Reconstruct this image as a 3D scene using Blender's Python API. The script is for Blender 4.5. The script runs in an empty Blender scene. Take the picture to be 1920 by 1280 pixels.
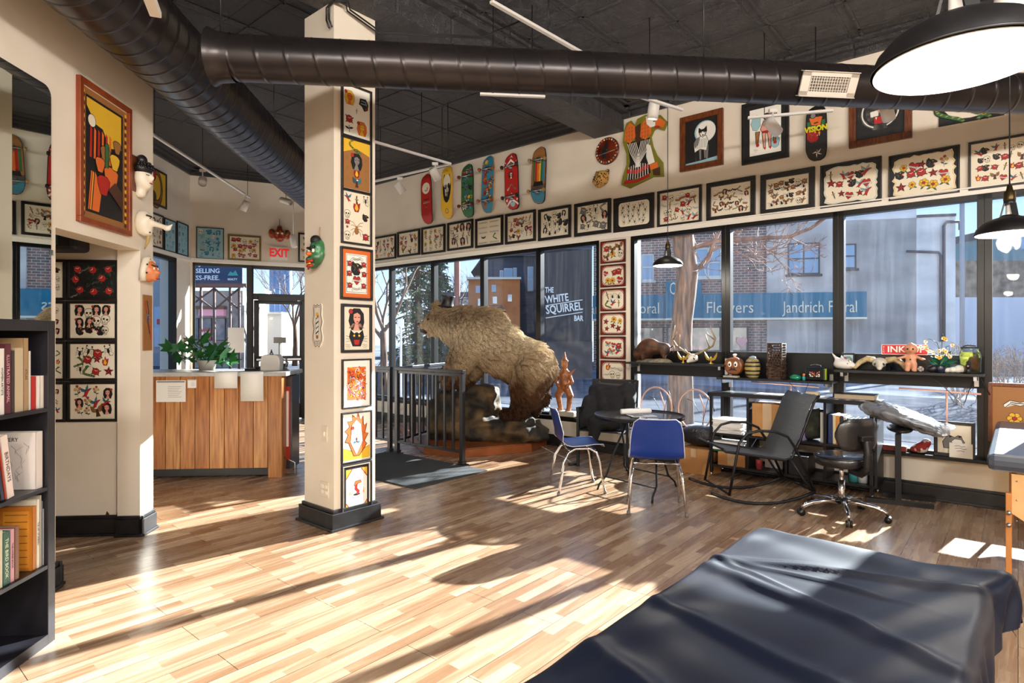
import bpy, bmesh, math, random
import numpy as np
from mathutils import Vector, Matrix, Euler
SC = bpy.context.scene
COL = SC.collection
PI = math.pi
# ------------------------------------------------------------------ camera
F, H, HZ = 1123.0, 1.48, 632.0          # focal length in px of a 1920 px wide frame, eye height, horizon row
cam = bpy.data.objects.new('camera', bpy.data.cameras.new('camera'))
COL.objects.link(cam)
cam.location = (0, 0, H)
cam.rotation_euler = (PI/2, 0, 0)
cam.data.sensor_width = 36.0
cam.data.lens = 36.0*F/1920.0
cam.data.shift_y = (HZ-640.0)/1920.0
cam.data.clip_start = 0.05
cam.data.clip_end = 400
SC.camera = cam
SC.view_settings.view_transform = 'Standard'
SC.view_settings.look = 'None'
SC.view_settings.exposure = 0.0
SC.view_settings.gamma = 1.0
SC.view_settings.use_curve_mapping = False
SC.cycles.max_bounces = 10
SC.cycles.diffuse_bounces = 5
SC.cycles.transparent_max_bounces = 24
SC.cycles.sample_clamp_indirect = 6.0
SC.cycles.caustics_reflective = False
# ------------------------------------------------------------------ sky
SUN_H = Vector((0.757, 0.653, 0.0)).normalized()
SUN_TAN = 0.39
wd = bpy.data.worlds.new('World'); SC.world = wd; wd.use_nodes = True
wn = wd.node_tree; wn.nodes.clear()
tcw = wn.nodes.new('ShaderNodeTexCoord'); spw = wn.nodes.new('ShaderNodeSeparateXYZ'); wn.links.new(tcw.outputs['Generated'], spw.inputs[0])
rw = wn.nodes.new('ShaderNodeValToRGB'); ew = rw.color_ramp.elements                      # clear winter sky: pale horizon, blue above
ew[0].position = 0.0; ew[0].color = (.80, .86, .94, 1); ew[1].position = .75; ew[1].color = (.16, .32, .72, 1); kw_ = ew.new(.16); kw_.color = (.46, .66, .95, 1)
wn.links.new(spw.outputs['Z'], rw.inputs[0])
bg = wn.nodes.new('ShaderNodeBackground'); bg.inputs['Strength'].default_value = 1.75
wo = wn.nodes.new('ShaderNodeOutputWorld')
wn.links.new(rw.outputs[0], bg.inputs[0]); wn.links.new(bg.outputs[0], wo.inputs[0])
# ------------------------------------------------------------------ sun
sl = bpy.data.lights.new('sun', 'SUN'); sl.energy = 44.0; sl.angle = math.radians(0.5); sl.color = (1.0, 0.975, 0.945)
so = bpy.data.objects.new('sun', sl); COL.objects.link(so)
sd = Vector((-SUN_H.x, -SUN_H.y, -SUN_TAN)).normalized()
so.rotation_euler = sd.to_track_quat('-Z', 'Y').to_euler(); so.location = (20, 18, 12)
def point_light(name, loc, power, radius=0.05, color=(1, .93, .85)):
    l = bpy.data.lights.new(name, 'POINT'); l.energy = power; l.shadow_soft_size = radius; l.color = color
    o = bpy.data.objects.new(name, l); o.location = loc; COL.objects.link(o); return o
# added unseen fill lights behind the camera, without fixtures, to brighten the room
for gx, gy in ((-1.2, -1.2), (1.6, -1.0), (4.4, -1.0), (0.2, -2.9), (3.4, -2.9)):
    point_light('fill_light', (gx, gy, 3.3), 330, 0.18, (1, .95, .89))

# ------------------------------------------------------------------ frames of reference
TH = math.radians(49.8)
U = Vector((math.cos(PI/2-TH), -math.sin(PI/2-TH), 0))       # along the window wall, towards the right
N = Vector((math.sin(PI/2-TH), math.cos(PI/2-TH), 0))        # out through the window wall
D = 6.65                                                     # window wall lies at N.P = D
RZW = math.atan2(U.y, U.x)
TA = math.radians(4.5)
A = Vector((-math.sin(TA), math.cos(TA), 0)); B = Vector((math.cos(TA), math.sin(TA), 0))
RZA = TA
OFFM = (Vector((-2.78, 4.49, 0))).dot(B)                     # mirror wall plane B.P = OFFM
def fl(px, py, z=0.0):
    Y = (H-z)*F/(py-HZ); return Vector(((px-960)/F*Y, Y, z))
def at(px, py, Y):
    return Vector(((px-960)/F*Y, Y, H-(py-HZ)*Y/F))
def onplane(px, py, nrm, d):
    r = Vector(((px-960)/F, 1, -(py-HZ)/F)); t = (d - nrm.z*H)/r.dot(nrm)
    return Vector((0, 0, H)) + r*t
def ws(px, off=0.0):                                          # px -> s along window wall plane (off metres into the room)
    p = onplane(px, HZ, N, D-off); return p.dot(U)
def wz(px, py, off=0.0):
    return onplane(px, py, N, D-off).z
def wp(s, off=0.0, z=0.0):
    return U*s + N*(D-off) + Vector((0, 0, z))
def ma(px, py):                                               # on the mirror wall: (a along wall, z)
    p = onplane(px, py, B, OFFM); return p.dot(A), p.z
def mp(a, off=0.0, z=0.0):                                    # off: metres out of mirror wall into the room
    return A*a + B*(OFFM+off) + Vector((0, 0, z))
E0 = Vector((-5.43, 10.1, 0)); ED = Vector((math.sin(math.radians(64)), math.cos(math.radians(64)), 0))
EN = Vector((-ED.y, ED.x, 0))                                 # out of the entry wall
ED_D = E0.dot(EN); RZE = math.atan2(ED.y, ED.x)
def es(px, off=0.0):
    return (onplane(px, HZ, EN, ED_D-off)-E0).dot(ED)
def ez(px, py, off=0.0):
    return onplane(px, py, EN, ED_D-off).z
def ep(s, off=0.0, z=0.0):
    return E0 + ED*s - EN*off + Vector((0, 0, z))
OFFL = E0.dot(B)                                              # far left wall plane
CEIL = 4.33
HEAD, SILL = 2.73, 0.40

# ------------------------------------------------------------------ materials
def hexc(h):
    h = h.lstrip('#'); c = [int(h[i:i+2], 16)/255 for i in (0, 2, 4)]
    return tuple([(v/12.92 if v <= .04045 else ((v+.055)/1.055)**2.4) for v in c] + [1.0])
_M = {}
def mat(name, color='808080', rough=0.5, metal=0.0, spec=None, emis=None, es_=0.0, alpha=None, trans=None, coat=None):
    if name in _M: return _M[name]
    m = bpy.data.materials.new(name); m.use_nodes = True
    b = m.node_tree.nodes['Principled BSDF']
    b.inputs['Base Color'].default_value = hexc(color) if isinstance(color, str) else color
    b.inputs['Roughness'].default_value = rough; b.inputs['Metallic'].default_value = metal
    if spec is not None: b.inputs['Specular IOR Level'].default_value = spec
    if emis: b.inputs['Emission Color'].default_value = hexc(emis); b.inputs['Emission Strength'].default_value = es_
    if trans: b.inputs['Transmission Weight'].default_value = trans
    if coat: b.inputs['Coat Weight'].default_value = coat
    if alpha is not None: b.inputs['Alpha'].default_value = alpha
    _M[name] = m; return m
def nodes(m): return m.node_tree.nodes, m.node_tree.links, m.node_tree.nodes['Principled BSDF']
def noise_mat(name, c1, c2, scale=8.0, rough=0.6, bump=0.0, stretch=(1, 1, 1), metal=0.0, detail=4.0, bscale=None, contrast=(0.35, 0.65), coat=None, rot=0.0, spec=None):
    if name in _M: return _M[name]
    m = mat(name, c1, rough, metal, coat=coat, spec=spec); n, l, b = nodes(m)
    tc = n.new('ShaderNodeTexCoord'); mp_ = n.new('ShaderNodeMapping'); mp_.inputs['Scale'].default_value = stretch
    mp_.inputs['Rotation'].default_value = (0, 0, rot)
    l.new(tc.outputs['Object'], mp_.inputs[0])
    t = n.new('ShaderNodeTexNoise'); t.inputs['Scale'].default_value = scale; t.inputs['Detail'].default_value = detail
    l.new(mp_.outputs[0], t.inputs['Vector'])
    r = n.new('ShaderNodeValToRGB'); r.color_ramp.elements[0].position = contrast[0]; r.color_ramp.elements[1].position = contrast[1]
    r.color_ramp.elements[0].color = hexc(c1); r.color_ramp.elements[1].color = hexc(c2)
    l.new(t.outputs['Fac'], r.inputs[0]); l.new(r.outputs[0], b.inputs['Base Color'])
    if bump:
        bt = n.new('ShaderNodeBump'); bt.inputs['Strength'].default_value = bump; bt.inputs['Distance'].default_value = 0.01
        if bscale:
            t2 = n.new('ShaderNodeTexNoise'); t2.inputs['Scale'].default_value = bscale; t2.inputs['Detail'].default_value = 6
            l.new(mp_.outputs[0], t2.inputs['Vector']); l.new(t2.outputs['Fac'], bt.inputs['Height'])
        else: l.new(t.outputs['Fac'], bt.inputs['Height'])
        l.new(bt.outputs[0], b.inputs['Normal'])
    return m

# ------------------------------------------------------------------ mesh builder
class MB:
    def __init__(s): s.v = []; s.f = []; s.m = []; s.T = Matrix.Identity(4); s.mi = 0; s.sm = []; s.smooth = False
    def add(s, vs, fs, mi=None):
        k = len(s.v); T = s.T
        s.v += [tuple(T @ Vector(v)) for v in vs]
        s.f += [tuple(i+k for i in f) for f in fs]; s.m += [s.mi if mi is None else mi]*len(fs); s.sm += [s.smooth]*len(fs)
        return s
    def at(s, loc=(0, 0, 0), rz=0.0, rx=0.0, ry=0.0):
        s.T = Matrix.Translation(Vector(loc)) @ Euler((rx, ry, rz)).to_matrix().to_4x4(); return s
    def box(s, x0, x1, y0, y1, z0, z1, mi=None):
        v = [(x, y, z) for x in (x0, x1) for y in (y0, y1) for z in (z0, z1)]
        return s.add(v, [(0, 1, 3, 2), (4, 6, 7, 5), (0, 4, 5, 1), (2, 3, 7, 6), (0, 2, 6, 4), (1, 5, 7, 3)], mi)
    def cbox(s, c, d, mi=None):
        return s.box(c[0]-d[0]/2, c[0]+d[0]/2, c[1]-d[1]/2, c[1]+d[1]/2, c[2]-d[2]/2, c[2]+d[2]/2, mi)
    def rings(s, rings, caps=True, mi=None, closed=False):
        n = len(rings[0]); v = [p for r in rings for p in r]; f = []
        R = len(rings)
        for i in range(R if closed else R-1):
            j = (i+1) % R
            for k in range(n):
                a, b = i*n+k, i*n+(k+1) % n; c, d = j*n+(k+1) % n, j*n+k
                f.append((a, b, c, d))
        if caps and not closed:
            f.append(tuple(range(n))[::-1]); f.append(tuple((R-1)*n+k for k in range(n)))
        return s.add(v, f, mi)
    def tube(s, pts, r, seg=10, caps=True, mi=None, closed=False):
        pts = [Vector(p) for p in pts]; n = len(pts)
        rr = r if isinstance(r, (list, tuple)) else [r]*n
        rings = []; up = None
        for i, p in enumerate(pts):
            if closed: t = pts[(i+1) % n]-pts[i-1]
            else: t = (pts[min(i+1, n-1)]-pts[max(i-1, 0)])
            if t.length < 1e-9: t = Vector((0, 0, 1))
            t.normalize()
            if up is None:
                up = Vector((0, 0, 1)) if abs(t.z) < .9 else Vector((1, 0, 0))
            x = up.cross(t)
            if x.length < 1e-6: x = Vector((1, 0, 0)).cross(t)
            x.normalize(); y = t.cross(x); up = y
            rings.append([tuple(p + x*math.cos(a)*rr[i] + y*math.sin(a)*rr[i]) for a in [2*PI*k/seg for k in range(seg)]])
        sm = s.smooth; s.smooth = True
        s.rings(rings, caps, mi, closed); s.smooth = sm; return s
    def rod(s, a, b, r, seg=8, mi=None): return s.tube([a, b], r, seg, True, mi)
    def bar(s, a, b, w, h=None, mi=None, up=(0, 0, 1)):        # rectangular bar from a to b
        h = h or w; a = Vector(a); b = Vector(b); t = (b-a).normalized(); up = Vector(up)
        if abs(t.dot(up)) > .98: up = Vector((1, 0, 0))
        x = up.cross(t).normalized(); y = t.cross(x)
        R = [[tuple(p + x*i*w/2 + y*j*h/2) for i, j in ((-1, -1), (1, -1), (1, 1), (-1, 1))] for p in (a, b)]
        return s.rings(R, True, mi)
    def lathe(s, prof, c=(0, 0, 0), seg=24, mi=None, caps=True):
        R = [[(c[0]+r*math.cos(2*PI*k/seg), c[1]+r*math.sin(2*PI*k/seg), c[2]+z) for k in range(seg)] for r, z in prof]
        sm = s.smooth; s.smooth = True; s.rings(R, caps, mi); s.smooth = sm; return s
    def ell(s, c, r, seg=16, rg=10, mi=None):
        if not isinstance(r, (tuple, list)): r = (r, r, r)
        v = [(c[0], c[1], c[2]-r[2])]; f = []
        for i in range(1, rg):
            t = PI*i/rg
            for k in range(seg):
                a = 2*PI*k/seg
                v.append((c[0]+r[0]*math.sin(t)*math.cos(a), c[1]+r[1]*math.sin(t)*math.sin(a), c[2]-r[2]*math.cos(t)))
        v.append((c[0], c[1], c[2]+r[2])); L = len(v)-1
        for k in range(seg):
            f.append((0, 1+(k+1) % seg, 1+k)); f.append((L, 1+(rg-2)*seg+k, 1+(rg-2)*seg+(k+1) % seg))
        for i in range(rg-2):
            for k in range(seg):
                a = 1+i*seg+k; b = 1+i*seg+(k+1) % seg
                f.append((a, b, b+seg, a+seg))
        sm = s.smooth; s.smooth = True; s.add(v, f, mi); s.smooth = sm; return s
    def prism(s, poly, y0, y1, mi=None):                        # polygon in local x,z extruded along y
        n = len(poly); v = [(x, y0, z) for x, z in poly]+[(x, y1, z) for x, z in poly]
        f = [tuple(range(n)), tuple(range(2*n-1, n-1, -1))]+[(i+n, (i+1) % n+n, (i+1) % n, i) for i in range(n)]
        return s.add(v, f, mi)
    def flat(s, poly, y, mi=None):                              # polygon in x,z plane facing -y
        return s.add([(x, y, z) for x, z in poly], [tuple(range(len(poly)))], mi)
    def extz(s, poly, z0, z1, mi=None):
        n = len(poly); v = [(x, y, z0) for x, y in poly]+[(x, y, z1) for x, y in poly]
        f = [tuple(range(n))[::-1], tuple(range(n, 2*n))]+[(i, (i+1) % n, (i+1) % n+n, i+n) for i in range(n)]
        return s.add(v, f, mi)
    def build(s, name, mats, parent=None, loc=None, rz=0.0, bevel=0.0, label=None, smooth=None, sub=0):
        if not s.v: return None
        me = bpy.data.meshes.new(name); me.from_pydata(s.v, [], s.f)
        if not isinstance(mats, (list, tuple)): mats = [mats]
        for m in mats: me.materials.append(m)
        me.polygons.foreach_set('material_index', [min(i, len(mats)-1) for i in s.m])
        me.polygons.foreach_set('use_smooth', [True]*len(s.f) if smooth else s.sm)
        me.update()
        o = bpy.data.objects.new(name, me); COL.objects.link(o)
        if parent: o.parent = parent
        if loc is not None: o.location = loc
        o.rotation_euler = (0, 0, rz)
        if bevel:
            b = o.modifiers.new('bev', 'BEVEL'); b.width = bevel; b.segments = 2; b.limit_method = 'ANGLE'; b.angle_limit = .6
        if sub:
            b = o.modifiers.new('sub', 'SUBSURF'); b.levels = sub; b.render_levels = sub
        if label: o['label'] = label
        return o
def fixn(o):                                                    # outward normals for closed shapes
    bm = bmesh.new(); bm.from_mesh(o.data); bmesh.ops.recalc_face_normals(bm, faces=bm.faces); bm.to_mesh(o.data); bm.free(); return o
def thing(name, label, cat, loc=(0, 0, 0), rz=0.0, group=None):
    o = bpy.data.objects.new(name, None); COL.objects.link(o); o.empty_display_size = .1
    o.location = loc; o.rotation_euler = (0, 0, rz); o['label'] = label; o['category'] = cat
    if group: o['group'] = group
    return o
def tag(o, label, cat, group=None, kind=None):
    o['label'] = label; o['category'] = cat
    if group: o['group'] = group
    if kind: o['kind'] = kind
    return o
def struct(o): o['kind'] = 'structure'; return o
def copy_tree(o, parent=None):
    c = o.copy(); COL.objects.link(c)
    if parent: c.parent = parent
    for ch in [x for x in COL.objects if x.parent == o]: copy_tree(ch, c)
    return c
def text_obj(txt, size, mt, parent, loc, rot, extrude=0.001, sx=1.0, align='CENTER', name='lettering', bold=0.0, shear=0.0):
    cu = bpy.data.curves.new(name, 'FONT'); cu.body = txt; cu.size = size; cu.extrude = extrude
    cu.align_x = align; cu.align_y = 'CENTER'; cu.offset = bold; cu.resolution_u = 2; cu.shear = shear
    cu.materials.append(mt)
    tmp = bpy.data.objects.new('tmp', cu); me = bpy.data.meshes.new_from_object(tmp); bpy.data.objects.remove(tmp)
    if not me.materials: me.materials.append(mt)
    o = bpy.data.objects.new(name, me); COL.objects.link(o)
    if parent: o.parent = parent
    o.location = loc; o.rotation_euler = rot; o.scale = (sx, 1, 1)
    return o
WROT = (PI/2, 0, 0)
# ================================================================== materials of the shell
M_wall = noise_mat('wall_paint', 'E8DDCB', 'EDE3D3', 3.0, 0.62, 0.06, bscale=60)
M_trimw = mat('white_trim_paint', 'EFEAE0', 0.45)
M_black = noise_mat('black_paint', '0C0B0C', '171517', 14, 0.42, 0.05)
M_base = noise_mat('skirting_black', '141314', '232225', 9, 0.38, 0.1)
M_alu = mat('dark_aluminium', '100E0E', 0.38, 0.3)
M_steel = mat('brushed_steel', 'B9B9BC', 0.3, 1.0)
M_chrome = mat('chrome', 'E2E2E4', 0.08, 1.0)
M_white = mat('white_plastic', 'EDEAE4', 0.4)
def floor_mat():
    m = mat('laminate_floor', 'A0754A', 0.3); n, l, b = nodes(m)
    tc = n.new('ShaderNodeTexCoord'); mp_ = n.new('ShaderNodeMapping')
    mp_.inputs['Rotation'].default_value = (0, 0, -math.atan2(N.y, N.x))
    l.new(tc.outputs['Object'], mp_.inputs[0])
    def brick(w, h, off, freq, c1, c2, ms, mc, shift):
        m2 = n.new('ShaderNodeMapping'); m2.inputs['Location'].default_value = (shift, shift*.37, 0); l.new(mp_.outputs[0], m2.inputs[0])
        t = n.new('ShaderNodeTexBrick'); t.inputs['Scale'].default_value = 1; t.inputs['Brick Width'].default_value = w
        t.inputs['Row Height'].default_value = h; t.inputs['Mortar Size'].default_value = ms; t.offset = off; t.offset_frequency = freq
        t.inputs['Color1'].default_value = c1; t.inputs['Color2'].default_value = c2; t.inputs['Mortar'].default_value = mc
        t.inputs['Mortar Smooth'].default_value = .1; t.inputs['Bias'].default_value = 0
        l.new(m2.outputs[0], t.inputs['Vector']); return t
    t1 = brick(.52, .068, .37, 2, (0, 0, 0, 1), (1, 1, 1, 1), 0.0, (0, 0, 0, 1), 0)
    t2 = brick(1.25, .204, .5, 2, (1, 1, 1, 1), (.93, .93, .93, 1), .0016, (.12, .1, .08, 1), 0)
    st = n.new('ShaderNodeMapping'); st.inputs['Scale'].default_value = (1.6, 22, 1); l.new(mp_.outputs[0], st.inputs[0])
    # shift the grain from strip to strip
    addv = n.new('ShaderNodeVectorMath'); addv.operation = 'MULTIPLY_ADD'; addv.inputs[1].default_value = (9, 13, 0)
    l.new(t1.outputs['Color'], addv.inputs[0]); l.new(st.outputs[0], addv.inputs[2])
    g = n.new('ShaderNodeTexNoise'); g.inputs['Scale'].default_value = 1.0; g.inputs['Detail'].default_value = 5; g.inputs['Distortion'].default_value = .9
    l.new(addv.outputs[0], g.inputs['Vector'])
    mx = n.new('ShaderNodeMath'); mx.operation = 'MULTIPLY_ADD'; mx.inputs[1].default_value = .42
    l.new(t1.outputs['Color'], mx.inputs[0])
    g2 = n.new('ShaderNodeMath'); g2.operation = 'MULTIPLY'; g2.inputs[1].default_value = .75; l.new(g.outputs['Fac'], g2.inputs[0])
    l.new(g2.outputs[0], mx.inputs[2])
    r = n.new('ShaderNodeValToRGB'); e = r.color_ramp.elements
    e[0].position = .22; e[0].color = hexc('7A5A43'); e[1].position = .82; e[1].color = hexc('B89E82')
    k = e.new(.42); k.color = hexc('8A694E'); k = e.new(.6); k.color = hexc('9D8066')
    l.new(mx.outputs[0], r.inputs[0])
    mm = n.new('ShaderNodeMix'); mm.data_type = 'RGBA'; mm.blend_type = 'MULTIPLY'; mm.inputs['Factor'].default_value = 1
    l.new(r.outputs[0], mm.inputs['A']); l.new(t2.outputs['Color'], mm.inputs['B']); l.new(mm.outputs['Result'], b.inputs['Base Color'])
    rr = n.new('ShaderNodeMapRange'); rr.inputs['To Min'].default_value = .20; rr.inputs['To Max'].default_value = .34
    l.new(g.outputs['Fac'], rr.inputs[0]); l.new(rr.outputs[0], b.inputs['Roughness'])
    bp = n.new('ShaderNodeBump'); bp.inputs['Strength'].default_value = .12; bp.inputs['Distance'].default_value = .002
    l.new(g.outputs['Fac'], bp.inputs['Height']); l.new(bp.outputs[0], b.inputs['Normal'])
    return m
def tin_mat():
    m = mat('pressed_tin', '4C4B4E', 0.5, 0.15); n, l, b = nodes(m)
    tc = n.new('ShaderNodeTexCoord'); mp_ = n.new('ShaderNodeMapping'); mp_.inputs['Rotation'].default_value = (0, 0, -RZW)
    l.new(tc.outputs['Object'], mp_.inputs[0])
    br = n.new('ShaderNodeTexBrick'); br.offset = 0; br.inputs['Scale'].default_value = 1; br.inputs['Brick Width'].default_value = .61; br.inputs['Row Height'].default_value = .61
    br.inputs['Mortar Size'].default_value = .02; br.inputs['Mortar Smooth'].default_value = .8
    l.new(mp_.outputs[0], br.inputs['Vector'])
    vo = n.new('ShaderNodeTexVoronoi'); vo.feature = 'SMOOTH_F1'; vo.inputs['Scale'].default_value = 3.3; vo.inputs['Smoothness'].default_value = .3
    nz = n.new('ShaderNodeTexNoise'); nz.inputs['Scale'].default_value = 9; nz.inputs['Detail'].default_value = 3; nz.inputs['Distortion'].default_value = 2.5
    l.new(mp_.outputs[0], nz.inputs['Vector']); l.new(mp_.outputs[0], vo.inputs['Vector'])
    wv = n.new('ShaderNodeMath'); wv.operation = 'PINGPONG'; wv.inputs[1].default_value = .05; l.new(nz.outputs['Fac'], wv.inputs[0])
    s1 = n.new('ShaderNodeMath'); s1.operation = 'MULTIPLY_ADD'; s1.inputs[1].default_value = 12; l.new(wv.outputs[0], s1.inputs[0]); l.new(vo.outputs['Distance'], s1.inputs[2])
    s2 = n.new('ShaderNodeMath'); s2.operation = 'MULTIPLY_ADD'; s2.inputs[1].default_value = -1.5; l.new(br.outputs['Fac'], s2.inputs[0]); l.new(s1.outputs[0], s2.inputs[2])
    bp = n.new('ShaderNodeBump'); bp.inputs['Strength'].default_value = .8; bp.inputs['Distance'].default_value = .02
    l.new(s2.outputs[0], bp.inputs['Height']); l.new(bp.outputs[0], b.inputs['Normal'])
    return m
def glass_mat(name, dirt, lo=.45, hi=.8, scale=(9, 9, .5), tint='DCE6EA'):
    m = bpy.data.materials.new(name); m.use_nodes = True; n = m.node_tree.nodes; l = m.node_tree.links; n.clear()
    out = n.new('ShaderNodeOutputMaterial'); tr = n.new('ShaderNodeBsdfTransparent'); tr.inputs[0].default_value = hexc(tint)
    gl = n.new('ShaderNodeBsdfGlossy'); gl.inputs['Roughness'].default_value = .02
    fr = n.new('ShaderNodeFresnel'); fr.inputs['IOR'].default_value = 1.25
    m1 = n.new('ShaderNodeMixShader'); l.new(fr.outputs[0], m1.inputs[0]); l.new(tr.outputs[0], m1.inputs[1]); l.new(gl.outputs[0], m1.inputs[2])
    tl = n.new('ShaderNodeBsdfTranslucent'); tl.inputs[0].default_value = (.75, .78, .85, 1)
    tc = n.new('ShaderNodeTexCoord'); mp_ = n.new('ShaderNodeMapping'); mp_.inputs['Scale'].default_value = scale; l.new(tc.outputs['Object'], mp_.inputs[0])
    nz = n.new('ShaderNodeTexNoise'); nz.inputs['Scale'].default_value = 2.0; nz.inputs['Detail'].default_value = 7; nz.inputs['Roughness'].default_value = .65
    l.new(mp_.outputs[0], nz.inputs['Vector'])
    mr = n.new('ShaderNodeMapRange'); mr.inputs['From Min'].default_value = lo; mr.inputs['From Max'].default_value = hi
    mr.inputs['To Min'].default_value = dirt*.25; mr.inputs['To Max'].default_value = dirt
    l.new(nz.outputs['Fac'], mr.inputs[0])
    m2 = n.new('ShaderNodeMixShader'); l.new(mr.outputs[0], m2.inputs[0]); l.new(m1.outputs[0], m2.inputs[1]); l.new(tl.outputs[0], m2.inputs[2])
    l.new(m2.outputs[0], out.inputs[0]); _M[name] = m; return m
M_floor = floor_mat(); M_tin = tin_mat()
M_glass = glass_mat('window_glass', .008); M_dirty = glass_mat('streaked_window_glass', .022, .45, .8)
M_clear = glass_mat('clear_glass', .02)

# ================================================================== shell geometry
def wallbox(mb, p, q, z0, z1, thick, side):                     # vertical wall from p to q, thickened towards side
    p = Vector(p); q = Vector(q); s = Vector(side)*thick
    mb.extz([(p.x, p.y), (q.x, q.y), (q.x+s.x, q.y+s.y), (p.x+s.x, p.y+s.y)], z0, z1)
sL = ws(660); sR = 9.0
backA = -5.0
pA = mp(backA); t_ = (D-pA.dot(N))/B.dot(N); pB = pA + B*t_
sR = pB.dot(U)
s_pier0, s_pier1 = ws(1123.6), ws(1184)
a1 = ma(263, 632)[0]; a2 = ma(287, 632)[0]; a0 = ma(104, 632)[0]
z_open = 2.13
eR = es(660); cornerE = ep(eR)
pL = A*a2 + B*OFFL
room = [pA, pB, wp(sL), E0, pL, mp(a2), mp(a2, -.6), mp(a0, -1.6), mp(backA, -1.6)]
g = MB(); room_f = [mp(backA, -1.9), pB, wp(sL), E0 - B*.0, A*a2+B*OFFL, mp(a2, -2.2)]
fpoly = [mp(backA, -.02), pB+N*.02, wp(sL)+N*.02, cornerE, E0, A*a2+B*OFFL, A*(a0-.3)+B*OFFL, mp(a0-.3, -.02)]
g.extz([(p.x, p.y) for p in fpoly], -.12, 0.0)
struct(g.build('floor', M_floor))
g = MB(); g.extz([(p.x, p.y) for p in fpoly], CEIL, CEIL+.15); struct(g.build('ceiling', M_tin))
# window wall
g = MB()
T = .24
wallbox(g, wp(sL-.05), wp(sR), HEAD, CEIL, T, N)
wallbox(g, wp(sL-.05), wp(sR), -.2, SILL, T, N)
wallbox(g, wp(s_pier0), wp(s_pier1), SILL, HEAD, T, N)
wallbox(g, wp(ws(2010)), wp(sR), SILL, HEAD, T, N)
struct(g.build('wall_window', M_wall))
# entry wall with its transoms
e_w0, e_w1, e_d0, e_d1 = es(361), es(465), es(472), es(640)
EH = ez(465, 496.5)
g = MB()
wallbox(g, ep(-.02), ep(eR+.12), EH, CEIL, .24, EN)
wallbox(g, ep(-.02), ep(e_w0), -.2, EH, .24, EN)
wallbox(g, ep(e_w0), ep(e_w1), -.2, .4, .24, EN)
wallbox(g, ep(e_d1), ep(eR+.12), -.2, EH, .24, EN)
struct(g.build('wall_entry', M_wall))
# far left wall with its window
aE = E0.dot(A); def_l = lambda px: (onplane(px, HZ, B, OFFL)).dot(A)
l_w1 = def_l(329); l_w0 = l_w1-1.5
def lp(a): return A*a + B*OFFL
g = MB()
wallbox(g, lp(l_w1), lp(aE+.02), -.2, EH, .24, -B)
wallbox(g, lp(a2-.3), lp(l_w0), -.2, EH, .24, -B)
wallbox(g, lp(l_w0), lp(l_w1), -.2, .4, .24, -B)
wallbox(g, lp(a2-.3), lp(aE+.02), EH, CEIL, .24, -B)
struct(g.build('wall_left', M_wall))
# mirror wall with the opening, the stub and the partition
g = MB()
wallbox(g, mp(a0), mp(backA), 0, CEIL, .164, -B)
wallbox(g, mp(a1), mp(a0), z_open, CEIL, .164, -B)
wallbox(g, mp(a1), mp(a2), 0, CEIL, .164, -B)
struct(g.build('wall_mirror', M_wall))
g = MB(); wallbox(g, mp(a1+.035, -.164), A*(a1+.035)+B*OFFL, 0, CEIL, a2-a1-.035, A)
struct(g.build('wall_partition', M_wall))
g = MB(); wallbox(g, mp(a0-.25, -.1), A*(a0-.25)+B*OFFL, 0, CEIL, .1, -A)
wallbox(g, lp(a0-.3), lp(a1+.1), 0, CEIL, .1, -B)
struct(g.build('wall_recess', M_wall))
g = MB(); wallbox(g, pA, pB, 0, CEIL, .2, -A); struct(g.build('wall_back', M_wall))
# skirtings
def skirt(name, segs):
    g = MB()
    for p, q, side in segs:
        wallbox(g, p, q, 0, .125, .03, side); wallbox(g, p, q, .0, .02, .045, side)
        wallbox(g, p, q, .125, .15, .018, side)
    struct(g.build(name, M_base, bevel=.004))
skirt('baseboard_window', [(wp(sL), wp(sR), -N)])
skirt('baseboard_partition', [(mp(a1+.035, -.164), A*(a1+.035)+B*(OFFL), -A)])
skirt('baseboard_mirror', [(mp(a1-.03), mp(a2), B), (mp(a0), mp(backA), B), (mp(a1, .03), mp(a1, -.164), -A), (mp(a0, .03), mp(a0, -.164), A)])
skirt('baseboard_left', [(lp(a2), lp(aE), B)])
skirt('baseboard_entry', [(ep(0), ep(e_w1), -EN)])
# column
C0 = fl(626, 1003-9); cs, cn = C0.dot(U), C0.dot(N)
cs0, cn1 = cs-.415, cn+.385
def bp(s, n, z=0.0): return U*s + N*n + Vector((0, 0, z))
def sn(mb, s0, s1, n0, n1, z0, z1, mi=None):                    # box in (s, n, z)
    c = [bp(s0, n0), bp(s1, n0), bp(s1, n1), bp(s0, n1)]
    mb.extz([(p.x, p.y) for p in c], z0, z1, mi)
BZ = 4.06
g = MB(); sn(g, cs0, cs, cn, cn1, 0, BZ)
col_o = g.build('column', M_wall); struct(col_o); col_o['label'] = 'square cream column hung with framed flash'
g = MB(); o_ = .035
sn(g, cs0-o_, cs+o_, cn-o_, cn1+o_, 0, .13); sn(g, cs0-o_*.5, cs+o_*.5, cn-o_*.5, cn1+o_*.5, .13, .155)
sn(g, cs0-o_*1.5, cs+o_*1.5, cn-o_*1.5, cn1+o_*1.5, 0, .02)
struct(g.build('baseboard_column', M_base, bevel=.004))
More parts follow.
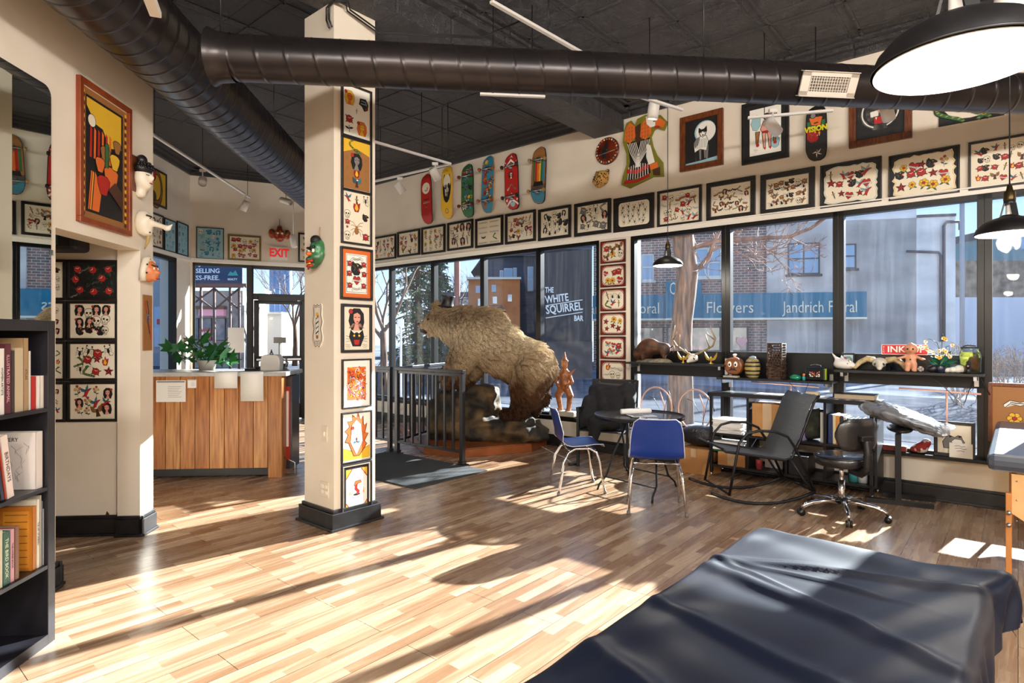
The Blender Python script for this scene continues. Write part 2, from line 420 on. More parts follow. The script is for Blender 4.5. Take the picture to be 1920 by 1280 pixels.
# beams
bs0, bs1 = onplane(1115, 256, N, D).dot(U), onplane(1170, 245, N, D).dot(U)
g = MB()
for k in (0,):
    sn(g, bs0, bs1, -6, D, BZ, CEIL)
    sn(g, bs0-.09, bs1+.09, -6, D, CEIL-.07, CEIL); sn(g, bs0-.16, bs1+.16, -6, D, CEIL-.025, CEIL)
struct(g.build('ceiling_beam', M_tin, bevel=.006))
g = MB()                                                        # tin cornice round the walls
for d_, h_ in ((.05, .12), (.12, .06), (.2, .025)):
    wallbox(g, wp(sL), wp(sR), CEIL-h_, CEIL, d_, -N); wallbox(g, lp(a2), lp(aE), CEIL-h_, CEIL, d_, B); wallbox(g, ep(0), ep(eR), CEIL-h_, CEIL, d_, -EN)
struct(g.build('trim_1', M_tin, bevel=.006))
g = MB()                                                        # tin ceiling battens, one grid
for k in range(-14, 8):
    s_ = k*.61+.1
    sn(g, s_-.012, s_+.012, -5, D-.2, CEIL-.008, CEIL)
for k in range(-9, 11):
    n_ = k*.61+.2
    sn(g, -8.5, 6, n_-.012, n_+.012, CEIL-.008, CEIL)
struct(g.build('trim_2', M_tin))
# white ledge over the windows, sill
g = MB(); wallbox(g, wp(sL), wp(sR), HEAD, HEAD+.055, .022, -N); wallbox(g, wp(sL), wp(sR), HEAD+.055, HEAD+.07, .032, -N)
struct(g.build('trim_3', M_trimw, bevel=.003))
g = MB(); wallbox(g, ep(0), ep(eR), EH+.01, EH+.07, .03, -EN); wallbox(g, lp(a2), lp(aE), EH+.01, EH+.07, .03, B); wallbox(g, ep(0), ep(e_w0-.03), 0, EH, .01, -EN)
struct(g.build('trim_4', M_trimw, bevel=.003))
g = MB(); wallbox(g, wp(sL), wp(sR), SILL-.012, SILL+.018, .11, -N); wallbox(g, wp(sL), wp(s_pier0), SILL-.05, SILL-.012, .03, -N)
struct(g.build('trim_5', M_alu, bevel=.004))
# windows
wi = [0]
def window(s0, s1, fl_, fr_, dirty=False, z0=SILL, z1=HEAD, band=False):
    wi[0] += 1
    g = MB(); d0, d1 = -.02, .09
    c = .05
    def seg(a, b, za, zb): 
        pa, pb = wp(a, -d0), wp(b, -d0)
        wallbox(g, pa, pb, za, zb, d1, N)
    seg(s0, s0+fl_, z0, z1); seg(s1-fr_, s1, z0, z1); seg(s0, s1, z1-c, z1); seg(s0, s1, z0, z0+.045)
    # slim inner lip
    if band: seg(s0, s1, 1.03, 1.32)
    o = struct(g.build('window_%d' % wi[0], M_alu, bevel=.003)); o['label'] = 'black framed shop window'
    g = MB(); g.at(wp((s0+s1)/2, -.045), RZW)
    w = (s1-s0)/2-.01
    g.add([(-w, 0, z0+.02), (w, 0, z0+.02), (w, 0, z1-.02), (-w, 0, z1-.02)], [(0, 1, 2, 3)])
    p = g.build('pane', M_dirty if dirty else M_glass, o)
    return o
mull = [(700, 0), (728.7, 738), (808, 817), (900, 911), (1005.5, 1016)]
xs = [728.7, 738, 808, 817, 900, 911, 1005.5, 1016]
S = [ws(x) for x in xs]
mid = [(S[0]+S[1])/2, (S[2]+S[3])/2, (S[4]+S[5])/2, (S[6]+S[7])/2]
hw = .04
prev = sL+.12
for m_ in mid:
    window(prev, m_, hw, hw); prev = m_
window(prev, s_pier0, hw, .035)
rm = [ws(1362), ws(1572.5), ws(1845.5)]
prev = s_pier1
for m_ in rm:
    window(prev, m_, .05, .05, True, band=True); prev = m_
window(prev, ws(2010), .055, .055, True)
# entry window, door and transom
def ebox(g, a, b, z0, z1, d0=.0, d1=.09):
    wallbox(g, ep(a, -d0), ep(b, -d0), z0, z1, d1, EN)
def pane_e(a, b, z0, z1, par, off=-.04, name='pane'):
    g = MB(); p, q = ep(a, off), ep(b, off)
    g.add([(p.x, p.y, z0), (q.x, q.y, z0), (q.x, q.y, z1), (p.x, p.y, z1)], [(0, 1, 2, 3)]); return g.build(name, M_glass, par)
g = MB(); ebox(g, e_w0, e_w0+.04, .4, EH); ebox(g, e_w1-.02, e_d0+.03, 0, EH); ebox(g, e_w0, e_w1, EH-.05, EH); ebox(g, e_w0, e_w1, .4, .46)
o = struct(g.build('window_20', M_alu, bevel=.003)); pane_e(e_w0, e_w1, .42, EH-.02, o)
zt1, zt0 = ez(520, 551), ez(520, 562)
g = MB(); ebox(g, e_d0, e_d1, EH-.06, EH); ebox(g, e_d0, e_d1, zt0, zt1); ebox(g, e_d0, e_d0+.03, 0, EH); ebox(g, e_d1-.05, e_d1, 0, EH); ebox(g, es(566), es(575), 0, zt0)
ebox(g, e_d0+.1, e_d0+.75, zt0-.03, zt0+.06, -.06, .06)
o = struct(g.build('door_1', M_alu, bevel=.003)); pane_e(e_d0, e_d1, zt1, EH-.04, o)
dd0, dd1 = e_d0+.035, es(568)
zr1, zr0 = ez(520, 667), ez(520, 677)
g = MB(); ebox(g, dd0, es(486), 0.02, zt0-.01, .01, .05); ebox(g, es(562), dd1, .02, zt0-.01, .01, .05); ebox(g, dd0, dd1, ez(520, 570), zt0-.01, .01, .05)
ebox(g, dd0, dd1, zr0, zr1, .01, .05); ebox(g, dd0, dd1, .02, .28, .01, .05)
lf = g.build('door_leaf', M_alu, o, bevel=.003); pane_e(dd0+.05, dd1-.05, .2, ez(520, 572), lf, -.035)
g = MB(); ebox(g, dd0+.04, dd1-.04, zr0+.02, zr0+.05, -.06, .025); g.build('push_bar', M_steel, lf)
# left wall window
g = MB()
def lbox(g, a, b, z0, z1, d0=-.02, d1=.09): wallbox(g, lp(a)-B*d0*1, lp(b)-B*d0, z0, z1, d1, -B)
lbox(g, l_w0, l_w1, EH-.06, EH); lbox(g, l_w0, l_w1, .4, .45); lbox(g, l_w1-.09, l_w1, .4, EH); lbox(g, l_w0, l_w0+.05, .4, EH)
o = struct(g.build('window_21', M_alu, bevel=.003))
g = MB(); p, q = lp(l_w0)-B*.05, lp(l_w1)-B*.05
g.add([(p.x, p.y, .42), (q.x, q.y, .42), (q.x, q.y, EH-.02), (p.x, p.y, EH-.02)], [(0, 1, 2, 3)]); g.build('pane', M_glass, o)
# ================================================================== drawn motifs (flat ink shapes on a print)
INKC = ['EDE3CC', '151314', 'B3221C', '2E6B3C', 'E3B52E', '2F7F9E', '9C6A38', 'E0A08C', '7E7C78', 'DD6E2A', 'F6F3EA', '4A2A1C', '9CC4CE', '6E3F8C']
P_, K_, R_, G_, Y_, T_, N_, S_, A_, O_, W_, D_, L_, V_ = range(14)
INKM = [mat('ink_%d' % i, c, .55) for i, c in enumerate(INKC)]
class Ink:
    def __init__(s, mb, y=0.0): s.mb = mb; s.y0 = y; s.k = 0; s.c = (0, 0); s.s = 1; s.r = 0; s.fx = 1; s.pal = None; s.lw = 1.0
    def put(s, c, sc, r=0, fx=1): s.c = c; s.s = sc; s.r = r; s.fx = fx; s.k = 0; return s
    def P(s, p):
        x, z = p[0]*s.fx, p[1]; a = s.r
        return (s.c[0]+s.s*(x*math.cos(a)-z*math.sin(a)), s.c[1]+s.s*(x*math.sin(a)+z*math.cos(a)))
    def col(s, c): return s.pal.get(c, c) if s.pal else c
    def Y(s): s.k += 1; return s.y0-.0003-.00022*s.k
    def poly(s, pts, c, ol=0.0):
        q = [s.P(p) for p in pts]
        # fan from the centroid so that lobed shapes fill well
        cx = sum(p[0] for p in q)/len(q); cz = sum(p[1] for p in q)/len(q); y = s.Y()
        v = [(cx, y, cz)]+[(p[0], y, p[1]) for p in q]; n = len(q)
        s.mb.add(v, [(0, i+1, (i+1) % n+1) for i in range(n)], s.col(c))
        if ol: s.line(list(pts)+[pts[0], pts[1]], ol, K_)
        return s
    def line(s, pts, w, c=K_, taper=False):
        q = [Vector(s.P(p)) for p in pts]; n = len(q); y = s.Y(); v = []; w = w*s.s*s.lw
        for i, p in enumerate(q):
            t = q[min(i+1, n-1)]-q[max(i-1, 0)]
            t = t.normalized() if t.length > 1e-9 else Vector((1, 0)); nn = Vector((-t.y, t.x))
            ww = w*(1-.85*i/(n-1)) if taper else w
            a = p+nn*ww/2; b = p-nn*ww/2; v += [(a.x, y, a.y), (b.x, y, b.y)]
        s.mb.add(v, [(2*i, 2*i+1, 2*i+3, 2*i+2) for i in range(n-1)], s.col(c)); return s
    def disc(s, c, r, col, ol=0.0, n=14, ry=None):
        ry = ry or r; return s.poly([(c[0]+r*math.cos(2*PI*i/n), c[1]+ry*math.sin(2*PI*i/n)) for i in range(n)], col, ol)
def arc(cx, cz, r, a0, a1, n=8, ry=None):
    ry = ry or r; return [(cx+r*math.cos(a0+(a1-a0)*i/n), cz+ry*math.sin(a0+(a1-a0)*i/n)) for i in range(n+1)]
def leaf(k, x, z, a, L, c=G_, w=.35):
    ca, sa = math.cos(a), math.sin(a)
    pts = [(0, 0), (.3*L, w*L*.5), (.65*L, w*L*.4), (L, 0), (.65*L, -w*L*.4), (.3*L, -w*L*.5)]
    k.poly([(x+p[0]*ca-p[1]*sa, z+p[0]*sa+p[1]*ca) for p in pts], c, .05)
def m_rose(k, c=R_):
    for a in (.4, 2.5, 3.9, 5.6): leaf(k, .45*math.cos(a), .45*math.sin(a), a, .62)
    n = 10; k.poly([((.62+.09*(i % 2))*math.cos(2*PI*i/(2*n)), (.62+.09*(i % 2))*math.sin(2*PI*i/(2*n))) for i in range(2*n)], c, .07)
    k.line(arc(0, .05, .42, .3, 3.6, 9), .06); k.line(arc(.05, -.02, .24, 2.6, 7.0, 9), .06); k.line(arc(-.1, .02, .52, 3.3, 5.3, 7), .05)
    k.line([(-.3, .25), (0, .1), (.3, .3)], .07, W_)
def m_heart(k):
    h = [(0, -.8), (.55, -.2), (.72, .25), (.55, .6), (.25, .65), (0, .4), (-.25, .65), (-.55, .6), (-.72, .25), (-.55, -.2)]
    k.poly(h, R_, .08); k.poly([(-.95, -.12), (-.6, .1), (.6, -.02), (.95, .22), (.95, -.05), (.6, -.27), (-.6, -.15), (-.95, -.36)], W_, .05)
    k.line([(-.6, -.03), (.6, -.14)], .05)
def m_dagger(k):
    k.poly([(-.12, .25), (.12, .25), (.1, -.7), (0, -1), (-.1, -.7)], A_, .05); k.line([(0, .2), (0, -.85)], .03)
    k.poly([(-.42, .36), (.42, .36), (.36, .22), (-.36, .22)], Y_, .05); k.poly([(-.08, .36), (.08, .36), (.1, .8), (-.1, .8)], D_, .04); k.disc((0, .9), .12, R_, .04)
def m_skull(k, c=P_):
    k.poly([(0, .85), (.45, .72), (.68, .35), (.62, -.05), (.42, -.25), (.36, -.7), (0, -.8), (-.36, -.7), (-.42, -.25), (-.62, -.05), (-.68, .35), (-.45, .72)], c, .08)
    k.disc((-.27, .12), .18, K_); k.disc((.27, .12), .18, K_); k.poly([(0, -.05), (.1, -.26), (-.1, -.26)], K_)
    for x in (-.2, -.07, .07, .2): k.line([(x, -.4), (x, -.66)], .04)
    k.line([(-.33, -.42), (.33, -.42)], .05)
def m_swallow(k, c=T_):
    k.poly([(-.1, .1), (.3, .3), (1, .85), (.75, .1), (.3, -.12), (0, -.15)], c, .06)
    k.poly([(-.1, .1), (-.3, .5), (-.4, 1), (-.05, .6), (.15, .2)], c, .06)
    k.poly([(-.8, .25), (-.45, .3), (.2, .05), (.5, -.5), (.95, -.75), (.4, -.75), (.3, -1), (.1, -.6), (-.3, -.05)], R_, .06)
    for t in (.35, .55, .75): k.line([(.1, .05), (t+.15, t*.75)], .035)
def m_snake(k, c=G_):
    p = [(.25*math.cos(5*t)*(1.6-t)*2.2-.05, -.95+1.7*t) for t in [i/22 for i in range(23)]]
    k.line(p, .34, K_); k.line(p, .23, c); 
    for i in range(1, 22, 2): k.line([(p[i][0]-.07, p[i][1]), (p[i][0]+.07, p[i][1]+.03)], .04, Y_)
    hx, hz = p[-1]; k.poly([(hx-.2, hz-.05), (hx-.12, hz+.2), (hx+.25, hz+.22), (hx+.4, hz), (hx+.1, hz-.08)], c, .06); k.line([(hx+.4, hz), (hx+.65, hz-.05)], .05, R_)
def m_star(k, c=R_):
    for i in range(5):
        a = PI/2+2*PI*i/5; o = (.85*math.cos(a), .85*math.sin(a))
        for sg, cc in ((-1, c), (1, K_)):
            b = a+sg*PI/5; k.poly([(0, 0), o, (.35*math.cos(b), .35*math.sin(b))], cc)
    for i in range(5):
        a = PI/2+2*PI*i/5; k.line([(.35*math.cos(a-PI/5), .35*math.sin(a-PI/5)), (.85*math.cos(a), .85*math.sin(a)), (.35*math.cos(a+PI/5), .35*math.sin(a+PI/5))], .05)
def m_anchor(k):
    k.line([(0, .6), (0, -.7)], .15, K_); k.line([(-.35, .45), (.35, .45)], .12, K_); k.line(arc(0, -.05, .65, PI*1.1, PI*1.9, 10), .14, K_)
    k.line(arc(0, .72, .15, 0, 2*PI, 10), .08, K_); k.line([(-.3, .8), (.35, .1), (-.35, -.2), (.3, -.6)], .07, Y_)
def m_butterfly(k, c=O_):
    for s_ in (-1, 1):
        k.poly([(0, .05), (s_*.35, .6), (s_*.9, .75), (s_*.85, .25), (s_*.4, -.02)], c, .06)
        k.poly([(0, 0), (s_*.5, -.1), (s_*.65, -.5), (s_*.3, -.75), (s_*.05, -.3)], L_, .06); k.disc((s_*.6, .42), .11, K_)
    k.line([(0, .35), (0, -.5)], .13, K_); k.line([(0, .35), (.2, .75)], .04); k.line([(0, .35), (-.2, .75)], .04)
def m_spider(k, c=K_):
    k.disc((0, -.25), .27, c, .04, ry=.36); k.disc((0, .18), .16, c)
    for s_ in (-1, 1):
        for a, b in ((.8, .9), (.35, .75), (-.25, .8), (-.8, .55)): k.line([(0, .1+a*.1), (s_*.45, a*.7+.15), (s_*b, a)], .06, c)
def m_scorpion(k, c=K_):
    k.disc((0, 0), .2, c, ry=.42)
    k.line([(0, -.35), (.1, -.75), (.5, -.85), (.7, -.5), (.5, -.3)], .13, c, True)
    for s_ in (-1, 1):
        k.line([(0, .3), (s_*.45, .5), (s_*.4, .9)], .08, c); k.disc((s_*.4, .85), .13, c)
        for a in (.25, 0, -.25): k.line([(0, a), (s_*.4, a+.12), (s_*.6, a-.15)], .045, c)
def m_panther(k, c=K_):
    k.poly([(-.8, .5), (-.55, .85), (-.25, .6), (.2, .65), (.75, .35), (.85, .1), (.35, .05), (.15, -.2), (.55, -.45), (.3, -.8), (-.35, -.85), (-.8, -.35)], c, .03)
    k.poly([(.8, .08), (.35, .02), (.12, -.2), (.5, -.42), (.3, -.15)], R_); k.disc((.15, .35), .09, Y_); k.line([(.65, .05), (.6, -.12)], .06, W_); k.line([(.4, .02), (.38, -.14)], .06, W_)
    k.line([(-.5, .3), (-.2, .1), (-.35, -.3)], .05, A_); k.line([(-.1, .5), (.1, .45)], .05, A_)
def m_lady(k, c=K_, f=S_):
    k.poly([(-.3, .9), (.3, .9), (.65, .5), (.7, -.2), (.5, -.8), (-.5, -.8), (-.75, -.1), (-.6, .6)], c, .03)
    k.poly([(-.3, .45), (.05, .6), (.35, .4), (.36, 0), (.1, -.35), (-.15, -.3), (-.33, .05)], f, .04)
    k.poly([(-.15, -.3), (.1, -.35), (.3, -.85), (-.35, -.85)], f); k.line([(-.2, .2), (-.04, .22)], .06); k.line([(.12, .22), (.28, .2)], .06); k.line([(-.03, -.14), (.15, -.14)], .08, R_)
    k.disc((-.55, .65), .2, R_, .04)
def m_eagle(k, c=N_):
    for s_ in (-1, 1):
        k.poly([(0, .2), (s_*.35, .7), (s_*.95, .95), (s_*.9, .3), (s_*.7, -.1), (s_*.3, -.2)], c, .05)
        for t in (.35, .55, .75): k.line([(s_*t, .6), (s_*(t+.1), -.02)], .045)
    k.poly([(-.18, .3), (.15, .35), (.2, -.3), (.35, -.9), (-.35, -.9), (-.22, -.3)], D_, .04); k.poly([(-.12, .3), (-.05, .62), (.2, .6), (.42, .42), (.15, .35)], W_, .04)
def m_banner(k):
    k.poly([(-1, -.2), (-.6, .15), (0, .02), (.6, .25), (1, .05), (.95, -.2), (.6, 0), (0, -.25), (-.6, -.1), (-.9, -.42)], W_, .05)
    k.line([(-.6, .02), (-.2, -.06), (.2, -.06), (.6, .12)], .06); m = k.k
def m_flame(k):
    k.poly([(0, 1), (.25, .4), (.6, .6), (.5, -.1), (.3, -.7), (-.3, -.7), (-.55, -.1), (-.45, .45), (-.15, .3)], R_, .05); k.poly([(0, .5), (.2, .05), (.3, -.3), (0, -.6), (-.3, -.3), (-.2, .1)], Y_)
def m_cards(k):
    for a in (-.35, 0, .35):
        p = [(-.3, -.5), (.3, -.5), (.3, .5), (-.3, .5)]; k.poly([(x*math.cos(a)-z*math.sin(a)+a, x*math.sin(a)+z*math.cos(a)) for x, z in p], W_, .05)
    k.disc((.35, 0), .12, R_)
def m_ship(k):
    k.poly([(-.8, -.3), (.9, -.3), (.6, -.75), (-.55, -.75)], N_, .05)
    for x, h in ((-.45, .6), (.0, .9), (.45, .55)): k.line([(x, -.3), (x, h)], .05); k.poly([(x-.24, h*.85), (x+.2, h*.85), (x+.25, .1), (x-.3, .1)], W_, .04)
def m_flower(k, c=Y_):
    for i in range(6):
        a = i*PI/3; k.disc((.42*math.cos(a), .42*math.sin(a)), .28, c, .05, 9)
    k.disc((0, 0), .22, R_, .05, 9); leaf(k, .2, -.55, -.6, .6); leaf(k, -.2, -.55, -2.5, .6)
def m_bat(k):
    k.poly([(0, .25), (.25, .1), (.95, .5), (.75, -.15), (.45, -.1), (.3, -.4), (0, -.2), (-.3, -.4), (-.45, -.1), (-.75, -.15), (-.95, .5), (-.25, .1)], K_); k.disc((0, .2), .14, K_)
def m_scribble(k):
    k.line([(-.9, .5), (-.3, .6), (.1, .4), (.6, .55)], .08); k.line([(-.8, .1), (-.1, .2), (.4, 0), (.8, .15)], .08); k.line([(-.6, -.35), (0, -.25), (.5, -.4)], .07)
def m_spray(k):
    k.line([(-.3, -.9), (0, -.2), (.1, .6)], .06, G_)
    for i, (x, z) in enumerate(((.1, .7), (-.3, .3), (.4, .25), (.1, -.1))): k.disc((x, z), .2, (R_, Y_, O_, S_)[i], .05, 8)
    leaf(k, -.1, -.4, .3, .5); leaf(k, -.15, -.5, 2.8, .5)
ALLM = [m_rose, m_heart, m_dagger, m_skull, m_swallow, m_snake, m_star, m_anchor, m_butterfly, m_spider, m_panther, m_lady, m_eagle, m_banner, m_flame, m_cards, m_ship, m_flower, m_spray]
BW = {R_: A_, G_: A_, Y_: P_, T_: A_, N_: A_, S_: P_, O_: A_, D_: K_, L_: P_, V_: A_, W_: P_}
TEAL = {R_: T_, G_: L_, Y_: L_, N_: A_, S_: L_, O_: L_, D_: A_, K_: T_, V_: T_, W_: L_, A_: L_}
SOFT = {D_: K_, V_: A_, T_: L_}
def scatter(k, w, h, nx, nz, seed, ms=ALLM, pal=None, size=.44, jit=.5, mrg=.03, alt=None):
    rr = random.Random(seed); cw, ch = (w-2*mrg)/nx, (h-2*mrg)/nz; last = None
    for i in range(nx):
        for j in range(nz):
            m = rr.choice(ms)
            if m is last: m = rr.choice(ms)
            last = m
            sc = min(cw, ch)*size*rr.uniform(.82, 1.12)
            x = -w/2+mrg+cw*(i+.5)+rr.uniform(-jit, jit)*cw*.5; z = -h/2+mrg+ch*(j+.5)+rr.uniform(-jit, jit)*ch*.5
            k.put((x, z), sc, rr.uniform(-.35, .35), rr.choice((-1, 1))); k.pal = pal if not callable(pal) else pal(rr); m(k)
    k.pal = None
M_frame = noise_mat('black_frame_wood', '121011', '241E1D', 20, .4, .1, stretch=(1, 1, 6))
M_frameb = noise_mat('brown_frame_wood', '54290F', '7A4120', 12, .35, .1, stretch=(6, 1, 1))
M_framed = noise_mat('dark_red_frame_wood', '3A1512', '5A241D', 12, .35, .1)
M_gold = mat('old_gold_frame', '6E5A1E', .4, .3)
def pic_glass(): return M_clear
def picture(name, label, cat, loc, rz, w, h, draw, fw=.028, fd=.022, fm=None, matc=None, matw=0.0, paper=P_, group=None, ragged=None, roll=0.0, back=0.0):
    t = thing(name, label, cat, loc, rz, group)
    if roll: t.rotation_euler = (0, roll, rz)
    x, z = w/2, h/2
    if fm is not None:
        g = MB(); b0 = -fd-back; b1 = -back
        g.box(-x, x, b0, b1, z-fw, z); g.box(-x, x, b0, b1, -z, -z+fw); g.box(-x, -x+fw, b0, b1, -z+fw, z-fw); g.box(x-fw, x, b0, b1, -z+fw, z-fw)
        g.build('frame', fm, t, bevel=.003)
    else: fw = 0
    yb = -.008-back
    g = MB(); ix, iz = x-fw*.9, z-fw*.9
    if matc is not None:
        g.box(-ix, ix, yb, yb+.006, -iz, iz, matc); g.build('mount_board', INKM, t); g = MB(); yb -= .0015; ix -= matw; iz -= matw
    if ragged is not None:
        rr = random.Random(ragged); n = 44; g.box(-ix, ix, yb, yb+.006, -iz, iz, K_); pts = []
        for i in range(n):
            a = 2*PI*i/n; c, s_ = math.cos(a), math.sin(a); m = 1/max(abs(c), abs(s_)); q = rr.uniform(.85, .96)
            pts.append((ix*c*m*q, iz*s_*m*q))
        kk = Ink(g, yb); kk.poly(pts, paper); kk.poly([(p[0]*.97, p[1]*.97) for p in pts], L_ if ragged % 2 else Y_); kk.poly([(p[0]*.95, p[1]*.95) for p in pts], paper); yb -= .0009
        ix *= .9; iz *= .88
    else: g.box(-ix, ix, yb, yb+.006, -iz, iz, paper)
    k = Ink(g, yb); draw(k, 2*ix, 2*iz); g.build('print', INKM, t)
    return t
def sheet(nx, nz, seed, **kw): return lambda k, w, h: scatter(k, w, h, nx, nz, seed, **kw)
# ================================================================== flash sheets above the windows
def on_win(px0, px1, ty, by, ref=None):
    """wall position and size of a picture from its left edge's two corners"""
    s0, s1 = ws(px0), ws(px1); z1, z0 = wz(px0, ty), wz(px0, by); return (s0+s1)/2, (z0+z1)/2, s1-s0, z1-z0
GRP = 'tattoo flash sheets in a row above the shop windows'
ROW = [
 (700.5, 743.6, 446, 490, 'leftmost flash sheet of the row above the windows, half behind the column', (5, 4), SOFT, ALLM, .030, None),
 (746.7, 788.2, 436, 483, 'black framed sheet of small colour tattoos, second of the row from the column', (4, 4), SOFT, ALLM, .032, None),
 (791.8, 835.8, 427.7, 478, 'black framed sheet of green and yellow small tattoos left of the red skateboard', (4, 4), None, [m_skull, m_spray, m_butterfly, m_flower], .032, None),
 (840.6, 888, 419, 471, 'black framed sheet of pale lady and skull drawings under the yellow skull skateboard', (4, 3), {R_: A_, Y_: P_, O_: N_}, [m_lady, m_skull, m_eagle, m_spray, m_dagger], .033, None),
 (892.9, 944.4, 411.6, 465.6, 'black framed sheet of lettering rows beneath the two wheeled skateboards', 'letters', None, None, .035, None),
 (949, 1005.5, 402.5, 458.9, 'black framed sheet with tiny red and teal tattoos below the red chevron skateboard', (6, 4), SOFT, ALLM, .036, None),
 (1011, 1071.8, 394, 452.4, 'black framed sheet of black women and cats below the blue tailed skateboard', (5, 3), BW, [m_lady, m_panther, m_skull, m_spider, m_scorpion], .038, None),
 (1078.5, 1146.8, 383.4, 444.5, 'black framed sheet of faded snakes and flowers under the leopard head', (4, 3), {R_: A_, Y_: P_, O_: N_, G_: A_}, [m_snake, m_flower, m_rose, m_lady, m_scorpion], .045, None),
 (1152, 1227.5, 373.6, 437.5, 'black framed sheet of scorpions under the eagle cut-out', (5, 4), {K_: K_}, [m_scorpion], .052, 'rounded'),
 (1234, 1317, 360, 427.5, 'black framed sheet with red rose dagger behind the small pendant cord', (6, 4), SOFT, [m_rose, m_dagger, m_ship, m_swallow, m_anchor, m_skull, m_banner], .03, None),
 (1326, 1417.4, 344.8, 416.5, 'thick black framed sheet packed with grey mermaid drawings under the wolf painting', (7, 4), {R_: N_, G_: A_, T_: A_, O_: A_, V_: A_}, [m_snake, m_lady, m_swallow, m_eagle, m_ship, m_bat, m_banner], .05, None),
 (1427, 1528.8, 329.7, 404.7, 'thick black framed sheet of grey birds and bats right of the mermaid sheet', (7, 4), {R_: N_, G_: A_, T_: A_, O_: P_, V_: A_}, [m_bat, m_spider, m_eagle, m_skull, m_rose, m_panther, m_swallow], .056, None),
 (1539, 1654, 312, 392, 'flash sheet with pale blue ragged border and a crawling panther in the middle', (5, 3), SOFT, [m_star, m_butterfly, m_dagger, m_rose, m_swallow, m_heart, m_panther], .02, 13),
 (1667, 1800, 294, 378, 'flash sheet with scorched border, roses and a standing black panther', (5, 3), None, [m_rose, m_flower, m_spray, m_heart, m_star, m_panther, m_snake], .014, 8),
 (1816, 1935, 269, 359, 'flash sheet with top hat skull and red bird at the right end of the row', (6, 4), None, [m_skull, m_heart, m_flame, m_panther, m_swallow, m_dagger, m_eagle, m_rose], .018, None),
]
def letters_sheet(k, w, h):
    rr = random.Random(5)
    for j in range(5):
        for i in range(2):
            z = h*(.4-.2*j); x0 = -w*.42+i*w*.46
            if j == 3: k.put((x0+.09, z), .05); (m_bat if i == 0 else m_snake)(k); continue
            for q in range(7):
                k.put((x0+q*w*.052, z), w*.024); c = (K_, A_, T_, K_, K_)[j] if i == 0 else (K_, G_, T_, G_, G_)[j]
                k.line([(-.8, -1), (-.5+rr.random(), 1), (.8, -1)], .45, c)
                if rr.random() < .6: k.line([(-.6, 0), (.8, rr.uniform(-.4, .6))], .35, c)
def rounded_paper(fn):
    def f(k, w, h):
        g = k.mb; k.put((0, 0), 1)
        k.poly([(-w/2-.02, -h/2-.02), (w/2+.02, -h/2-.02), (w/2+.02, h/2+.02), (-w/2-.02, h/2+.02)], K_)
        r = .045; a, b = w/2-.02, h/2-.02; pts = []
        for cx, cz, t0 in ((a-r, b-r, 0), (-a+r, b-r, PI/2), (-a+r, -b+r, PI), (a-r, -b+r, 1.5*PI)): pts += arc(cx, cz, r, t0, t0+PI/2, 5)
        k.poly(pts, P_); k.y0 -= .0009; fn(k, w*.9, h*.88)
    return f
for i, (x0, x1, ty, by, lab, grid, pal, ms, fw, sp) in enumerate(ROW):
    s_, z_, w_, h_ = on_win(x0, x1, ty, by)
    if grid == 'letters': fn = letters_sheet
    else: fn = sheet(grid[0], grid[1], 40+i, ms=ms, pal=pal, size=.64)
    if sp == 'rounded': fn = rounded_paper(fn)
    picture('flash_frame', lab, 'framed picture', wp(s_, .001, z_), RZW, w_, h_, fn, fw, .03, M_frame, group=GRP, ragged=sp if isinstance(sp, int) else None)
# red framed sheets on the pier between the windows
zt = wz(1127, 452); zb = wz(1127, 718); n_ = 6; hh = (zt-zb)/n_
s0, s1 = ws(1127), ws(1174)
PN = ['topmost red framed sheet on the pier, with a black eagle', 'red framed sheet with a red heart, second from top on the pier', 'red framed sheet with snake and bird, third from top on the pier',
      'red framed sheet of red roses, fourth from top on the pier', 'red framed sheet of swallows and roses level with the dark shelf on the pier', 'lowest red framed sheet on the pier, partly behind the mesh chair']
for i in range(n_):
    ms = [[m_eagle, m_rose, m_flower, m_skull], [m_heart, m_flower, m_rose], [m_snake, m_swallow, m_dagger, m_spider], [m_rose, m_star, m_flower], [m_swallow, m_rose, m_butterfly, m_heart], [m_skull, m_banner, m_flame]][i]
    def fn(k, w, h, ms=ms, i=i):
        k.put((0, 0), 1)
        for a in (-1, 1):
            for b in (-1, 1): k.poly([(a*w/2, b*h/2), (a*(w/2-.045), b*h/2), (a*w/2, b*(h/2-.045))], R_); k.line([(a*(w/2-.06), b*h/2), (a*w/2, b*(h/2-.06))], .006)
        k.line([(-w/2+.012, h/2-.012), (w/2-.012, h/2-.012), (w/2-.012, -h/2+.012), (-w/2+.012, -h/2+.012), (-w/2+.012, h/2-.012)], .006, R_)
        scatter(k, w, h, 3, 2, 70+i, ms=ms, size=.6)
    picture('flash_frame', PN[i], 'framed picture', wp((s0+s1)/2, .001, zt-hh*(i+.5)), RZW, s1-s0, hh-.02, fn, .022, .02, M_framed, group='red framed flash sheets stacked on the pier')

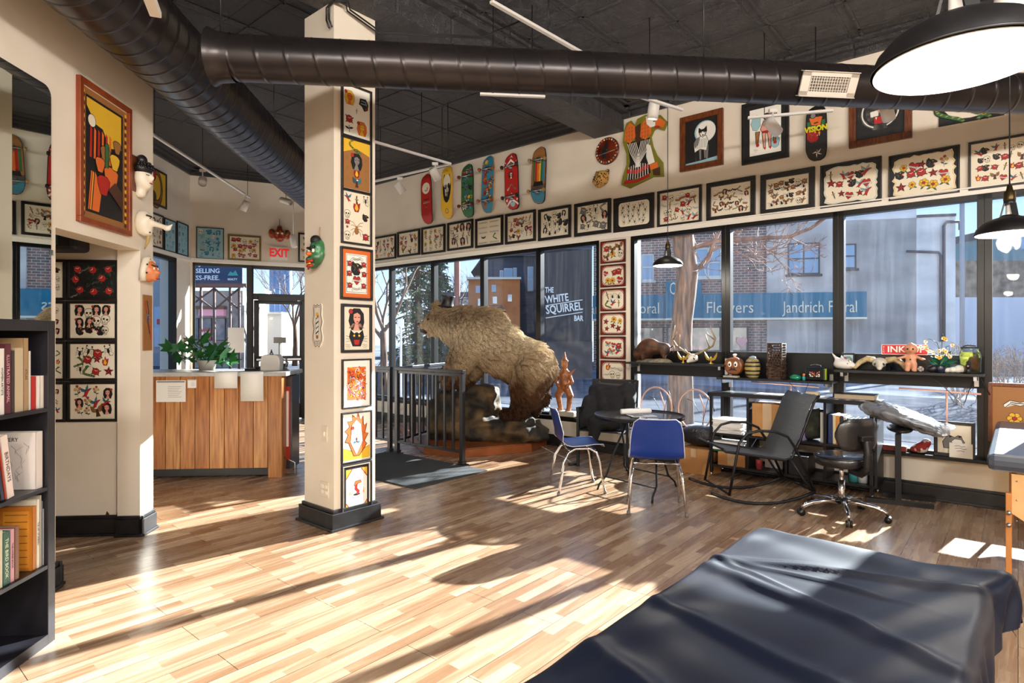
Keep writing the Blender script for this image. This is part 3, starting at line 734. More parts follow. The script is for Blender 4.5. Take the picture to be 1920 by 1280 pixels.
# ------------------------------------------------------------------ skateboards
M_wood = noise_mat('maple_ply', 'B98A52', 'CFA36B', 10, .4, .05, stretch=(1, 8, 1))
M_grip = mat('grip_tape', '1B1B1C', .9)
def skateboard(lab, px0, px1, ty, by, base, art, wheels=None, roll=0.0, shape='old', mats=None, cat='skateboard', rev=False):
    px = (px0+px1)/2; s_ = ws(px, .07); z1, z0 = wz(px, ty, .07), wz(px, by, .07)
    L = z1-z0; W = min(.26, (ws(px1, .07)-ws(px0, .07))*.98); 
    t = thing('skateboard', lab, cat, wp(s_, .07, (z0+z1)/2), RZW, 'skateboards hung on the wall over the windows'); t.rotation_euler = (0, roll, RZW)
    def wid(u):                                                 # u -1 tail .. 1 nose
        if shape == 'old': return W/2*(1-max(0, abs(u)-.55)**2*1.9)*(1.0 if u < .3 else 1.0-.10*((u-.3)/.7)) * math.sqrt(max(0, 1-max(0, (u-.82)/.18)**2)) * (math.sqrt(max(0.0, 1-max(0, (-u-.86)/.14)**2))*.55+.45)
        return W/2*math.sqrt(max(0, 1-max(0, (abs(u)-.72)/.28)**2))
    def kick(u): return -.055*max(0, (-u-.6)/.4)**1.3*-1 - .0
    g = MB(); n = 36; fr, bk = [], []
    rings = []
    for i in range(n+1):
        u = -1+2*i/n; u2 = max(-.9995, min(.9995, u)); w = max(.004, wid(u2)); z = u*L/2
        y = .05*max(0, (-u-.58)/.42)**1.4 + .035*max(0, (u-.75)/.25)**1.4
        rings.append([(-w, y-.006, z), (w, y-.006, z), (w, y+.006, z), (-w, y+.006, z)])
    g.rings(rings); fixn(g.build('deck', base, t, bevel=.002))
    g = MB(); k = Ink(g, -.0075); art(k, W, L, wid, lambda u: .05*max(0, (-u-.58)/.42)**1.4 + .035*max(0, (u-.75)/.25)**1.4)
    # bend the graphic onto the deck
    g.v = [(x, y + .05*max(0, (-(2*z/L)-.58)/.42)**1.4 + .035*max(0, ((2*z/L)-.75)/.25)**1.4, z) for x, y, z in g.v]
    g.build('deck_graphic', INKM, t)
    if wheels:
        for sg in (-1, 1):
            zz = sg*L*.27-.02*L; g = MB()
            g.rod((-W*.52, -.055, zz), (W*.52, -.055, zz), .009); g.prism([(-.03, zz-.02), (.03, zz-.02), (.018, zz+.03), (-.018, zz+.03)], -.05, -.008); g.box(-.028, .028, -.014, -.006, zz-.045, zz+.045)
            tr = g.build('truck', M_steel, t)
            for sx in (-1, 1):
                g = MB(); g.at((sx*W*.52, -.055, zz), 0, 0, PI/2); g.lathe([(.001, -.018), (.02, -.018), (.027, -.01), (.027, .01), (.02, .018), (.001, .018)], seg=14); g.build('wheel', wheels, tr)
    return t
def deckfill(k, W, L, wid, c, u0=-1.0, u1=1.0, f=.93):
    n = 24; a, b = [], []
    for i in range(n+1):
        u = u0+(u1-u0)*i/n; w = wid(max(-.99, min(.985, u)))*f; a.append((w, u*L/2*.985)); b.append((-w, u*L/2*.985))
    q = a+b[::-1]; y = k.Y(); k.mb.add([(p[0], y, p[1]) for p in q], [(i, i+1, 2*n-i, 2*n+1-i) for i in range(n)], c)
def art_red(k, W, L, wid, kk):
    k.put((0, 0), 1); deckfill(k, W, L, wid, R_)
    k.disc((0, L*.2), W*.36, P_); k.put((0, L*.2), 1); k.line(arc(0, 0, W*.22, .5, 4, 8), .02, R_); k.line(arc(.0, -.01, W*.13, 3.6, 7, 8), .02, R_)
    k.put((0, -L*.03), .07); m_bat(k); k.put((0, -L*.08), 1); k.line([(-W*.3, 0), (W*.3, 0)], .03, P_); k.put((0, -L*.2), .06); m_dagger(k); k.put((0, -L*.33), .05); m_scribble(k)
def art_yellow(k, W, L, wid, kk):
    k.put((0, 0), 1); deckfill(k, W, L, wid, Y_); k.disc((0, L*.1), W*.36, K_, ry=L*.31)
    k.disc((.0, L*.19), W*.32, P_, ry=L*.14); k.put((0, 0), 1); k.poly([(-W*.3, L*.12), (W*.3, L*.14), (W*.2, -L*.12), (0, -L*.2), (-W*.18, -L*.1)], G_); k.poly([(-W*.2, L*.1), (W*.22, L*.12), (W*.1, -L*.1), (-W*.12, -L*.08)], P_)
    k.disc((-W*.1, L*.1), W*.12, K_, ry=L*.05); k.disc((W*.16, L*.11), W*.1, K_, ry=L*.05); k.line([(-W*.1, -L*.02), (W*.15, -L*.02)], .012); k.line(arc(0, -L*.36, W*.13, 0, 6.28, 10), .008, D_)
def art_multi(base, cols, seed, dark=None):
    def f(k, W, L, wid, kk):
        k.put((0, 0), 1); deckfill(k, W, L, wid, base)
        rr = random.Random(seed)
        for j in range(26):
            x = rr.uniform(-.32, .32)*W; z = rr.uniform(-.36, .38)*L; k.put((x, z), rr.uniform(.035, .065), rr.uniform(0, 6)); k.pal = {R_: rr.choice(cols), G_: rr.choice(cols), Y_: rr.choice(cols), T_: rr.choice(cols), A_: rr.choice(cols)}
            rr.choice([m_rose, m_flame, m_snake, m_skull, m_flower, m_butterfly])(k)
        k.pal = None
        if dark is not None: k.put((0, 0), 1); k.k = 12; deckfill(k, W, L, wid, dark, -.98, -.55)
    return f
def art_chevron(k, W, L, wid, kk):
    k.put((0, 0), 1); deckfill(k, W, L, wid, R_)
    for z in (.42, .34, -.26, -.34):
        s_ = 1 if z > 0 else 1
        k.poly([(-W*.4, z*L-W*.3), (0, z*L+W*.15), (0, z*L+W*.0)], W_); k.poly([(W*.4, z*L-W*.3), (0, z*L+W*.0), (0, z*L+W*.15)], W_)
        k.line([(-W*.4, z*L-W*.28), (0, z*L+W*.08), (W*.4, z*L-W*.28)], .026, W_)
    k.put((0, L*.1), .06); m_lady(k, K_, P_); k.put((0, L*.1), .045); m_skull(k); k.put((0, -L*.1), 1); k.line([(-W*.3, -W*.2), (0, W*.15), (W*.3, -W*.2)], .03, P_); k.disc((0, -L*.3), W*.17, L_); k.put((0, -L*.3), .03); m_skull(k)
def art_stripes(k, W, L, wid, kk):
    k.put((0, 0), 1); deckfill(k, W, L, wid, N_); 
    for x, c in ((-.34, G_), (-.2, R_), (-.06, O_), (.08, Y_), (.2, G_), (.33, T_)):
        k.poly([(x*W-.012, -L*.12), (x*W+.02, -L*.12), (x*W+.02, L*.3), (x*W-.012, L*.27)], c)
    k.put((.0, L*.06), .07); m_flame(k); k.put((0, 0), 1); deckfill(k, W, L, wid, T_, -.98, -.35); k.k += 1; k.poly([(-W*.36, -L*.2), (W*.36, -L*.2), (W*.3, -L*.12), (0, -L*.05), (-W*.3, -L*.12)], K_)
skateboard('pink red skateboard deck with round emblem and no wheels', 788.5, 811, 324.5, 419, M_framed, art_red, None, -.03)
skateboard('mustard yellow skateboard deck with a green skull, without wheels', 826.5, 850, 310, 409, M_wood, art_yellow, None, .02)
M_whr = mat('dark_red_wheel', '6A1B1B', .4); M_who = mat('amber_wheel', '8C4A1C', .4); M_whk = mat('dark_wheel', '241414', .4); M_wht = mat('tan_wheel', '9A7A4A', .4)
skateboard('green skateboard with dark red wheels and crowded cartoon graphic', 864, 889, 306, 406.5, M_grip, art_multi(G_, [R_, Y_, K_, G_, T_], 3), M_whr, .0)
skateboard('blue edged skateboard with amber wheels and orange graphic', 901.5, 928, 291, 398.5, M_wood, art_multi(T_, [O_, Y_, R_, N_], 4), M_who, .05)
skateboard('red and white chevron skateboard with dark wheels', 945.5, 973, 285.5, 392, M_grip, art_chevron, M_whk, -.03)
skateboard('skateboard with rainbow stripes, blue tail and tan wheels', 996.5, 1024, 274, 380.5, M_grip, art_stripes, M_wht, .05)
def art_vision(k, W, L, wid, kk):
    k.put((0, 0), 1); deckfill(k, W, L, wid, K_)
    k.poly([(-W*.4, L*.1), (W*.4, L*.1), (W*.42, L*.2), (-W*.42, L*.2)], G_)
    k.poly([(-W*.22, L*.13), (W*.2, L*.1), (W*.3, L*.25), (W*.25, L*.4), (-W*.3, L*.4), (-W*.33, L*.25)], O_, .006); k.line([(-W*.1, L*.16), (W*.1, L*.17)], .012, K_)
    for x in (-.14, .17):
        k.disc((x*W, L*.3), W*.13, A_, .006); k.put((x*W, L*.3), .03); k.line(arc(0, 0, .6, 0, 6.2, 10), .16); k.disc((0, 0), .25, K_); k.put((0, 0), 1)
    k.put((-W*.1, -L*.06), .08); m_panther(k, R_); k.put((W*.15, L*-.02), .03); m_flame(k)
    k.put((W*.05, -L*.37), .06, .4); k.lw = 1.2; m_star(k, W_); k.put((W*.1, -L*.31), .05, .4); m_scribble(k); k.lw = 1
vb = skateboard('black skateboard deck lettered VISION with a goggled orange face', 1510, 1551, 196, 299, M_grip, art_vision, None, .0)
text_obj('VISION', .072, mat('vision_yellow', 'E8DC2A', .5), vb, (0, -.0115, .03), (PI/2, .0, 0), .0006, .92, bold=.004)
# ================================================================== special pictures on the window wall
def wall_pic(name, lab, cat, x0, x1, ty, by, draw, **kw):
    s_, z_, w_, h_ = on_win(x0, x1, ty, by); return picture(name, lab, cat, wp(s_, .001, z_), RZW, w_, h_, draw, **kw)
def wolf(k, w, h):
    k.put((0, 0), 1); k.poly([(-w/2, -h/2), (w/2, -h/2), (w/2, h/2), (-w/2, h/2)], K_); k.poly([(-w/2, -h/2), (w/2, -h/2), (w/2, -h*.38), (0, -h*.42), (-w/2, -h*.44)], L_)
    k.disc((w*.1, h*.2), h*.24, L_, 0, 24); k.disc((w*.12, h*.2), h*.22, W_, 0, 24)
    k.put((0, -h*.06), h*.36)
    for x0, x1, z in ((-.42, -.36, -1), (-.12, -.08, -.95), (.18, .22, -.9), (.34, .33, -.95)): k.poly([(x0-.07, -.1), (x0+.1, -.1), (x1+.06, z), (x1-.06, z)], A_, .02)
    k.poly([(-.5, .1), (-.35, .35), (0, .5), (.3, .45), (.42, .1), (.3, -.45), (-.1, -.3), (-.45, -.45)], W_, .03); k.poly([(-.5, .1), (-.35, .35), (-.1, .42), (-.2, 0), (-.42, -.2)], A_)
    k.poly([(-.2, .75), (-.18, 1.02), (-.02, .88), (.15, .9), (.32, 1.05), (.34, .75), (.24, .5), (.07, .38), (-.1, .5)], K_); k.poly([(-.12, .68), (.05, .74), (.26, .68), (.18, .5), (.07, .42), (-.05, .5)], W_)
    k.disc((-.02, .68), .03, K_); k.disc((.17, .68), .03, K_); k.disc((.08, .52), .05, K_)
    for i in range(7): k.line([(-.3+.1*i, .3), (-.34+.1*i, -.25)], .025, A_)
wall_pic('wolf_painting', 'wolf standing before a full moon painted on black, in a carved brown wood frame', 'painting', 1277, 1357.5, 223, 324, wolf, fw=.062, fd=.04, fm=M_frameb)
def pinup(k, w, h):
    k.put((-w*.3, h*.2), w*.14); k.poly([(math.cos(i*.45)*(1+.2*(i % 2)), 1.7*math.sin(i*.45)*(1+.15*(i % 2))) for i in range(14)], L_, .07)
    k.put((w*.05, 0), h*.44)
    k.poly([(-.15, .5), (-.3, .1), (-.2, -.1), (.15, -.1), (.3, .2), (.1, .5)], S_, .03); k.disc((.0, .68), .16, D_, .03); k.disc((.02, .64), .1, S_)
    k.disc((.32, .72), .15, R_, .03); k.disc((-.08, .3), .08, W_, .02); k.disc((.12, .3), .08, W_, .02); k.poly([(-.25, 0), (.2, 0), (.1, -.15), (-.15, -.15)], R_)
    for x in (-.12, .14): k.poly([(x-.1, -.1), (x+.09, -.1), (x+.06, -.85), (x-.02, -.85)], S_, .03); k.poly([(x-.05, -.82), (x+.1, -.82), (x+.05, -.95)], R_)
    for x in (-.42, .4): k.poly([(x-.1, 0), (x+.1, 0), (x+.02, -.6), (x-.08, -.6)], N_, .03); k.disc((x, -.66), .08, R_)
    k.put((w*.32, -h*.28), w*.13); k.poly([(math.cos(i*.5)*(1+.2*(i % 2)), 1.5*math.sin(i*.5)) for i in range(12)], L_, .07); k.put((-w*.3, -h*.4), w*.08); m_scribble(k)
wall_pic('pin_up_print', 'pin-up dancer drawing with blue clouds on white, in a wide black frame', 'framed picture', 1392, 1480.5, 198, 311, pinup, fw=.03, fd=.03, fm=M_frame, matc=K_, matw=.055, paper=W_)
def tiger(k, w, h):
    k.put((0, 0), 1); k.poly([(-w/2, -h/2), (w/2, -h/2), (w/2, h/2), (-w/2, h/2)], K_)
    k.put((0, h*.05), h*.42); k.disc((0, 0), .95, A_, 0, 20, ry=.9)
    for s_ in (-1, 1):
        for j, r in enumerate((.9, .78, .66)): k.line([(s_*x, z) for x, z in arc(0, 0, r, -1.2, .6, 8)], .06, (K_, W_, K_)[j])
        k.poly([(s_*.05, .1), (s_*.42, .05), (s_*.4, -.2), (s_*.08, -.28)], W_); k.disc((s_*.3, .35), .09, Y_); k.disc((s_*.75, .8), .2, W_, .05)
        for i in range(3): k.line([(s_*.25, .6+.1*i), (s_*(.5+.1*i), .5+.14*i)], .06)
    k.poly([(-.13, .08), (.13, .08), (0, -.08)], S_); k.poly([(-.28, -.22), (.28, -.22), (.24, -.6), (-.24, -.6)], R_, .03); k.poly([(-.2, -.25), (-.12, -.25), (-.16, -.4)], W_); k.poly([(.2, -.25), (.12, -.25), (.16, -.4)], W_)
wall_pic('tiger_painting', 'snarling white tiger painted on black velvet, in a reddish wood frame', 'painting', 1593, 1711, 172, 280, tiger, fw=.06, fd=.04, fm=M_frameb)
def greens(k, w, h):
    k.put((0, 0), 1); k.poly([(-w/2, -h/2), (w/2, -h/2), (w/2, h/2), (-w/2, h/2)], K_); k.disc((0, 0), w*.42, P_, 0, 20, ry=h*.4)
    for x, s_ in ((-.35, 1), (.36, -1), (.05, 1)): k.put((x*w, -h*.1), h*.4, 0, s_); m_snake(k, G_)
    k.put((-.05*w, h*.15), h*.2); m_rose(k)
wall_pic('snake_canvas', 'unframed dark canvas with green snakes, half hidden above the black duct', 'painting', 1760, 1883, 168, 239, greens, fw=0)
# ---- eagle cut-out
def eagle_cut():
    x0, x1 = 1166, 1254; s_, z_, w_, h_ = on_win(x0, x1, 229, 357)
    t = thing('eagle_cutout', 'painted wooden eagle cut-out with orange scaled shoulders and striped wings', 'wall sign', wp(s_, .012, z_), RZW)
    X = lambda u: (u-.5)*w_; Z = lambda v: (.5-v)*h_
    out = [(.08, .16), (.14, .05), (.24, .03), (.32, .12), (.38, .03), (.55, 0), (.66, .03), (.86, .06), (1, .18), (.93, .28), (.78, .22), (.72, .25), (.66, .33), (.7, .47), (.78, .6), (.9, .72), (.92, .92), (.7, .9), (.55, .93), (.4, .96), (.2, 1), (.02, .93), (.06, .8), (.14, .65), (.14, .5), (.06, .32)]
    P = [(X(a), Z(b)) for a, b in out]
    g = MB(); g.prism(P, -.03, 0, 3); g.add([(0, -.0302, 0)]+[(a, -.0302, b) for a, b in P], [(0, i+1, (i+1) % len(P)+1) for i in range(len(P))], 3) if False else None
    g.build('board', [mat('olive_edge', '7C7A22', .5)], t)
    g = MB(); k = Ink(g, -.031); k.put((0, 0), 1)
    q = lambda L: [(X(a), Z(b)) for a, b in L]
    c = (.42, .5); ins = [((a-c[0])*.93+c[0], (b-c[1])*.955+c[1]) for a, b in out]
    k.poly(q([(.16, .34), (.65, .34), (.56, .62), (.66, .74), (.66, .84), (.14, .9), (.22, .62)]), K_)
    k.poly(q([(.33, .14), (.45, .1), (.47, .35), (.33, .4)]), D_)
    for (cx) in (.22, .56):
        k.poly(q([(cx-.1, .13), (cx, .06), (cx+.1, .12), (cx+.12, .28), (cx, .36), (cx-.12, .3)]), O_)
        for j in range(4):
            for i in range(3): k.line([(X(cx-.09+.06*i+a*.03), Z(.12+.055*j+b*.04)) for a, b in ((0, 0), (.5, 1), (1, 0))], .004, K_); 
        k.k = 6
    for i in range(6):
        a = .17+.035*i; k.line(q([(a, .36), (a+.06, .5), (.38+.01*i, .72)]), .008, W_); a = .64-.035*i; k.line(q([(a, .36), (a-.05, .5), (.38-.01*i, .72)]), .008, W_); k.k = 8
    for i in range(9): k.line(q([(.2+.05*i, .66+.01*abs(4-i)), (.17+.055*i, .88)]), .009, W_); k.k = 9
    k.poly(q([(.15, .72), (.38, .76), (.62, .7), (.63, .76), (.38, .82), (.14, .78)]), R_); k.poly(q([(.1, .88), (.4, .9), (.64, .84), (.64, .89), (.38, .94), (.08, .93)]), R_)
    k.poly(q([(.58, .42), (.66, .45), (.7, .56), (.75, .7), (.62, .72), (.57, .6)]), W_); k.poly(q([(.64, .72), (.8, .7), (.82, .78), (.66, .8)]), O_); k.poly(q([(.7, .8), (.86, .78), (.86, .9), (.72, .88)]), D_)
    k.poly(q([(.56, .03), (.68, .06), (.82, .09), (.78, .2), (.66, .2), (.58, .14)]), W_); k.poly(q([(.76, .12), (.86, .1), (.97, .18), (.92, .25), (.82, .2), (.76, .2)]), O_); k.poly(q([(.74, .19), (.84, .21), (.86, .24), (.76, .23)]), R_); k.disc((X(.74), Z(.12)), .014, T_, .004)
    g.build('painting', INKM, t)
eagle_cut()
# ---- round clock and leopard head
def clock():
    s_, z_, w_, h_ = on_win(1115, 1166, 263, 316); r = h_*.47
    t = thing('plate_clock', 'round brown clock plate with painted dark bird, under the beam end', 'clock', wp(s_, .002, z_), RZW)
    g = MB(); g.at((0, 0, 0), 0, PI/2); g.lathe([(.01, .0), (r*.9, .0), (r, .012), (r, .022), (r*.93, .03), (.01, .026)], seg=36); fixn(g.build('plate', noise_mat('oxblood_glaze', '4A1A0E', '7A2E16', 12, .2, .05), t))
    g = MB(); k = Ink(g, -.032); k.put((-r*.1, 0), r*.7); k.poly([(-.4, -.8), (-.5, -.1), (-.3, .5), (.1, .8), (.35, .75), (.2, .4), (.35, 0), (0, -.2), (.1, -.7)], K_, 0)
    for i in range(24): a = i*.26; k.put((.86*r*math.cos(a), .86*r*math.sin(a)), .012, a); k.poly([(-1, -1), (1, -.6), (.6, 1), (-.8, .7)], (A_, P_, O_)[i % 3])
    g.build('picture', INKM, t); g = MB(); g.rod((-.12, -.036, -.04), (.12, -.036, -.01), .003); g.rod((0, -.036, r*.05), (0, -.036, r*.1), .004); g.build('hands', M_steel, t)
clock()
def sdf_mesh(name, prims, res, mt, parent=None, bound=None, k=.05, noise=None, label=None, smooth_it=2, loc=None, rz=0):
    """one continuous body from capsules and ellipsoids, blended smoothly and skinned by marching tetrahedra-like voxel quads"""
    lo = np.array([1e9]*3); hi = -lo
    for p in prims:
        if p[0] == 'c':
            for q, r in ((p[1], p[3]), (p[2], p[4])): lo = np.minimum(lo, np.array(q)-r); hi = np.maximum(hi, np.array(q)+r)
        else:
            m = max(p[2]); lo = np.minimum(lo, np.array(p[1])-m); hi = np.maximum(hi, np.array(p[1])+m)
    lo -= 3*res; hi += 3*res; n = np.ceil((hi-lo)/res).astype(int)+1
    gx, gy, gz = np.meshgrid(*[lo[i]+res*np.arange(n[i]) for i in range(3)], indexing='ij'); Pn = np.stack([gx, gy, gz], -1)
    d = None
    for p in prims:
        kk = k
        if p[0] == 'c':
            a, b = np.array(p[1], float), np.array(p[2], float); ab = b-a; h = np.clip(((Pn-a) @ ab)/max(1e-9, ab @ ab), 0, 1)
            dd = np.linalg.norm(Pn-a-h[..., None]*ab, axis=-1)-(p[3]+(p[4]-p[3])*h)
        else:
            q = Pn-np.array(p[1])
            if len(p) > 3 and p[3] is not None: q = q @ np.array(Euler(p[3]).to_matrix())
            r = np.array(p[2]); k0 = np.linalg.norm(q/r, axis=-1); k1 = np.linalg.norm(q/(r*r), axis=-1); dd = k0*(k0-1)/np.maximum(k1, 1e-6)
        if d is None: d = dd
        else: h = np.clip(.5+.5*(d-dd)/kk, 0, 1); d = d*(1-h)+dd*h-kk*h*(1-h)
    if noise: d = d+noise(Pn)
    # surface nets
    ins = d < 0; c = ins[:-1, :-1, :-1].astype(int)
    s_ = sum(ins[i:n[0]-1+i, j:n[1]-1+j, l:n[2]-1+l].astype(int) for i in (0, 1) for j in (0, 1) for l in (0, 1))
    act = (s_ > 0) & (s_ < 8); idx = -np.ones(act.shape, int); ids = np.argwhere(act); idx[act] = np.arange(len(ids))
    acc = np.zeros((len(ids), 3)); cnt = np.zeros(len(ids))
    cor = [(i, j, l) for i in (0, 1) for j in (0, 1) for l in (0, 1)]
    for a in range(8):
        for b in range(a+1, 8):
            df = [cor[b][t]-cor[a][t] for t in range(3)]
            if sum(map(abs, df)) != 1: continue
            A_i = ids+np.array(cor[a]); B_i = ids+np.array(cor[b]); da = d[tuple(A_i.T)]; db = d[tuple(B_i.T)]
            m = (da < 0) != (db < 0); t = np.where(m, da/np.where(m, da-db, 1), 0); p = A_i+(B_i-A_i)*t[:, None]; acc[m] += p[m]; cnt[m] += 1
    V = lo+res*acc/cnt[:, None]; Fc = []
    for ax in range(3):
        sl0 = [slice(1, n[0]-1), slice(1, n[1]-1), slice(1, n[2]-1)]; sl0[ax] = slice(0, n[ax]-1)
        sl1 = list(sl0); sl1[ax] = slice(1, n[ax]); i0 = ins[tuple(sl0)]; i1 = ins[tuple(sl1)]; ch = np.argwhere(i0 != i1)
        off = np.array([1, 1, 1]); off[ax] = 0; ch2 = ch+off; o1, o2 = [t for t in range(3) if t != ax]
        e1 = np.zeros(3, int); e1[o1] = 1; e2 = np.zeros(3, int); e2[o2] = 1
        q = [idx[tuple((ch2-e).T)] for e in (e1+e2, e2, 0*e1, e1)]
        flip = i0[tuple(ch.T)]
        if ax == 1: flip = ~flip
        Q = np.stack(q, 1); Q = np.where(flip[:, None], Q, Q[:, ::-1]); Fc.append(Q)
    Fc = np.concatenate(Fc); Fc = Fc[(Fc >= 0).all(1)]
    for _ in range(smooth_it):
        nb = np.zeros_like(V); c_ = np.zeros(len(V))
        for a, b in ((0, 1), (1, 2), (2, 3), (3, 0)):
            for x, y in ((a, b), (b, a)): np.add.at(nb, Fc[:, x], V[Fc[:, y]]); np.add.at(c_, Fc[:, x], 1)
        V = V*.4+.6*nb/np.maximum(c_, 1)[:, None]
    me = bpy.data.meshes.new(name); me.from_pydata(V.tolist(), [], Fc.tolist()); me.materials.append(mt)
    me.polygons.foreach_set('use_smooth', [True]*len(me.polygons)); me.update()
    o = bpy.data.objects.new(name, me); COL.objects.link(o)
    if parent: o.parent = parent
    if loc is not None: o.location = loc
    o.rotation_euler = (0, 0, rz)
    if label: o['label'] = label
    return o
def leopard():
    s_, z_, w_, h_ = on_win(1118, 1155, 323, 365)
    t = thing('leopard_head', 'small mounted leopard head below the brown clock plate', 'wall ornament', wp(s_, .03, z_), RZW)
    m = mat('leopard_fur', 'C08A3C', .8); n, l, b = nodes(m); tc = n.new('ShaderNodeTexCoord'); v = n.new('ShaderNodeTexVoronoi'); v.inputs['Scale'].default_value = 42
    r = n.new('ShaderNodeValToRGB'); e = r.color_ramp.elements; e[0].position = .2; e[0].color = hexc('1C120A'); e[1].position = .45; e[1].color = hexc('C99A50'); e.new(.34).color = hexc('3A2412')
    l.new(tc.outputs['Object'], v.inputs['Vector']); l.new(v.outputs['Distance'], r.inputs[0]); l.new(r.outputs[0], b.inputs['Base Color'])
    sdf_mesh('head', [('e', (0, -.08, .02), (.095, .09, .10)), ('e', (-.02, -.17, -.035), (.05, .06, .045)), ('e', (.08, -.06, .1), (.03, .02, .035)), ('e', (-.08, -.06, .1), (.03, .02, .035)), ('e', (0, -.13, -.08), (.05, .05, .03))], .012, m, t, k=.03)
    g = MB()
    g.ell((-.02, -.228, -.02), .014, 8, 6); g.build('nose', M_black, t)
    for x in (-.05, .015): g = MB(); g.ell((x, -.165, .025), .013, 8, 6); g.build('eye', M_black, t)
leopard()
# ================================================================== pictures on the column
cnm = bp(cs, (cn+cn1)/2)
colR = math.atan2(-N.y, -N.x)+PI if False else math.atan2(N.y, N.x)
def cpic(lab, ty, by, draw, name='framed_flash', w=.285, **kw):
    # right face of the column: outward direction +U; local x = N
    px = 671; z1 = onplane(px, ty, U, cs).z; z0 = onplane(px, by, U, cs).z
    c = bp(cs+.001, cn+.2, (z0+z1)/2)
    z1 -= .006; z0 += .006
    return picture(name, lab, 'framed picture', c, math.atan2(N.y, N.x), w, z1-z0, draw, group='framed flash hung one above the other on the column', **kw)
def c1(k, w, h):
    for x, z, c in ((-.25, .27, Y_), (.2, -.27, O_)): k.put((x*w, z*h), w*.25); m_lady(k, c, O_ if c == Y_ else Y_)
    k.put((.26*w, .22*h), w*.22); k.poly([(-.6, .8), (.4, .9), (.8, .2), (.7, -.6), (.1, -.9), (-.3, -.3), (-.8, -.1)], K_); k.line([(-.4, .5), (.3, .5), (.5, 0)], .1, L_); k.line([(-.5, .1), (.3, .1)], .1, L_); k.disc((.4, -.5), .15, R_)
    k.put((-.27*w, -.14*h), w*.17); m_rose(k); k.put((-.27*w, -.32*h), w*.2); k.line([(0, .5), (.05, -.6)], .1); leaf(k, 0, 0, .3, .8, K_); leaf(k, 0, -.1, 2.8, .8, K_); k.put((0, .05*h), w*.08); m_dagger(k)
def c2(k, w, h):
    k.put((0, 0), 1); k.poly([(-w/2, -h/2), (w/2, -h/2), (w/2, h/2), (-w/2, h/2)], N_); k.poly([(-w/2, h*.2), (0, h*.32), (w/2, h*.22), (w/2, h/2), (-w/2, h/2)], Y_)
    k.pal = {N_: G_}; k.put((-.1*w, .38*h), w*.28); m_snake(k, G_); k.put((0, .05*h), w*.3); k.disc((0, .4), .5, Y_, .06); m_lady(k, K_, A_); k.put((0, -.17*h), w*.2); m_flame(k); k.put((0, -.36*h), w*.17); m_eagle(k, T_); k.pal = None
    for x, z in ((-.35, -.1), (.36, -.08), (-.33, -.3), (.35, -.28), (-.36, .1), (.36, .12)): k.put((x*w, z*h), w*.08); k.line([(-.6, -.8), (0, .8)], .12, G_); k.line([(.5, -.8), (0, .6)], .12, G_)
def c3(k, w, h):
    for m, x, z, s_ in ((m_swallow, -.33, .38, .13), (m_scorpion, .33, .36, .15), (m_flame, 0, .22, .2), (m_dagger, 0, .33, .15), (m_skull, -.33, .05, .14), (m_rose, -.33, -.1, .1), (m_panther, .33, .03, .13), (m_star, -.34, -.2, .06), (m_skull, -.33, -.37, .14), (m_rose, .33, -.36, .14)):
        k.put((x*w, z*h), s_*w*1.1); m(k)
    k.put((0, -.22*h), w*.27); m_spider(k, N_)
def c4(k, w, h):
    k.put((0, 0), 1); k.line([(-w*.47, -h*.47), (w*.47, -h*.47), (w*.47, h*.47), (-w*.47, h*.47), (-w*.47, -h*.47)], .004)
    for x, z in ((-.33, .25), (.33, .25), (-.33, -.3), (.33, -.3), (-.35, 0), (.35, 0)): k.put((x*w, z*h), w*.16); m_rose(k)
    k.put((0, .14*h), w*.33); m_panther(k); k.put((0, -.16*h), w*.24); m_heart(k); k.put((0, .38*h), w*.3); m_banner(k); k.put((0, -.38*h), w*.25); m_banner(k)
def c5(k, w, h):
    k.put((0, .2*h), w*.42); m_lady(k, K_, S_); k.put((0, 0), 1); k.poly([(-w*.3, 0), (-w*.16, h*.12), (w*.16, h*.12), (w*.3, 0), (w*.1, h*.03), (-w*.1, h*.03)], S_, .004)
    k.put((0, -.2*h), w*.4); k.poly([(-.6, .6), (-.4, .2), (0, .4), (.4, .2), (.6, .6), (.75, 0), (.4, -.8), (-.4, -.8), (-.75, 0)], K_); k.disc((-.25, .1), .1, Y_); k.disc((.25, .1), .1, Y_); k.poly([(-.3, -.25), (.3, -.25), (.2, -.65), (-.2, -.65)], R_)
    for s_ in (-1, 1):
        for i in range(3): k.line([(s_*.5, -.1-.1*i), (s_*1.05, .1-.25*i)], .03)
    k.put((-.33*w, -.43*h), .03); m_scribble(k); k.put((.33*w, -.43*h), .03); m_scribble(k)
def c6(k, w, h):
    rr = random.Random(9); k.put((0, 0), 1); k.poly([(-w*.38, -h*.38), (w*.38, -h*.38), (w*.38, h*.38), (-w*.38, h*.38)], O_); y = k.k
    for i in range(150):
        k.k = y+i % 5; x, z = rr.uniform(-.33, .33)*w, rr.uniform(-.34, .34)*h; a = rr.uniform(0, 6); k.line([(x, z), (x+.015*math.cos(a), z+.015*math.sin(a)), (x+.028*math.cos(a+.8), z+.028*math.sin(a+.8))], .006, rr.choice([R_, Y_, W_, V_, K_, L_, O_, R_]))
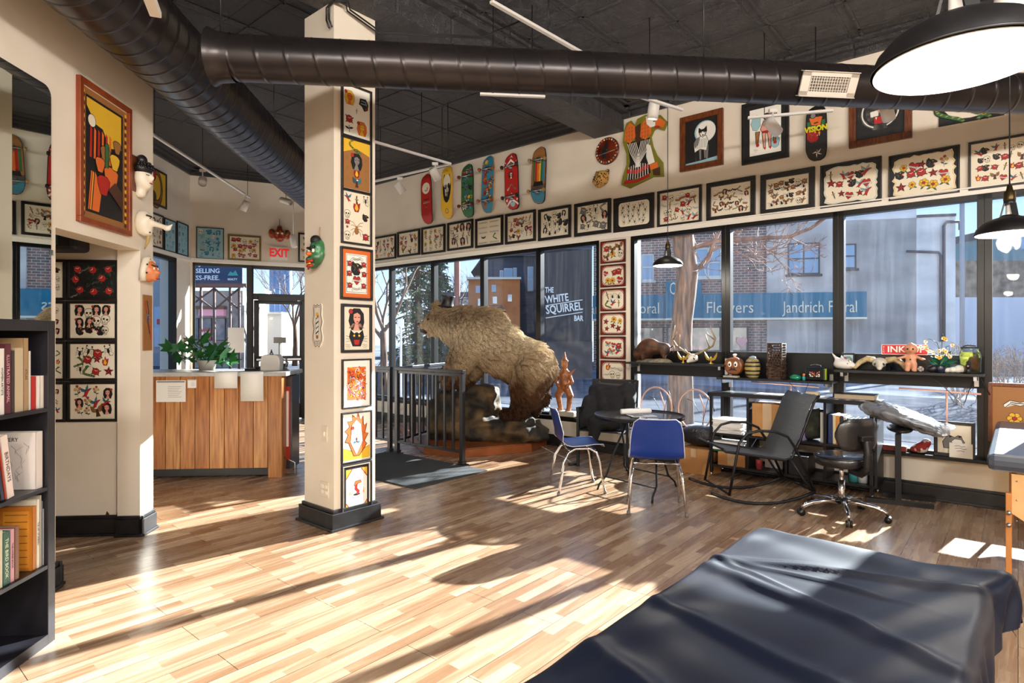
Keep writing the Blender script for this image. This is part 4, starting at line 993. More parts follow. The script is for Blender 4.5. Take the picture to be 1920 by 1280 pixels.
def c7(k, w, h):
    k.put((0, 0), 1); k.poly([(-w*.48, -h*.47), (w*.48, -h*.47), (w*.48, -h*.2), (w*.2, -h*.3), (-w*.2, -h*.3), (-w*.48, -h*.2)], Y_)
    n = 9; pts = []
    for i in range(n): a = PI*(1.12)-(PI*1.24)*i/(n-1); pts += [(w*.3*math.cos(a), h*.02+h*.36*math.sin(a)), (w*.42*math.cos(a-.1), h*.04+h*.46*math.sin(a-.1))]
    k.poly(pts+[(w*.1, -h*.4), (-w*.1, -h*.4)], O_, .006); k.poly([(-w*.22, -.1*h), (-w*.16, h*.25), (0, h*.36), (w*.16, h*.25), (w*.22, -.1*h), (0, -.38*h)], W_, .003)
    k.put((0, .08*h), w*.24); m_lady(k, L_, L_); k.put((0, -.15*h), w*.18); m_dagger(k); k.disc((-.4, .3), .2, T_); k.disc((.4, .3), .2, T_)
def c8(k, w, h):
    k.put((0, 0), 1); k.poly([(-w*.5, -h*.5), (w*.5, -h*.5), (w*.5, h*.5), (-w*.5, h*.5)], K_); k.poly([(-w*.42, -h*.44), (w*.42, -h*.44), (w*.42, h*.44), (-w*.42, h*.44)], W_)
    for a in (-1, 1):
        for b in (-1, 1): k.poly([(a*w*.42, b*h*.44), (a*w*.2, b*h*.44), (a*w*.42, b*h*.27)], Y_); k.line([(a*w*.18, b*h*.44), (a*w*.42, b*h*.25)], .008, R_)
    k.put((0, .0), w*.32); k.disc((0, -.55), .75, G_, .06, 16, ry=.28); k.disc((0, -.5), .45, K_, 0, 12, ry=.12)
    k.line([(.1, -.5), (.2, -.2), (-.1, .1), (-.05, .6), (.2, .85)], .34, K_); k.line([(.1, -.5), (.2, -.2), (-.1, .1), (-.05, .6), (.2, .85)], .25, R_); k.poly([(-.2, .9), (.5, .95), (.6, .7), (.1, .6), (-.35, .4)], O_, .06)
    for x in (-.6, .6): k.put((x*w*.45, -h*.05), w*.12); m_flame(k)
CP = [('topmost column picture, white sheet with two yellow heads and a red rose', 163, 268, c1, dict(paper=W_, fm=M_frame, fw=.016)),
 ('yellow picture with skull priest and snake, second from top on the column', 258, 363, c2, dict(fm=M_frame, fw=.015, matc=W_, matw=.006)),
 ('column picture with a big pale spider and small tattoos', 358, 461, c3, dict(fm=M_frame, fw=.015)),
 ('panther and heart print in orange mount and black frame on the column', 464, 564, c4, dict(fm=M_frame, fw=.018, matc=O_, matw=.035, paper=W_, w=.3)),
 ('column picture of a long haired woman above a panther head', 569, 662, c5, dict(fm=M_frame, fw=.022, matc=W_, matw=.004)),
 ('crowded orange swirl print with a wide white mount on the column', 671, 765, c6, dict(fm=M_frame, fw=.012, matc=W_, matw=.012, paper=W_, w=.275)),
 ('white column picture of a blue figure inside tall flames', 769, 866, c7, dict(fm=M_frame, fw=.012, paper=W_)),
 ('lowest column picture, a coiled cobra with orange corners', 864, 968, c8, dict(fm=M_frame, fw=.012, matc=W_, matw=.015))]
for lab, ty, by, dr, kw in CP: cpic(lab, ty, by, dr, **kw)
# masks
def mask(name, lab, loc, rz, prims, m, extra, res=.008, cat='mask', sc=.84):
    t = thing(name, lab, cat, loc, rz); t.scale = (sc, sc, sc); sdf_mesh('face', prims, res, m, t, k=.02); extra(t); return t
def colL(px, py, off=0.0):                                      # on the column's left face (plane N.P = cn)
    return onplane(px, py, N, cn-off)
def dec(t, items, name='painted_features'):
    g = MB()
    for it in items:
        if it[0] == 'e': g.ell(it[1], it[2], 10, 7, it[3])
        elif it[0] == 't': g.tube(it[1], it[2], 6, True, it[3])
    o = g.build(name, INKM, t); return o
p = colL(601, 478)
mask('dragon_mask', 'green and black carved demon mask with red open jaws on the column', p, RZW,
  [('e', (0, -.03, .06), (.075, .07, .09)), ('e', (0, -.05, -.03), (.07, .06, .08)), ('e', (-.02, -.09, -.05), (.035, .05, .03)), ('e', (-.01, -.08, -.11), (.04, .05, .025)), ('e', (.07, -.03, 0), (.025, .02, .05)), ('e', (-.07, -.03, 0), (.025, .02, .05))],
  noise_mat('green_lacquer', '24502E', '3A8050', 9, .3, .2, contrast=(.4, .6)),
  lambda t: (dec(t, [('e', (-.035, -.1, .03), (.018, .015, .018), W_), ('e', (-.04, -.113, .03), (.008, .006, .008), K_), ('e', (.035, -.1, .03), (.018, .015, .018), W_), ('e', (.033, -.113, .03), (.008, .006, .008), K_), ('t', [(-.06, -.1, .06), (0, -.12, .05), (.06, -.1, .065)], .012, K_),
   ('t', [(-.05, -.11, -.075), (0, -.14, -.07), (.05, -.11, -.065)], .012, R_), ('t', [(-.045, -.11, -.11), (0, -.135, -.115), (.045, -.11, -.105)], .012, R_), ('t', [(-.03, -.125, -.09), (.03, -.125, -.09)], .008, Y_), ('e', (0, -.05, .13), (.055, .05, .05), K_), ('e', (0, -.12, 0), (.025, .03, .02), O_), ('t', [(-.08, -.07, -.02), (-.06, -.09, -.14)], .01, R_)]), (lambda g: (g.tube([(0, -.01, .15), (.01, -.02, .2), (0, -.005, .26)], .004), g.build('cord', M_wood, t)))(MB())))
# barber pole plaque on the column
def plaque():
    c = colL(597, 610); t = thing('barber_plaque', 'wavy edged white plaque with a painted barber pole on the column', 'plaque', c, RZW)
    w, h = .062, .165; o = [(w*(1+.16*math.sin(9*a))*math.cos(a)*min(1.25, 1/max(abs(math.cos(a)), abs(math.sin(a)))), h*(1+.04*math.sin(9*a))*math.sin(a)*min(1.25, 1/max(abs(math.cos(a)), abs(math.sin(a))))) for a in [2*PI*i/40 for i in range(40)]]
    g = MB(); g.prism(o, -.008, 0, 2); g.build('board', [M_white, M_white, M_wall], t)
    g = MB(); k = Ink(g, -.009); k.put((0, 0), 1); k.line([(x*.95, z*.97) for x, z in o]+[(o[0][0]*.95, o[0][1]*.97)], .004); k.line([(x*.8, z*.88) for x, z in o]+[(o[0][0]*.8, o[0][1]*.88)], .003, D_)
    k.poly([(-.02, -.08), (.02, -.08), (.02, .07), (-.02, .07)], W_, .0); 
    for i in range(4): z = -.07+.038*i; k.poly([(-.02, z), (.02, z+.022), (.02, z+.034), (-.02, z+.012)], (K_, T_)[i % 2])
    k.line([(-.02, -.08), (-.02, .07)], .003); k.line([(.02, -.08), (.02, .07)], .003); k.disc((0, .085), .018, Y_, .0); k.disc((0, -.09), .016, N_, .0); k.disc((.012, .075), .008, R_); k.put((0, -.125), .04); m_banner(k)
    g.build('painting', INKM, t)
plaque()
# switch and outlet on the column
def plate(lab, c, rz, w, h, kind):
    t = thing('wall_switch' if kind == 's' else 'wall_outlet', lab, 'light switch' if kind == 's' else 'outlet', c, rz)
    g = MB(); g.box(-w/2, w/2, -.006, 0, -h/2, h/2); g.build('cover_plate', mat('ivory_plastic', 'E4D9C0', .4), t, bevel=.002)
    g = MB()
    if kind == 's': g.box(-.008, .008, -.012, -.005, -.016, .016)
    else:
        for x in ((-w*.22, w*.22) if w > .1 else (0,)):
            for z in (-.022, .022): g.box(x-.017, x+.017, -.009, -.005, z-.014, z+.014)
    g.build('toggle' if kind == 's' else 'sockets', M_white, t, bevel=.002)
plate('cream toggle switch on the column', colL(609, 813), RZW, .075, .12, 's')
plate('cream double outlet low on the column', colL(609, 917), RZW, .115, .12, 'o')
plate('white outlet under the window beside the bear base', wp(ws(1025), .0, .2), RZW, .075, .12, 'o')
# ================================================================== ducts
M_duct = noise_mat('black_duct_paint', '2B2728', '363030', 3, .3, .03, metal=.6)
def spiral_duct(name, lab, p, q, r, pitch, mt, ribs=.006, seg=48):
    p, q = Vector(p), Vector(q); t = (q-p).normalized(); L = (q-p).length; x = Vector((0, 0, 1)).cross(t).normalized(); y = t.cross(x)
    g = MB(); g.smooth = True; R = []; us = []
    n = int(L/pitch)
    for i in range(n+1):
        for du, dr in ((-.02, 0), (-.006, 0), (-.0025, ribs), (.0025, ribs), (.006, 0), (.02, 0)): us.append((i*pitch+du+.03, dr))
    for u, dr in us:
        # helical seam: each ring leans along the axis by one pitch per turn
        R.append([tuple(p+t*(u+pitch*(k/seg))+(x*math.cos(2*PI*k/seg)+y*math.sin(2*PI*k/seg))*(r+dr)) for k in range(seg+1)])
    v = [a for r_ in R for a in r_]; m = seg+1
    f = [(i*m+k, i*m+k+1, (i+1)*m+k+1, (i+1)*m+k) for i in range(len(R)-1) for k in range(seg)]
    g.add(v, f)
    for e, u in ((p, 0), (q, L)): pass
    return g
DZ = 3.41; off_d = -2.01
aEnd = 9.9
g = spiral_duct('duct', '', A*-3+B*off_d+Vector((0, 0, DZ)), A*aEnd+B*off_d+Vector((0, 0, DZ)), .25, .135, M_duct, .003)
o = g.build('air_duct', M_duct); tag(o, 'large black spiral air duct running along the mirror wall towards the entrance', 'duct')
hp = Vector((0, 3.97, 3.245)); hd = Vector((1, .1017, 0)).normalized()
q0 = hp+hd*-1.9; q1 = hp+hd*6.2
g = spiral_duct('duct', '', q0, q1, .14, .178, M_duct, .0022, 40)
t = g.build('air_duct', M_duct); tag(t, 'thinner black spiral air duct crossing the room in front of the column', 'duct')
g = MB(); x_ = Vector((0, 0, 1)).cross(hd)
g.tube([q0+hd*-.0, q0+hd*.04, q0+hd*.1, q0+hd*.13], [.175, .152, .147, .145], 32, False); g.build('collar', M_duct, t)
# hangers
for a in (1.0, 3.6, 6.5): g = MB(); c = A*a+B*off_d; g.rod((c.x, c.y, DZ+.24), (c.x, c.y, CEIL), .004); g.build('hanger', M_black, o)
for u in (-1.85, 1.32): g = MB(); c = hp+hd*u; g.rod((c.x, c.y, 3.36), (c.x, c.y, CEIL), .005); g.build('hanger', M_black, t)
# register on the crossing duct
c = at(1552, 158, 3.97+.1017*2.1-.13); t = thing('air_register', 'cream metal air register with a grid, on the thinner duct', 'air vent', c, math.atan2(hd.y, hd.x))
t.rotation_euler = (.45, 0, math.atan2(hd.y, hd.x))
g = MB(); w, h = .2, .075
M_reg = mat('cream_register', 'D8CFC4', .45, .2)
g.box(-w, w, -.02, -.005, h*.62, h); g.box(-w, w, -.02, -.005, -h, -h*.62); g.box(-w, -w*.7, -.02, -.005, -h, h); g.box(w*.7, w, -.02, -.005, -h, h); g.box(-w, w, -.03, .02, -h-.006, -h); g.box(-w, w, -.03, .02, h, h+.006)
g.build('flange', M_reg, t, bevel=.002)
g = MB()
for i in range(15): x = -w*.66+i*w*1.32/14; g.box(x-.002, x+.002, -.016, .0, -h*.62, h*.62)
for i in range(5): z = -h*.5+i*h/4; g.box(-w*.7, w*.7, -.012, .0, z-.002, z+.002)
g.build('grille', M_reg, t); g = MB(); g.box(-w*.7, w*.7, .001, .03, -h*.65, h*.65); g.build('throat', M_black, t)
# ================================================================== track lighting
M_trk = mat('white_track', 'E4E0DA', .4)
TZ = 3.6
def onz(px, py, z): return fl(px, py, z)
def track(lab, p, q, drops):
    p, q = Vector(p), Vector(q); t = thing('light_track', lab, 'light track', tuple(p), 0, 'white lighting tracks hung from the ceiling')
    d = q-p; g = MB(); g.bar((0, 0, 0), d, .035, .022); g.build('rail', M_trk, t, bevel=.003)
    for u in drops: g = MB(); c = d*u; g.rod((c.x, c.y, .01), (c.x, c.y, CEIL-p.z), .004); g.build('suspension_rod', M_black, t)
    return t
LED = mat('lit_lamp_face', 'FFFFFF', .4, emis='FFE9CC', es_=6.0)
def head(lab, c, aim, lit=False, r=.05, L=.15, stem=.1, power=0):
    """c: centre of the can; aim: where the open end points"""
    c = Vector(c); aim = Vector(aim).normalized(); t = thing('track_spotlight', lab, 'spotlight', tuple(c), 0, 'white cylinder spotlights on the tracks')
    g = MB(); q = aim.to_track_quat('Z', 'Y').to_matrix().to_4x4(); g.T = q
    g.lathe([(.001, -L/2), (r*.86, -L/2), (r, -L/2+.012), (r, L/2), (r*.93, L/2), (r*.9, L/2-.02), (r*.88, -L/2+.02), (.001, -L/2+.02)], seg=26); g.build('can', M_trk, t)
    g = MB(); g.T = q; g.lathe([(.001, L/2-.022), (r*.86, L/2-.022), (r*.86, L/2-.018), (.001, L/2-.018)], seg=22); g.build('lamp_face', LED if lit else mat('lamp_glass', 'DDDDDD', .1), t)
    g = MB(); g.rod((0, 0, 0), (0, 0, stem), .008); g.cbox((0, 0, stem), (.07, .03, .03)); g.build('stem', M_trk, t)
    if power:
        l = bpy.data.lights.new('spot_beam', 'SPOT'); l.energy = power; l.spot_size = 1.5; l.spot_blend = .6; l.shadow_soft_size = .04; l.color = (1, .88, .72)
        s = bpy.data.objects.new('spot_beam', l); COL.objects.link(s); s.parent = t; s.location = aim*(L/2+.02); s.rotation_euler = (-aim).to_track_quat('Z', 'Y').to_euler()
    return t
pA0, pA1 = onz(283, 250, TZ), onz(468, 370, TZ)
track('long white lighting track along the left wall towards the entrance', pA0+(pA0-pA1)*.5, pA1, (.35, .62, .98))
for px, py, lab, aim in ((380, 340, 'track spotlight nearer the mirror wall, its open end turned to the camera', (.35, -.75, -.55)), (459, 386, 'track spotlight over the exit window on the left track', (-.35, -.1, -.9))):
    p = fl(px, py-22, TZ); c = at(px, py, p.y); head(lab, c, aim, stem=TZ-c.z-.01, power=0)
pB0, pB1 = onz(640, 247.5, TZ), onz(845, 307, TZ)
track('white lighting track running from the column towards the skateboards', pB0, pB1, (.3, .7, .97))
pC0 = onz(700, 340.5, TZ)
track('white lighting track parallel to the window wall left of the skateboards', pC0, pB1, (.1, .9))
p = onz(748, 329, TZ); head('track spotlight left of the red skateboard deck', at(750, 352, p.y), (.55, .3, -.75), stem=.12, power=0)
p = onz(822, 303, TZ); head('track spotlight in front of the yellow skull skateboard', at(816, 326, p.y-.1), (.4, .5, -.75), stem=.12, power=0)
p0, p1 = fl(921, 3, 3.9), fl(1078, 92, 3.9); track('white lighting track on the ceiling above the middle of the crossing duct', p0, p1+(p1-p0)*.3, (.5,))
p0, p1 = fl(900, 176, 3.55), fl(1022, 181, 3.55); track('short white lighting track seen just below the crossing duct', p0, p1, (.2, .8))
p0, p1 = fl(1190, 178, 3.6), fl(1279, 206, 3.6); track('white track piece beside the eagle cut-out', p0, p1, (.3,))
p0, p1 = fl(1402, 221, 3.55), fl(1562, 207, 3.55); track('white track piece in front of the pin-up print', p0, p1, (.2, .8))
p0, p1 = at(252, -30, 1.7), at(292, 27, 2.0); track('white track end at the top left above the mirror wall', (p0.x, p0.y, p1.z), p1, (.5,))
head('lit track spotlight just left of the eagle cut-out', at(1225, 208, 5.9), (-.1, .15, -1), True, stem=.1, power=25, L=.16, r=.055)
head('track spotlight in front of the pin-up print, seen from its side', at(1449, 237, 5.4), (.75, .5, -.45), stem=.14, L=.17)
head('track spotlight in front of the tiger painting', at(1664, 212, 5.0), (.35, .3, -.5), stem=.12, L=.12)
head('lit track spotlight at the top right corner above the large pendant', at(1892, 14, 2.6), (-.2, .1, -1), True, stem=.14, power=25, L=.15, r=.06)
head('small white spotlight above the EXIT sign', at(550, 452, 9.3), (.25, -.3, -.9), stem=1.34, L=.2, r=.045)
head('small white spotlight at the end of the big duct', at(536, 377, 9.2), (.9, -.3, -.3), stem=.74, L=.2, r=.045)
# ================================================================== pendants
M_brass = mat('dark_brass', '4A3C24', .35, .8); M_enin = mat('white_enamel', 'F4F1EC', .35)
def pendant(lab, c, d, power, on=True):
    t = thing('pendant_lamp', lab, 'pendant lamp', tuple(c), 0, 'black dome pendant lamps'); r = d/2; k = d/.36
    g = MB(); prof = [(r, 0), (r*.985, .012*k), (r*.93, .035*k), (r*.78, .065*k), (r*.55, .088*k), (r*.32, .1*k), (r*.25, .108*k), (r*.24, .112*k)]
    g.lathe(prof+[(a-.004, z-.004) for a, z in prof[::-1]], seg=56, caps=False); g.lathe([(r*1.0, -.003), (r*1.012, 0), (r*1.0, .004)], seg=56, caps=False); g.build('shade', M_black, t)
    g = MB(); g.lathe([(a-.006, z-.007) for a, z in prof], seg=56, caps=False); g.build('shade_lining', M_enin, t)
    g = MB()
    for i in range(3):
        a = i*2*PI/3+.5; g.bar((r*.25*math.cos(a), r*.25*math.sin(a), .105*k), (r*.15*math.cos(a), r*.15*math.sin(a), .185*k), .035*k, .006)
    g.lathe([(r*.16, .175*k), (r*.17, .185*k), (r*.17, .2*k), (r*.1, .21*k)], seg=20); g.build('yoke', M_black, t)
    g = MB(); g.lathe([(.03*k, .2*k), (.032*k, .21*k), (.03*k, .255*k), (.018*k, .27*k), (.012*k, .3*k), (.004, .305*k)], seg=20); g.build('socket', M_brass, t)
    g = MB(); g.lathe([(.019*k, .19*k), (.021*k, .1*k), (.021*k, .09*k)], seg=16); g.build('lamp_neck', M_white, t)
    g = MB(); g.ell((0, 0, .072*k), (.038*k, .038*k, .04*k), 20, 12); bu = g.build('bulb', mat('bulb_on', 'FFFFFF', .3, emis='FFEBD2', es_=14.0), t)
    g = MB(); g.rod((0, 0, .3*k), (0, 0, CEIL-c[2]), .004); g.build('cord', M_black, t)
    g = MB(); g.lathe([(.03, 0), (.055, .0), (.055, .02), (.02, .03)], (0, 0, CEIL-c[2]-.03), seg=20); g.build('canopy', M_black, t)
    l = bpy.data.lights.new('lamp_light', 'POINT'); l.energy = power; l.shadow_soft_size = .05; l.color = (1, .92, .8)
    s = bpy.data.objects.new('lamp_light', l); COL.objects.link(s); s.parent = t; s.location = (0, 0, -.005*k)
pendant('large near black dome pendant at the top right, bulb glowing white', at(1797, 118, 1.46), .37, 18)
pendant('small far black dome pendant hanging before the tree trunk', at(1252, 497, 6.3), .31, 28)
pendant('black dome pendant at the right edge before the black window post', at(1893, 437, 3.85), .37, 28)
# ================================================================== mirror wall
def onm(px, py): return onplane(px, py, B, OFFM)
RZM = RZA+PI/2                                                  # local x runs along A reversed? picture faces +B
def mirror_pic(name, lab, cat, px0, px1, ty, by, draw, off=.001, **kw):
    a0_, z1 = ma(px0, ty); a1_, _ = ma(px1, ty); z0 = ma(px0, by)[1]
    return picture(name, lab, cat, mp((a0_+a1_)/2, off, (z0+z1)/2), RZM, abs(a1_-a0_), z1-z0, draw, **kw)
def panel_art(k, w, h):
    k.put((0, 0), 1); k.poly([(-w*.49, -h*.49), (w*.49, -h*.49), (w*.49, h*.49), (-w*.49, h*.49)], N_)
    k.poly([(-w*.4, -h*.44), (w*.4, -h*.44), (w*.4, h*.44), (-w*.4, h*.44)], K_)
    k.poly([(-w*.38, h*.42), (w*.36, h*.42), (w*.36, h*.15), (w*.1, h*.12), (-w*.05, h*.24), (-w*.2, h*.25), (-w*.38, h*.36)], Y_)
    for i in range(6): x = -.32+.08*i; k.poly([(x*w, -.02*h), (x*w+.04*w, -.02*h), (x*w+.05*w, h*.2), (x*w+.01*w, h*.22)], (R_, O_)[i % 2])
    k.disc((-.28*w, h*.26), w*.08, P_, .004); k.k += 2
    for i in range(5): k.poly([(w*(-.36+.02*i), -h*.42), (w*(-.3+.04*i), -h*.42), (w*(-.2+.03*i), -h*(.15+.02*i)), (w*(-.3+.02*i), -h*.12)], (O_, R_, Y_, D_, O_)[i])
    for x, z, r, c in ((.0, .05, .1, N_), (.12, -.12, .14, O_), (.2, .02, .1, Y_), (-.12, -.05, .09, O_), (.25, .15, .08, N_), (-.05, -.2, .12, R_)):
        k.poly([(x*w+r*w*math.cos(t)*(1+.25*math.sin(3*t)), z*h+r*h*.8*math.sin(t)*(1+.2*math.cos(2*t))) for t in [i*.45 for i in range(14)]], c, .005)
    k.poly([(-.02*w, h*.14), (.06*w, h*.14), (.05*w, -h*.05), (-.02*w, -h*.05)], G_, .004); k.poly([(.05*w, -h*.22), (.36*w, -h*.34), (.36*w, -h*.2), (.2*w, -h*.14)], D_)
    for i in range(30):
        for x in (-.45, .45): k.k = 20; k.disc((x*w, (-.46+.0315*i)*h), .014, (D_, Y_)[i % 2], 0, 6)
M_orange = noise_mat('orange_brown_wood', '7A3312', '96461C', 14, .35, .08, stretch=(1, 1, .2))
mirror_pic('theatre_painting', 'tall orange and black painted wooden panel of curtains and figures in a red-brown frame', 'painting', 141.5, 240, 139, 414, panel_art, fw=.035, fd=.03, fm=M_orange)
# mirror
a_1, zt = ma(94, 158); zb = 1.2; am = a_1-2.2
g = MB(); r = .06; w = (a_1-am)/2; z1, z0 = zt-.02, .95; pts = [(-w, z0), (w, z0)]+arc(w-r, z1-r, r, 0, PI/2, 6)+[(-w, z1)]
t = thing('wall_mirror', 'large frameless wall mirror with rounded corner above the bookcase', 'mirror', mp((a_1+am)/2, 0, 0), RZM)
g.prism(pts, -.006, -.001); g.build('mirror_glass', mat('mirror_silver', 'DCE4E0', .01, 1.0), t)
g = MB(); g.box(w-.012, w+.012, -.012, -.0062, 1.96, 1.99); g.build('clip', M_clear, t)
# masks on the mirror wall stub
def onM(px, py, off=.0): return onplane(px, py, B, OFFM+off)
M_bone = mat('ivory_paint', 'E9DFCB', .4)
mask('bust_mask', 'white carved face with tall black beaded hair on the mirror wall', onM(257, 325, .0), RZM,
 [('e', (0, -.045, -.04), (.075, .07, .1)), ('e', (0, -.12, -.04), (.014, .025, .03)), ('e', (0, -.07, -.1), (.05, .05, .05)), ('c', (0, -.03, -.12), (0, -.03, -.17), .04, .045)], M_bone,
 lambda t: ((lambda g: (g.ell((0, -.045, .04), (.086, .08, .065), 16, 10), g.ell((0, -.04, .115), (.045, .045, .05), 14, 8), [g.ell((.08*math.cos(a)*math.cos(b), -.05-.08*math.sin(a)*math.cos(b), .045+.06*math.sin(b)), .011, 6, 5) for a in [i*.35 for i in range(10)] for b in (0, .4, .8)], g.build('hair', M_black, t)))(MB()),
  dec(t, [('t', [(-.045, -.1, -.02), (-.02, -.113, -.022)], .004, K_), ('t', [(.02, -.113, -.022), (.045, -.1, -.02)], .004, K_), ('t', [(-.02, -.117, -.088), (.02, -.117, -.088)], .006, R_)]), (lambda g: (g.box(-.1, .1, -.012, 0, -.17, .14), g.build('backboard', M_frameb, t)))(MB())))
mask('long_nose_mask', 'white mask with long drooping nose and straw beard', onM(259, 418, .0), RZM,
 [('e', (0, -.05, .0), (.08, .075, .11)), ('c', (0, -.12, .0), (-.0, -.26, -.045), .026, .018), ('c', (0, -.24, -.05), (0, -.29, -.01), .018, .008), ('e', (0, -.08, -.08), (.045, .04, .035)), ('e', (.035, -.1, .035), (.02, .02, .02)), ('e', (-.035, -.1, .035), (.02, .02, .02))], M_bone,
 lambda t: (dec(t, [('t', [(-.06, -.1, .06), (-.02, -.125, .05)], .008, K_), ('t', [(.02, -.125, .05), (.06, -.1, .06)], .008, K_), ('e', (.035, -.118, .035), (.008, .006, .008), K_), ('e', (-.035, -.118, .035), (.008, .006, .008), K_), ('e', (.05, -.1, -.02), (.014, .01, .016), R_), ('t', [(-.03, -.11, -.085), (.03, -.11, -.085)], .007, K_)]),
  (lambda g: (g.tube([(0, -.09, -.1), (.005, -.08, -.16), (.01, -.05, -.23)], [.016, .014, .004]), g.build('beard', mat('straw', 'B39A62', .8), t)))(MB())))
mask('speckled_mask', 'white mask with black dots and a bulbous orange nose', onM(268, 508, .0), RZM,
 [('e', (0, -.05, .0), (.07, .07, .1)), ('e', (0, -.125, -.015), (.024, .028, .024)), ('e', (0, -.1, -.06), (.035, .03, .03))], noise_mat('orange_mask_paint', 'C8693C', 'D98958', 6, .4),
 lambda t: ((lambda g: (g.tube([(.065, -.03, -.09), (.078, -.04, 0), (.055, -.05, .09), (0, -.055, .108), (-.055, -.05, .09), (-.078, -.04, 0), (-.065, -.03, -.09)], .03, 10), g.build('hood', M_bone, t)))(MB()),
  dec(t, [('e', (.1*math.cos(a)*.86, -.055-.02*(i % 2), .11*math.sin(a)), (.008, .008, .008), K_) for i, a in enumerate([x*.35-.5 for x in range(13)])]+[('t', [(-.05, -.1, .05), (-.015, -.118, .04)], .006, K_), ('t', [(.015, -.118, .04), (.05, -.1, .05)], .006, K_), ('e', (.03, -.112, .02), (.012, .008, .012), W_), ('e', (-.03, -.112, .02), (.012, .008, .012), W_), ('t', [(-.025, -.13, -.07), (.025, -.13, -.07)], .005, R_)])))
def skate_art(k, w, h):
    k.put((0, 0), 1); k.line([(-w*.3, h*.4), (-w*.1, h*.1), (w*.25, -h*.1), (w*.3, -h*.3)], .012, R_); k.line([(-w*.1, h*.4), (w*.1, h*.2), (0, 0), (w*.2, -h*.2)], .01, K_); k.put((0, h*.1), w*.35); m_panther(k, A_)
mirror_pic('painted_board', 'narrow plain wooden board painted with red and grey strokes below the speckled mask', 'painting', 266.5, 283, 552, 657, skate_art, fw=0, paper=N_)
# ---- recess: grid of flash sheets on the partition, cabinet with books
RZP = RZA
apl = a1+.035
def onp(px, py): return onplane(px, py, A, apl)
xs_ = [onp(x, 600).dot(B) for x in (60, 127.5, 223.5)]
zs_ = [onp(200, y).z for y in (487, 564, 639, 714, 790)]
LB = [['dark sheet packed with red roses, top of the recess wall grid', 'sheet of panther and leopard heads, second row of the recess grid', 'sheet of snakes and dragons, third row of the recess grid', 'sheet of eagles and an owl, bottom row of the recess grid'],
      ['outer sheet left of the red roses sheet', 'outer sheet left of the panther heads sheet', 'outer sheet left of the snakes and dragons sheet', 'outer sheet left of the eagles and owl sheet']]
def roses(k, w, h):
    k.put((0, 0), 1); k.poly([(-w/2, -h/2), (w/2, -h/2), (w/2, h/2), (-w/2, h/2)], K_)
    rr = random.Random(2)
    for i in range(26): k.put((rr.uniform(-.46, .46)*w, rr.uniform(-.44, .44)*h), .03, rr.uniform(0, 6)); leaf(k, 0, 0, 0, 1.4, G_)
    for x, z in ((-.33, .3), (0, .28), (.34, .3), (-.38, .02), (.2, .05), (-.28, -.27), (.02, -.32), (.35, -.3)): k.put((x*w, z*h), h*.15, rr.uniform(-1, 1)); m_rose(k)
    for x, z in ((-.18, .3), (-.02, -.08), (-.38, -.4)): k.put((x*w, z*h), h*.2, .3); m_banner(k)
CM = [[m_panther, m_skull, m_lady], [m_snake, m_flame, m_rose, m_star, m_scorpion], [m_eagle, m_swallow, m_spray, m_lady]]
for c in range(2):
    for r in range(4):
        b0, b1 = (xs_[1], xs_[2]) if c == 0 else (xs_[0], xs_[1]-.004)
        fn = roses if (r == 0 and c == 0) else sheet(4, 3, 120+5*r+c, ms=CM[max(0, r-1)], size=.68)
        picture('flash_frame', LB[c][r], 'framed picture', A*(apl-.001)+B*((b0+b1)/2)+Vector((0, 0, (zs_[r]+zs_[r+1])/2)), RZP, b1-b0-.004, zs_[r]-zs_[r+1]-.004, fn, .02, .02, M_frame, group='dark framed flash sheets in a grid on the recess wall')
t = thing('recess_cabinet', 'dark wall box high in the recess', 'cabinet', A*(apl)+B*(onp(120, 450).dot(B))+Vector((0, 0, onp(150, 453).z)), RZP)
g = MB(); w_ = onp(172, 450).dot(B)-onp(120, 450).dot(B); g.box(-.35, w_, -.2, -.002, -.09, .16); g.build('body', noise_mat('slate_vinyl', '23272C', '31363C', 5, .5), t, bevel=.03)
g = MB(); g.box(-.2, w_*.45, -.225, -.202, -.05, .2); g.build('tray', mat('petrol_blue', '2C5566', .5), t)
for i in range(4):
    z_ = -.032+.035*i; g = MB(); g.box(-.15, w_*.36, -.3, -.226, z_, z_+.028); o = g.build('book', mat('kraft_book', 'C9A36A', .7), None, loc=t.location, rz=RZP); tag(o, ['lowest', 'second lowest', 'third', 'topmost'][i]+' tan book in the stack on the box high in the recess', 'book', 'tan books high in the recess')
# baseball bat leaning in the recess
pb_ = fl(207, 998); g = MB(); g.tube([(pb_.x, pb_.y-.02, .002), (pb_.x+.01, pb_.y-.0, .25), (pb_.x+.04, pb_.y+.02, .6), (pb_.x+.055, pb_.y+.035, .8)], [.045, .042, .022, .016], 16)
o = g.build('baseball_bat', noise_mat('worn_bat_wood', '4A2E18', '7A5030', 6, .5, .05, stretch=(8, 8, 1))); tag(o, 'worn wooden bat leaning on the recess jamb', 'bat')
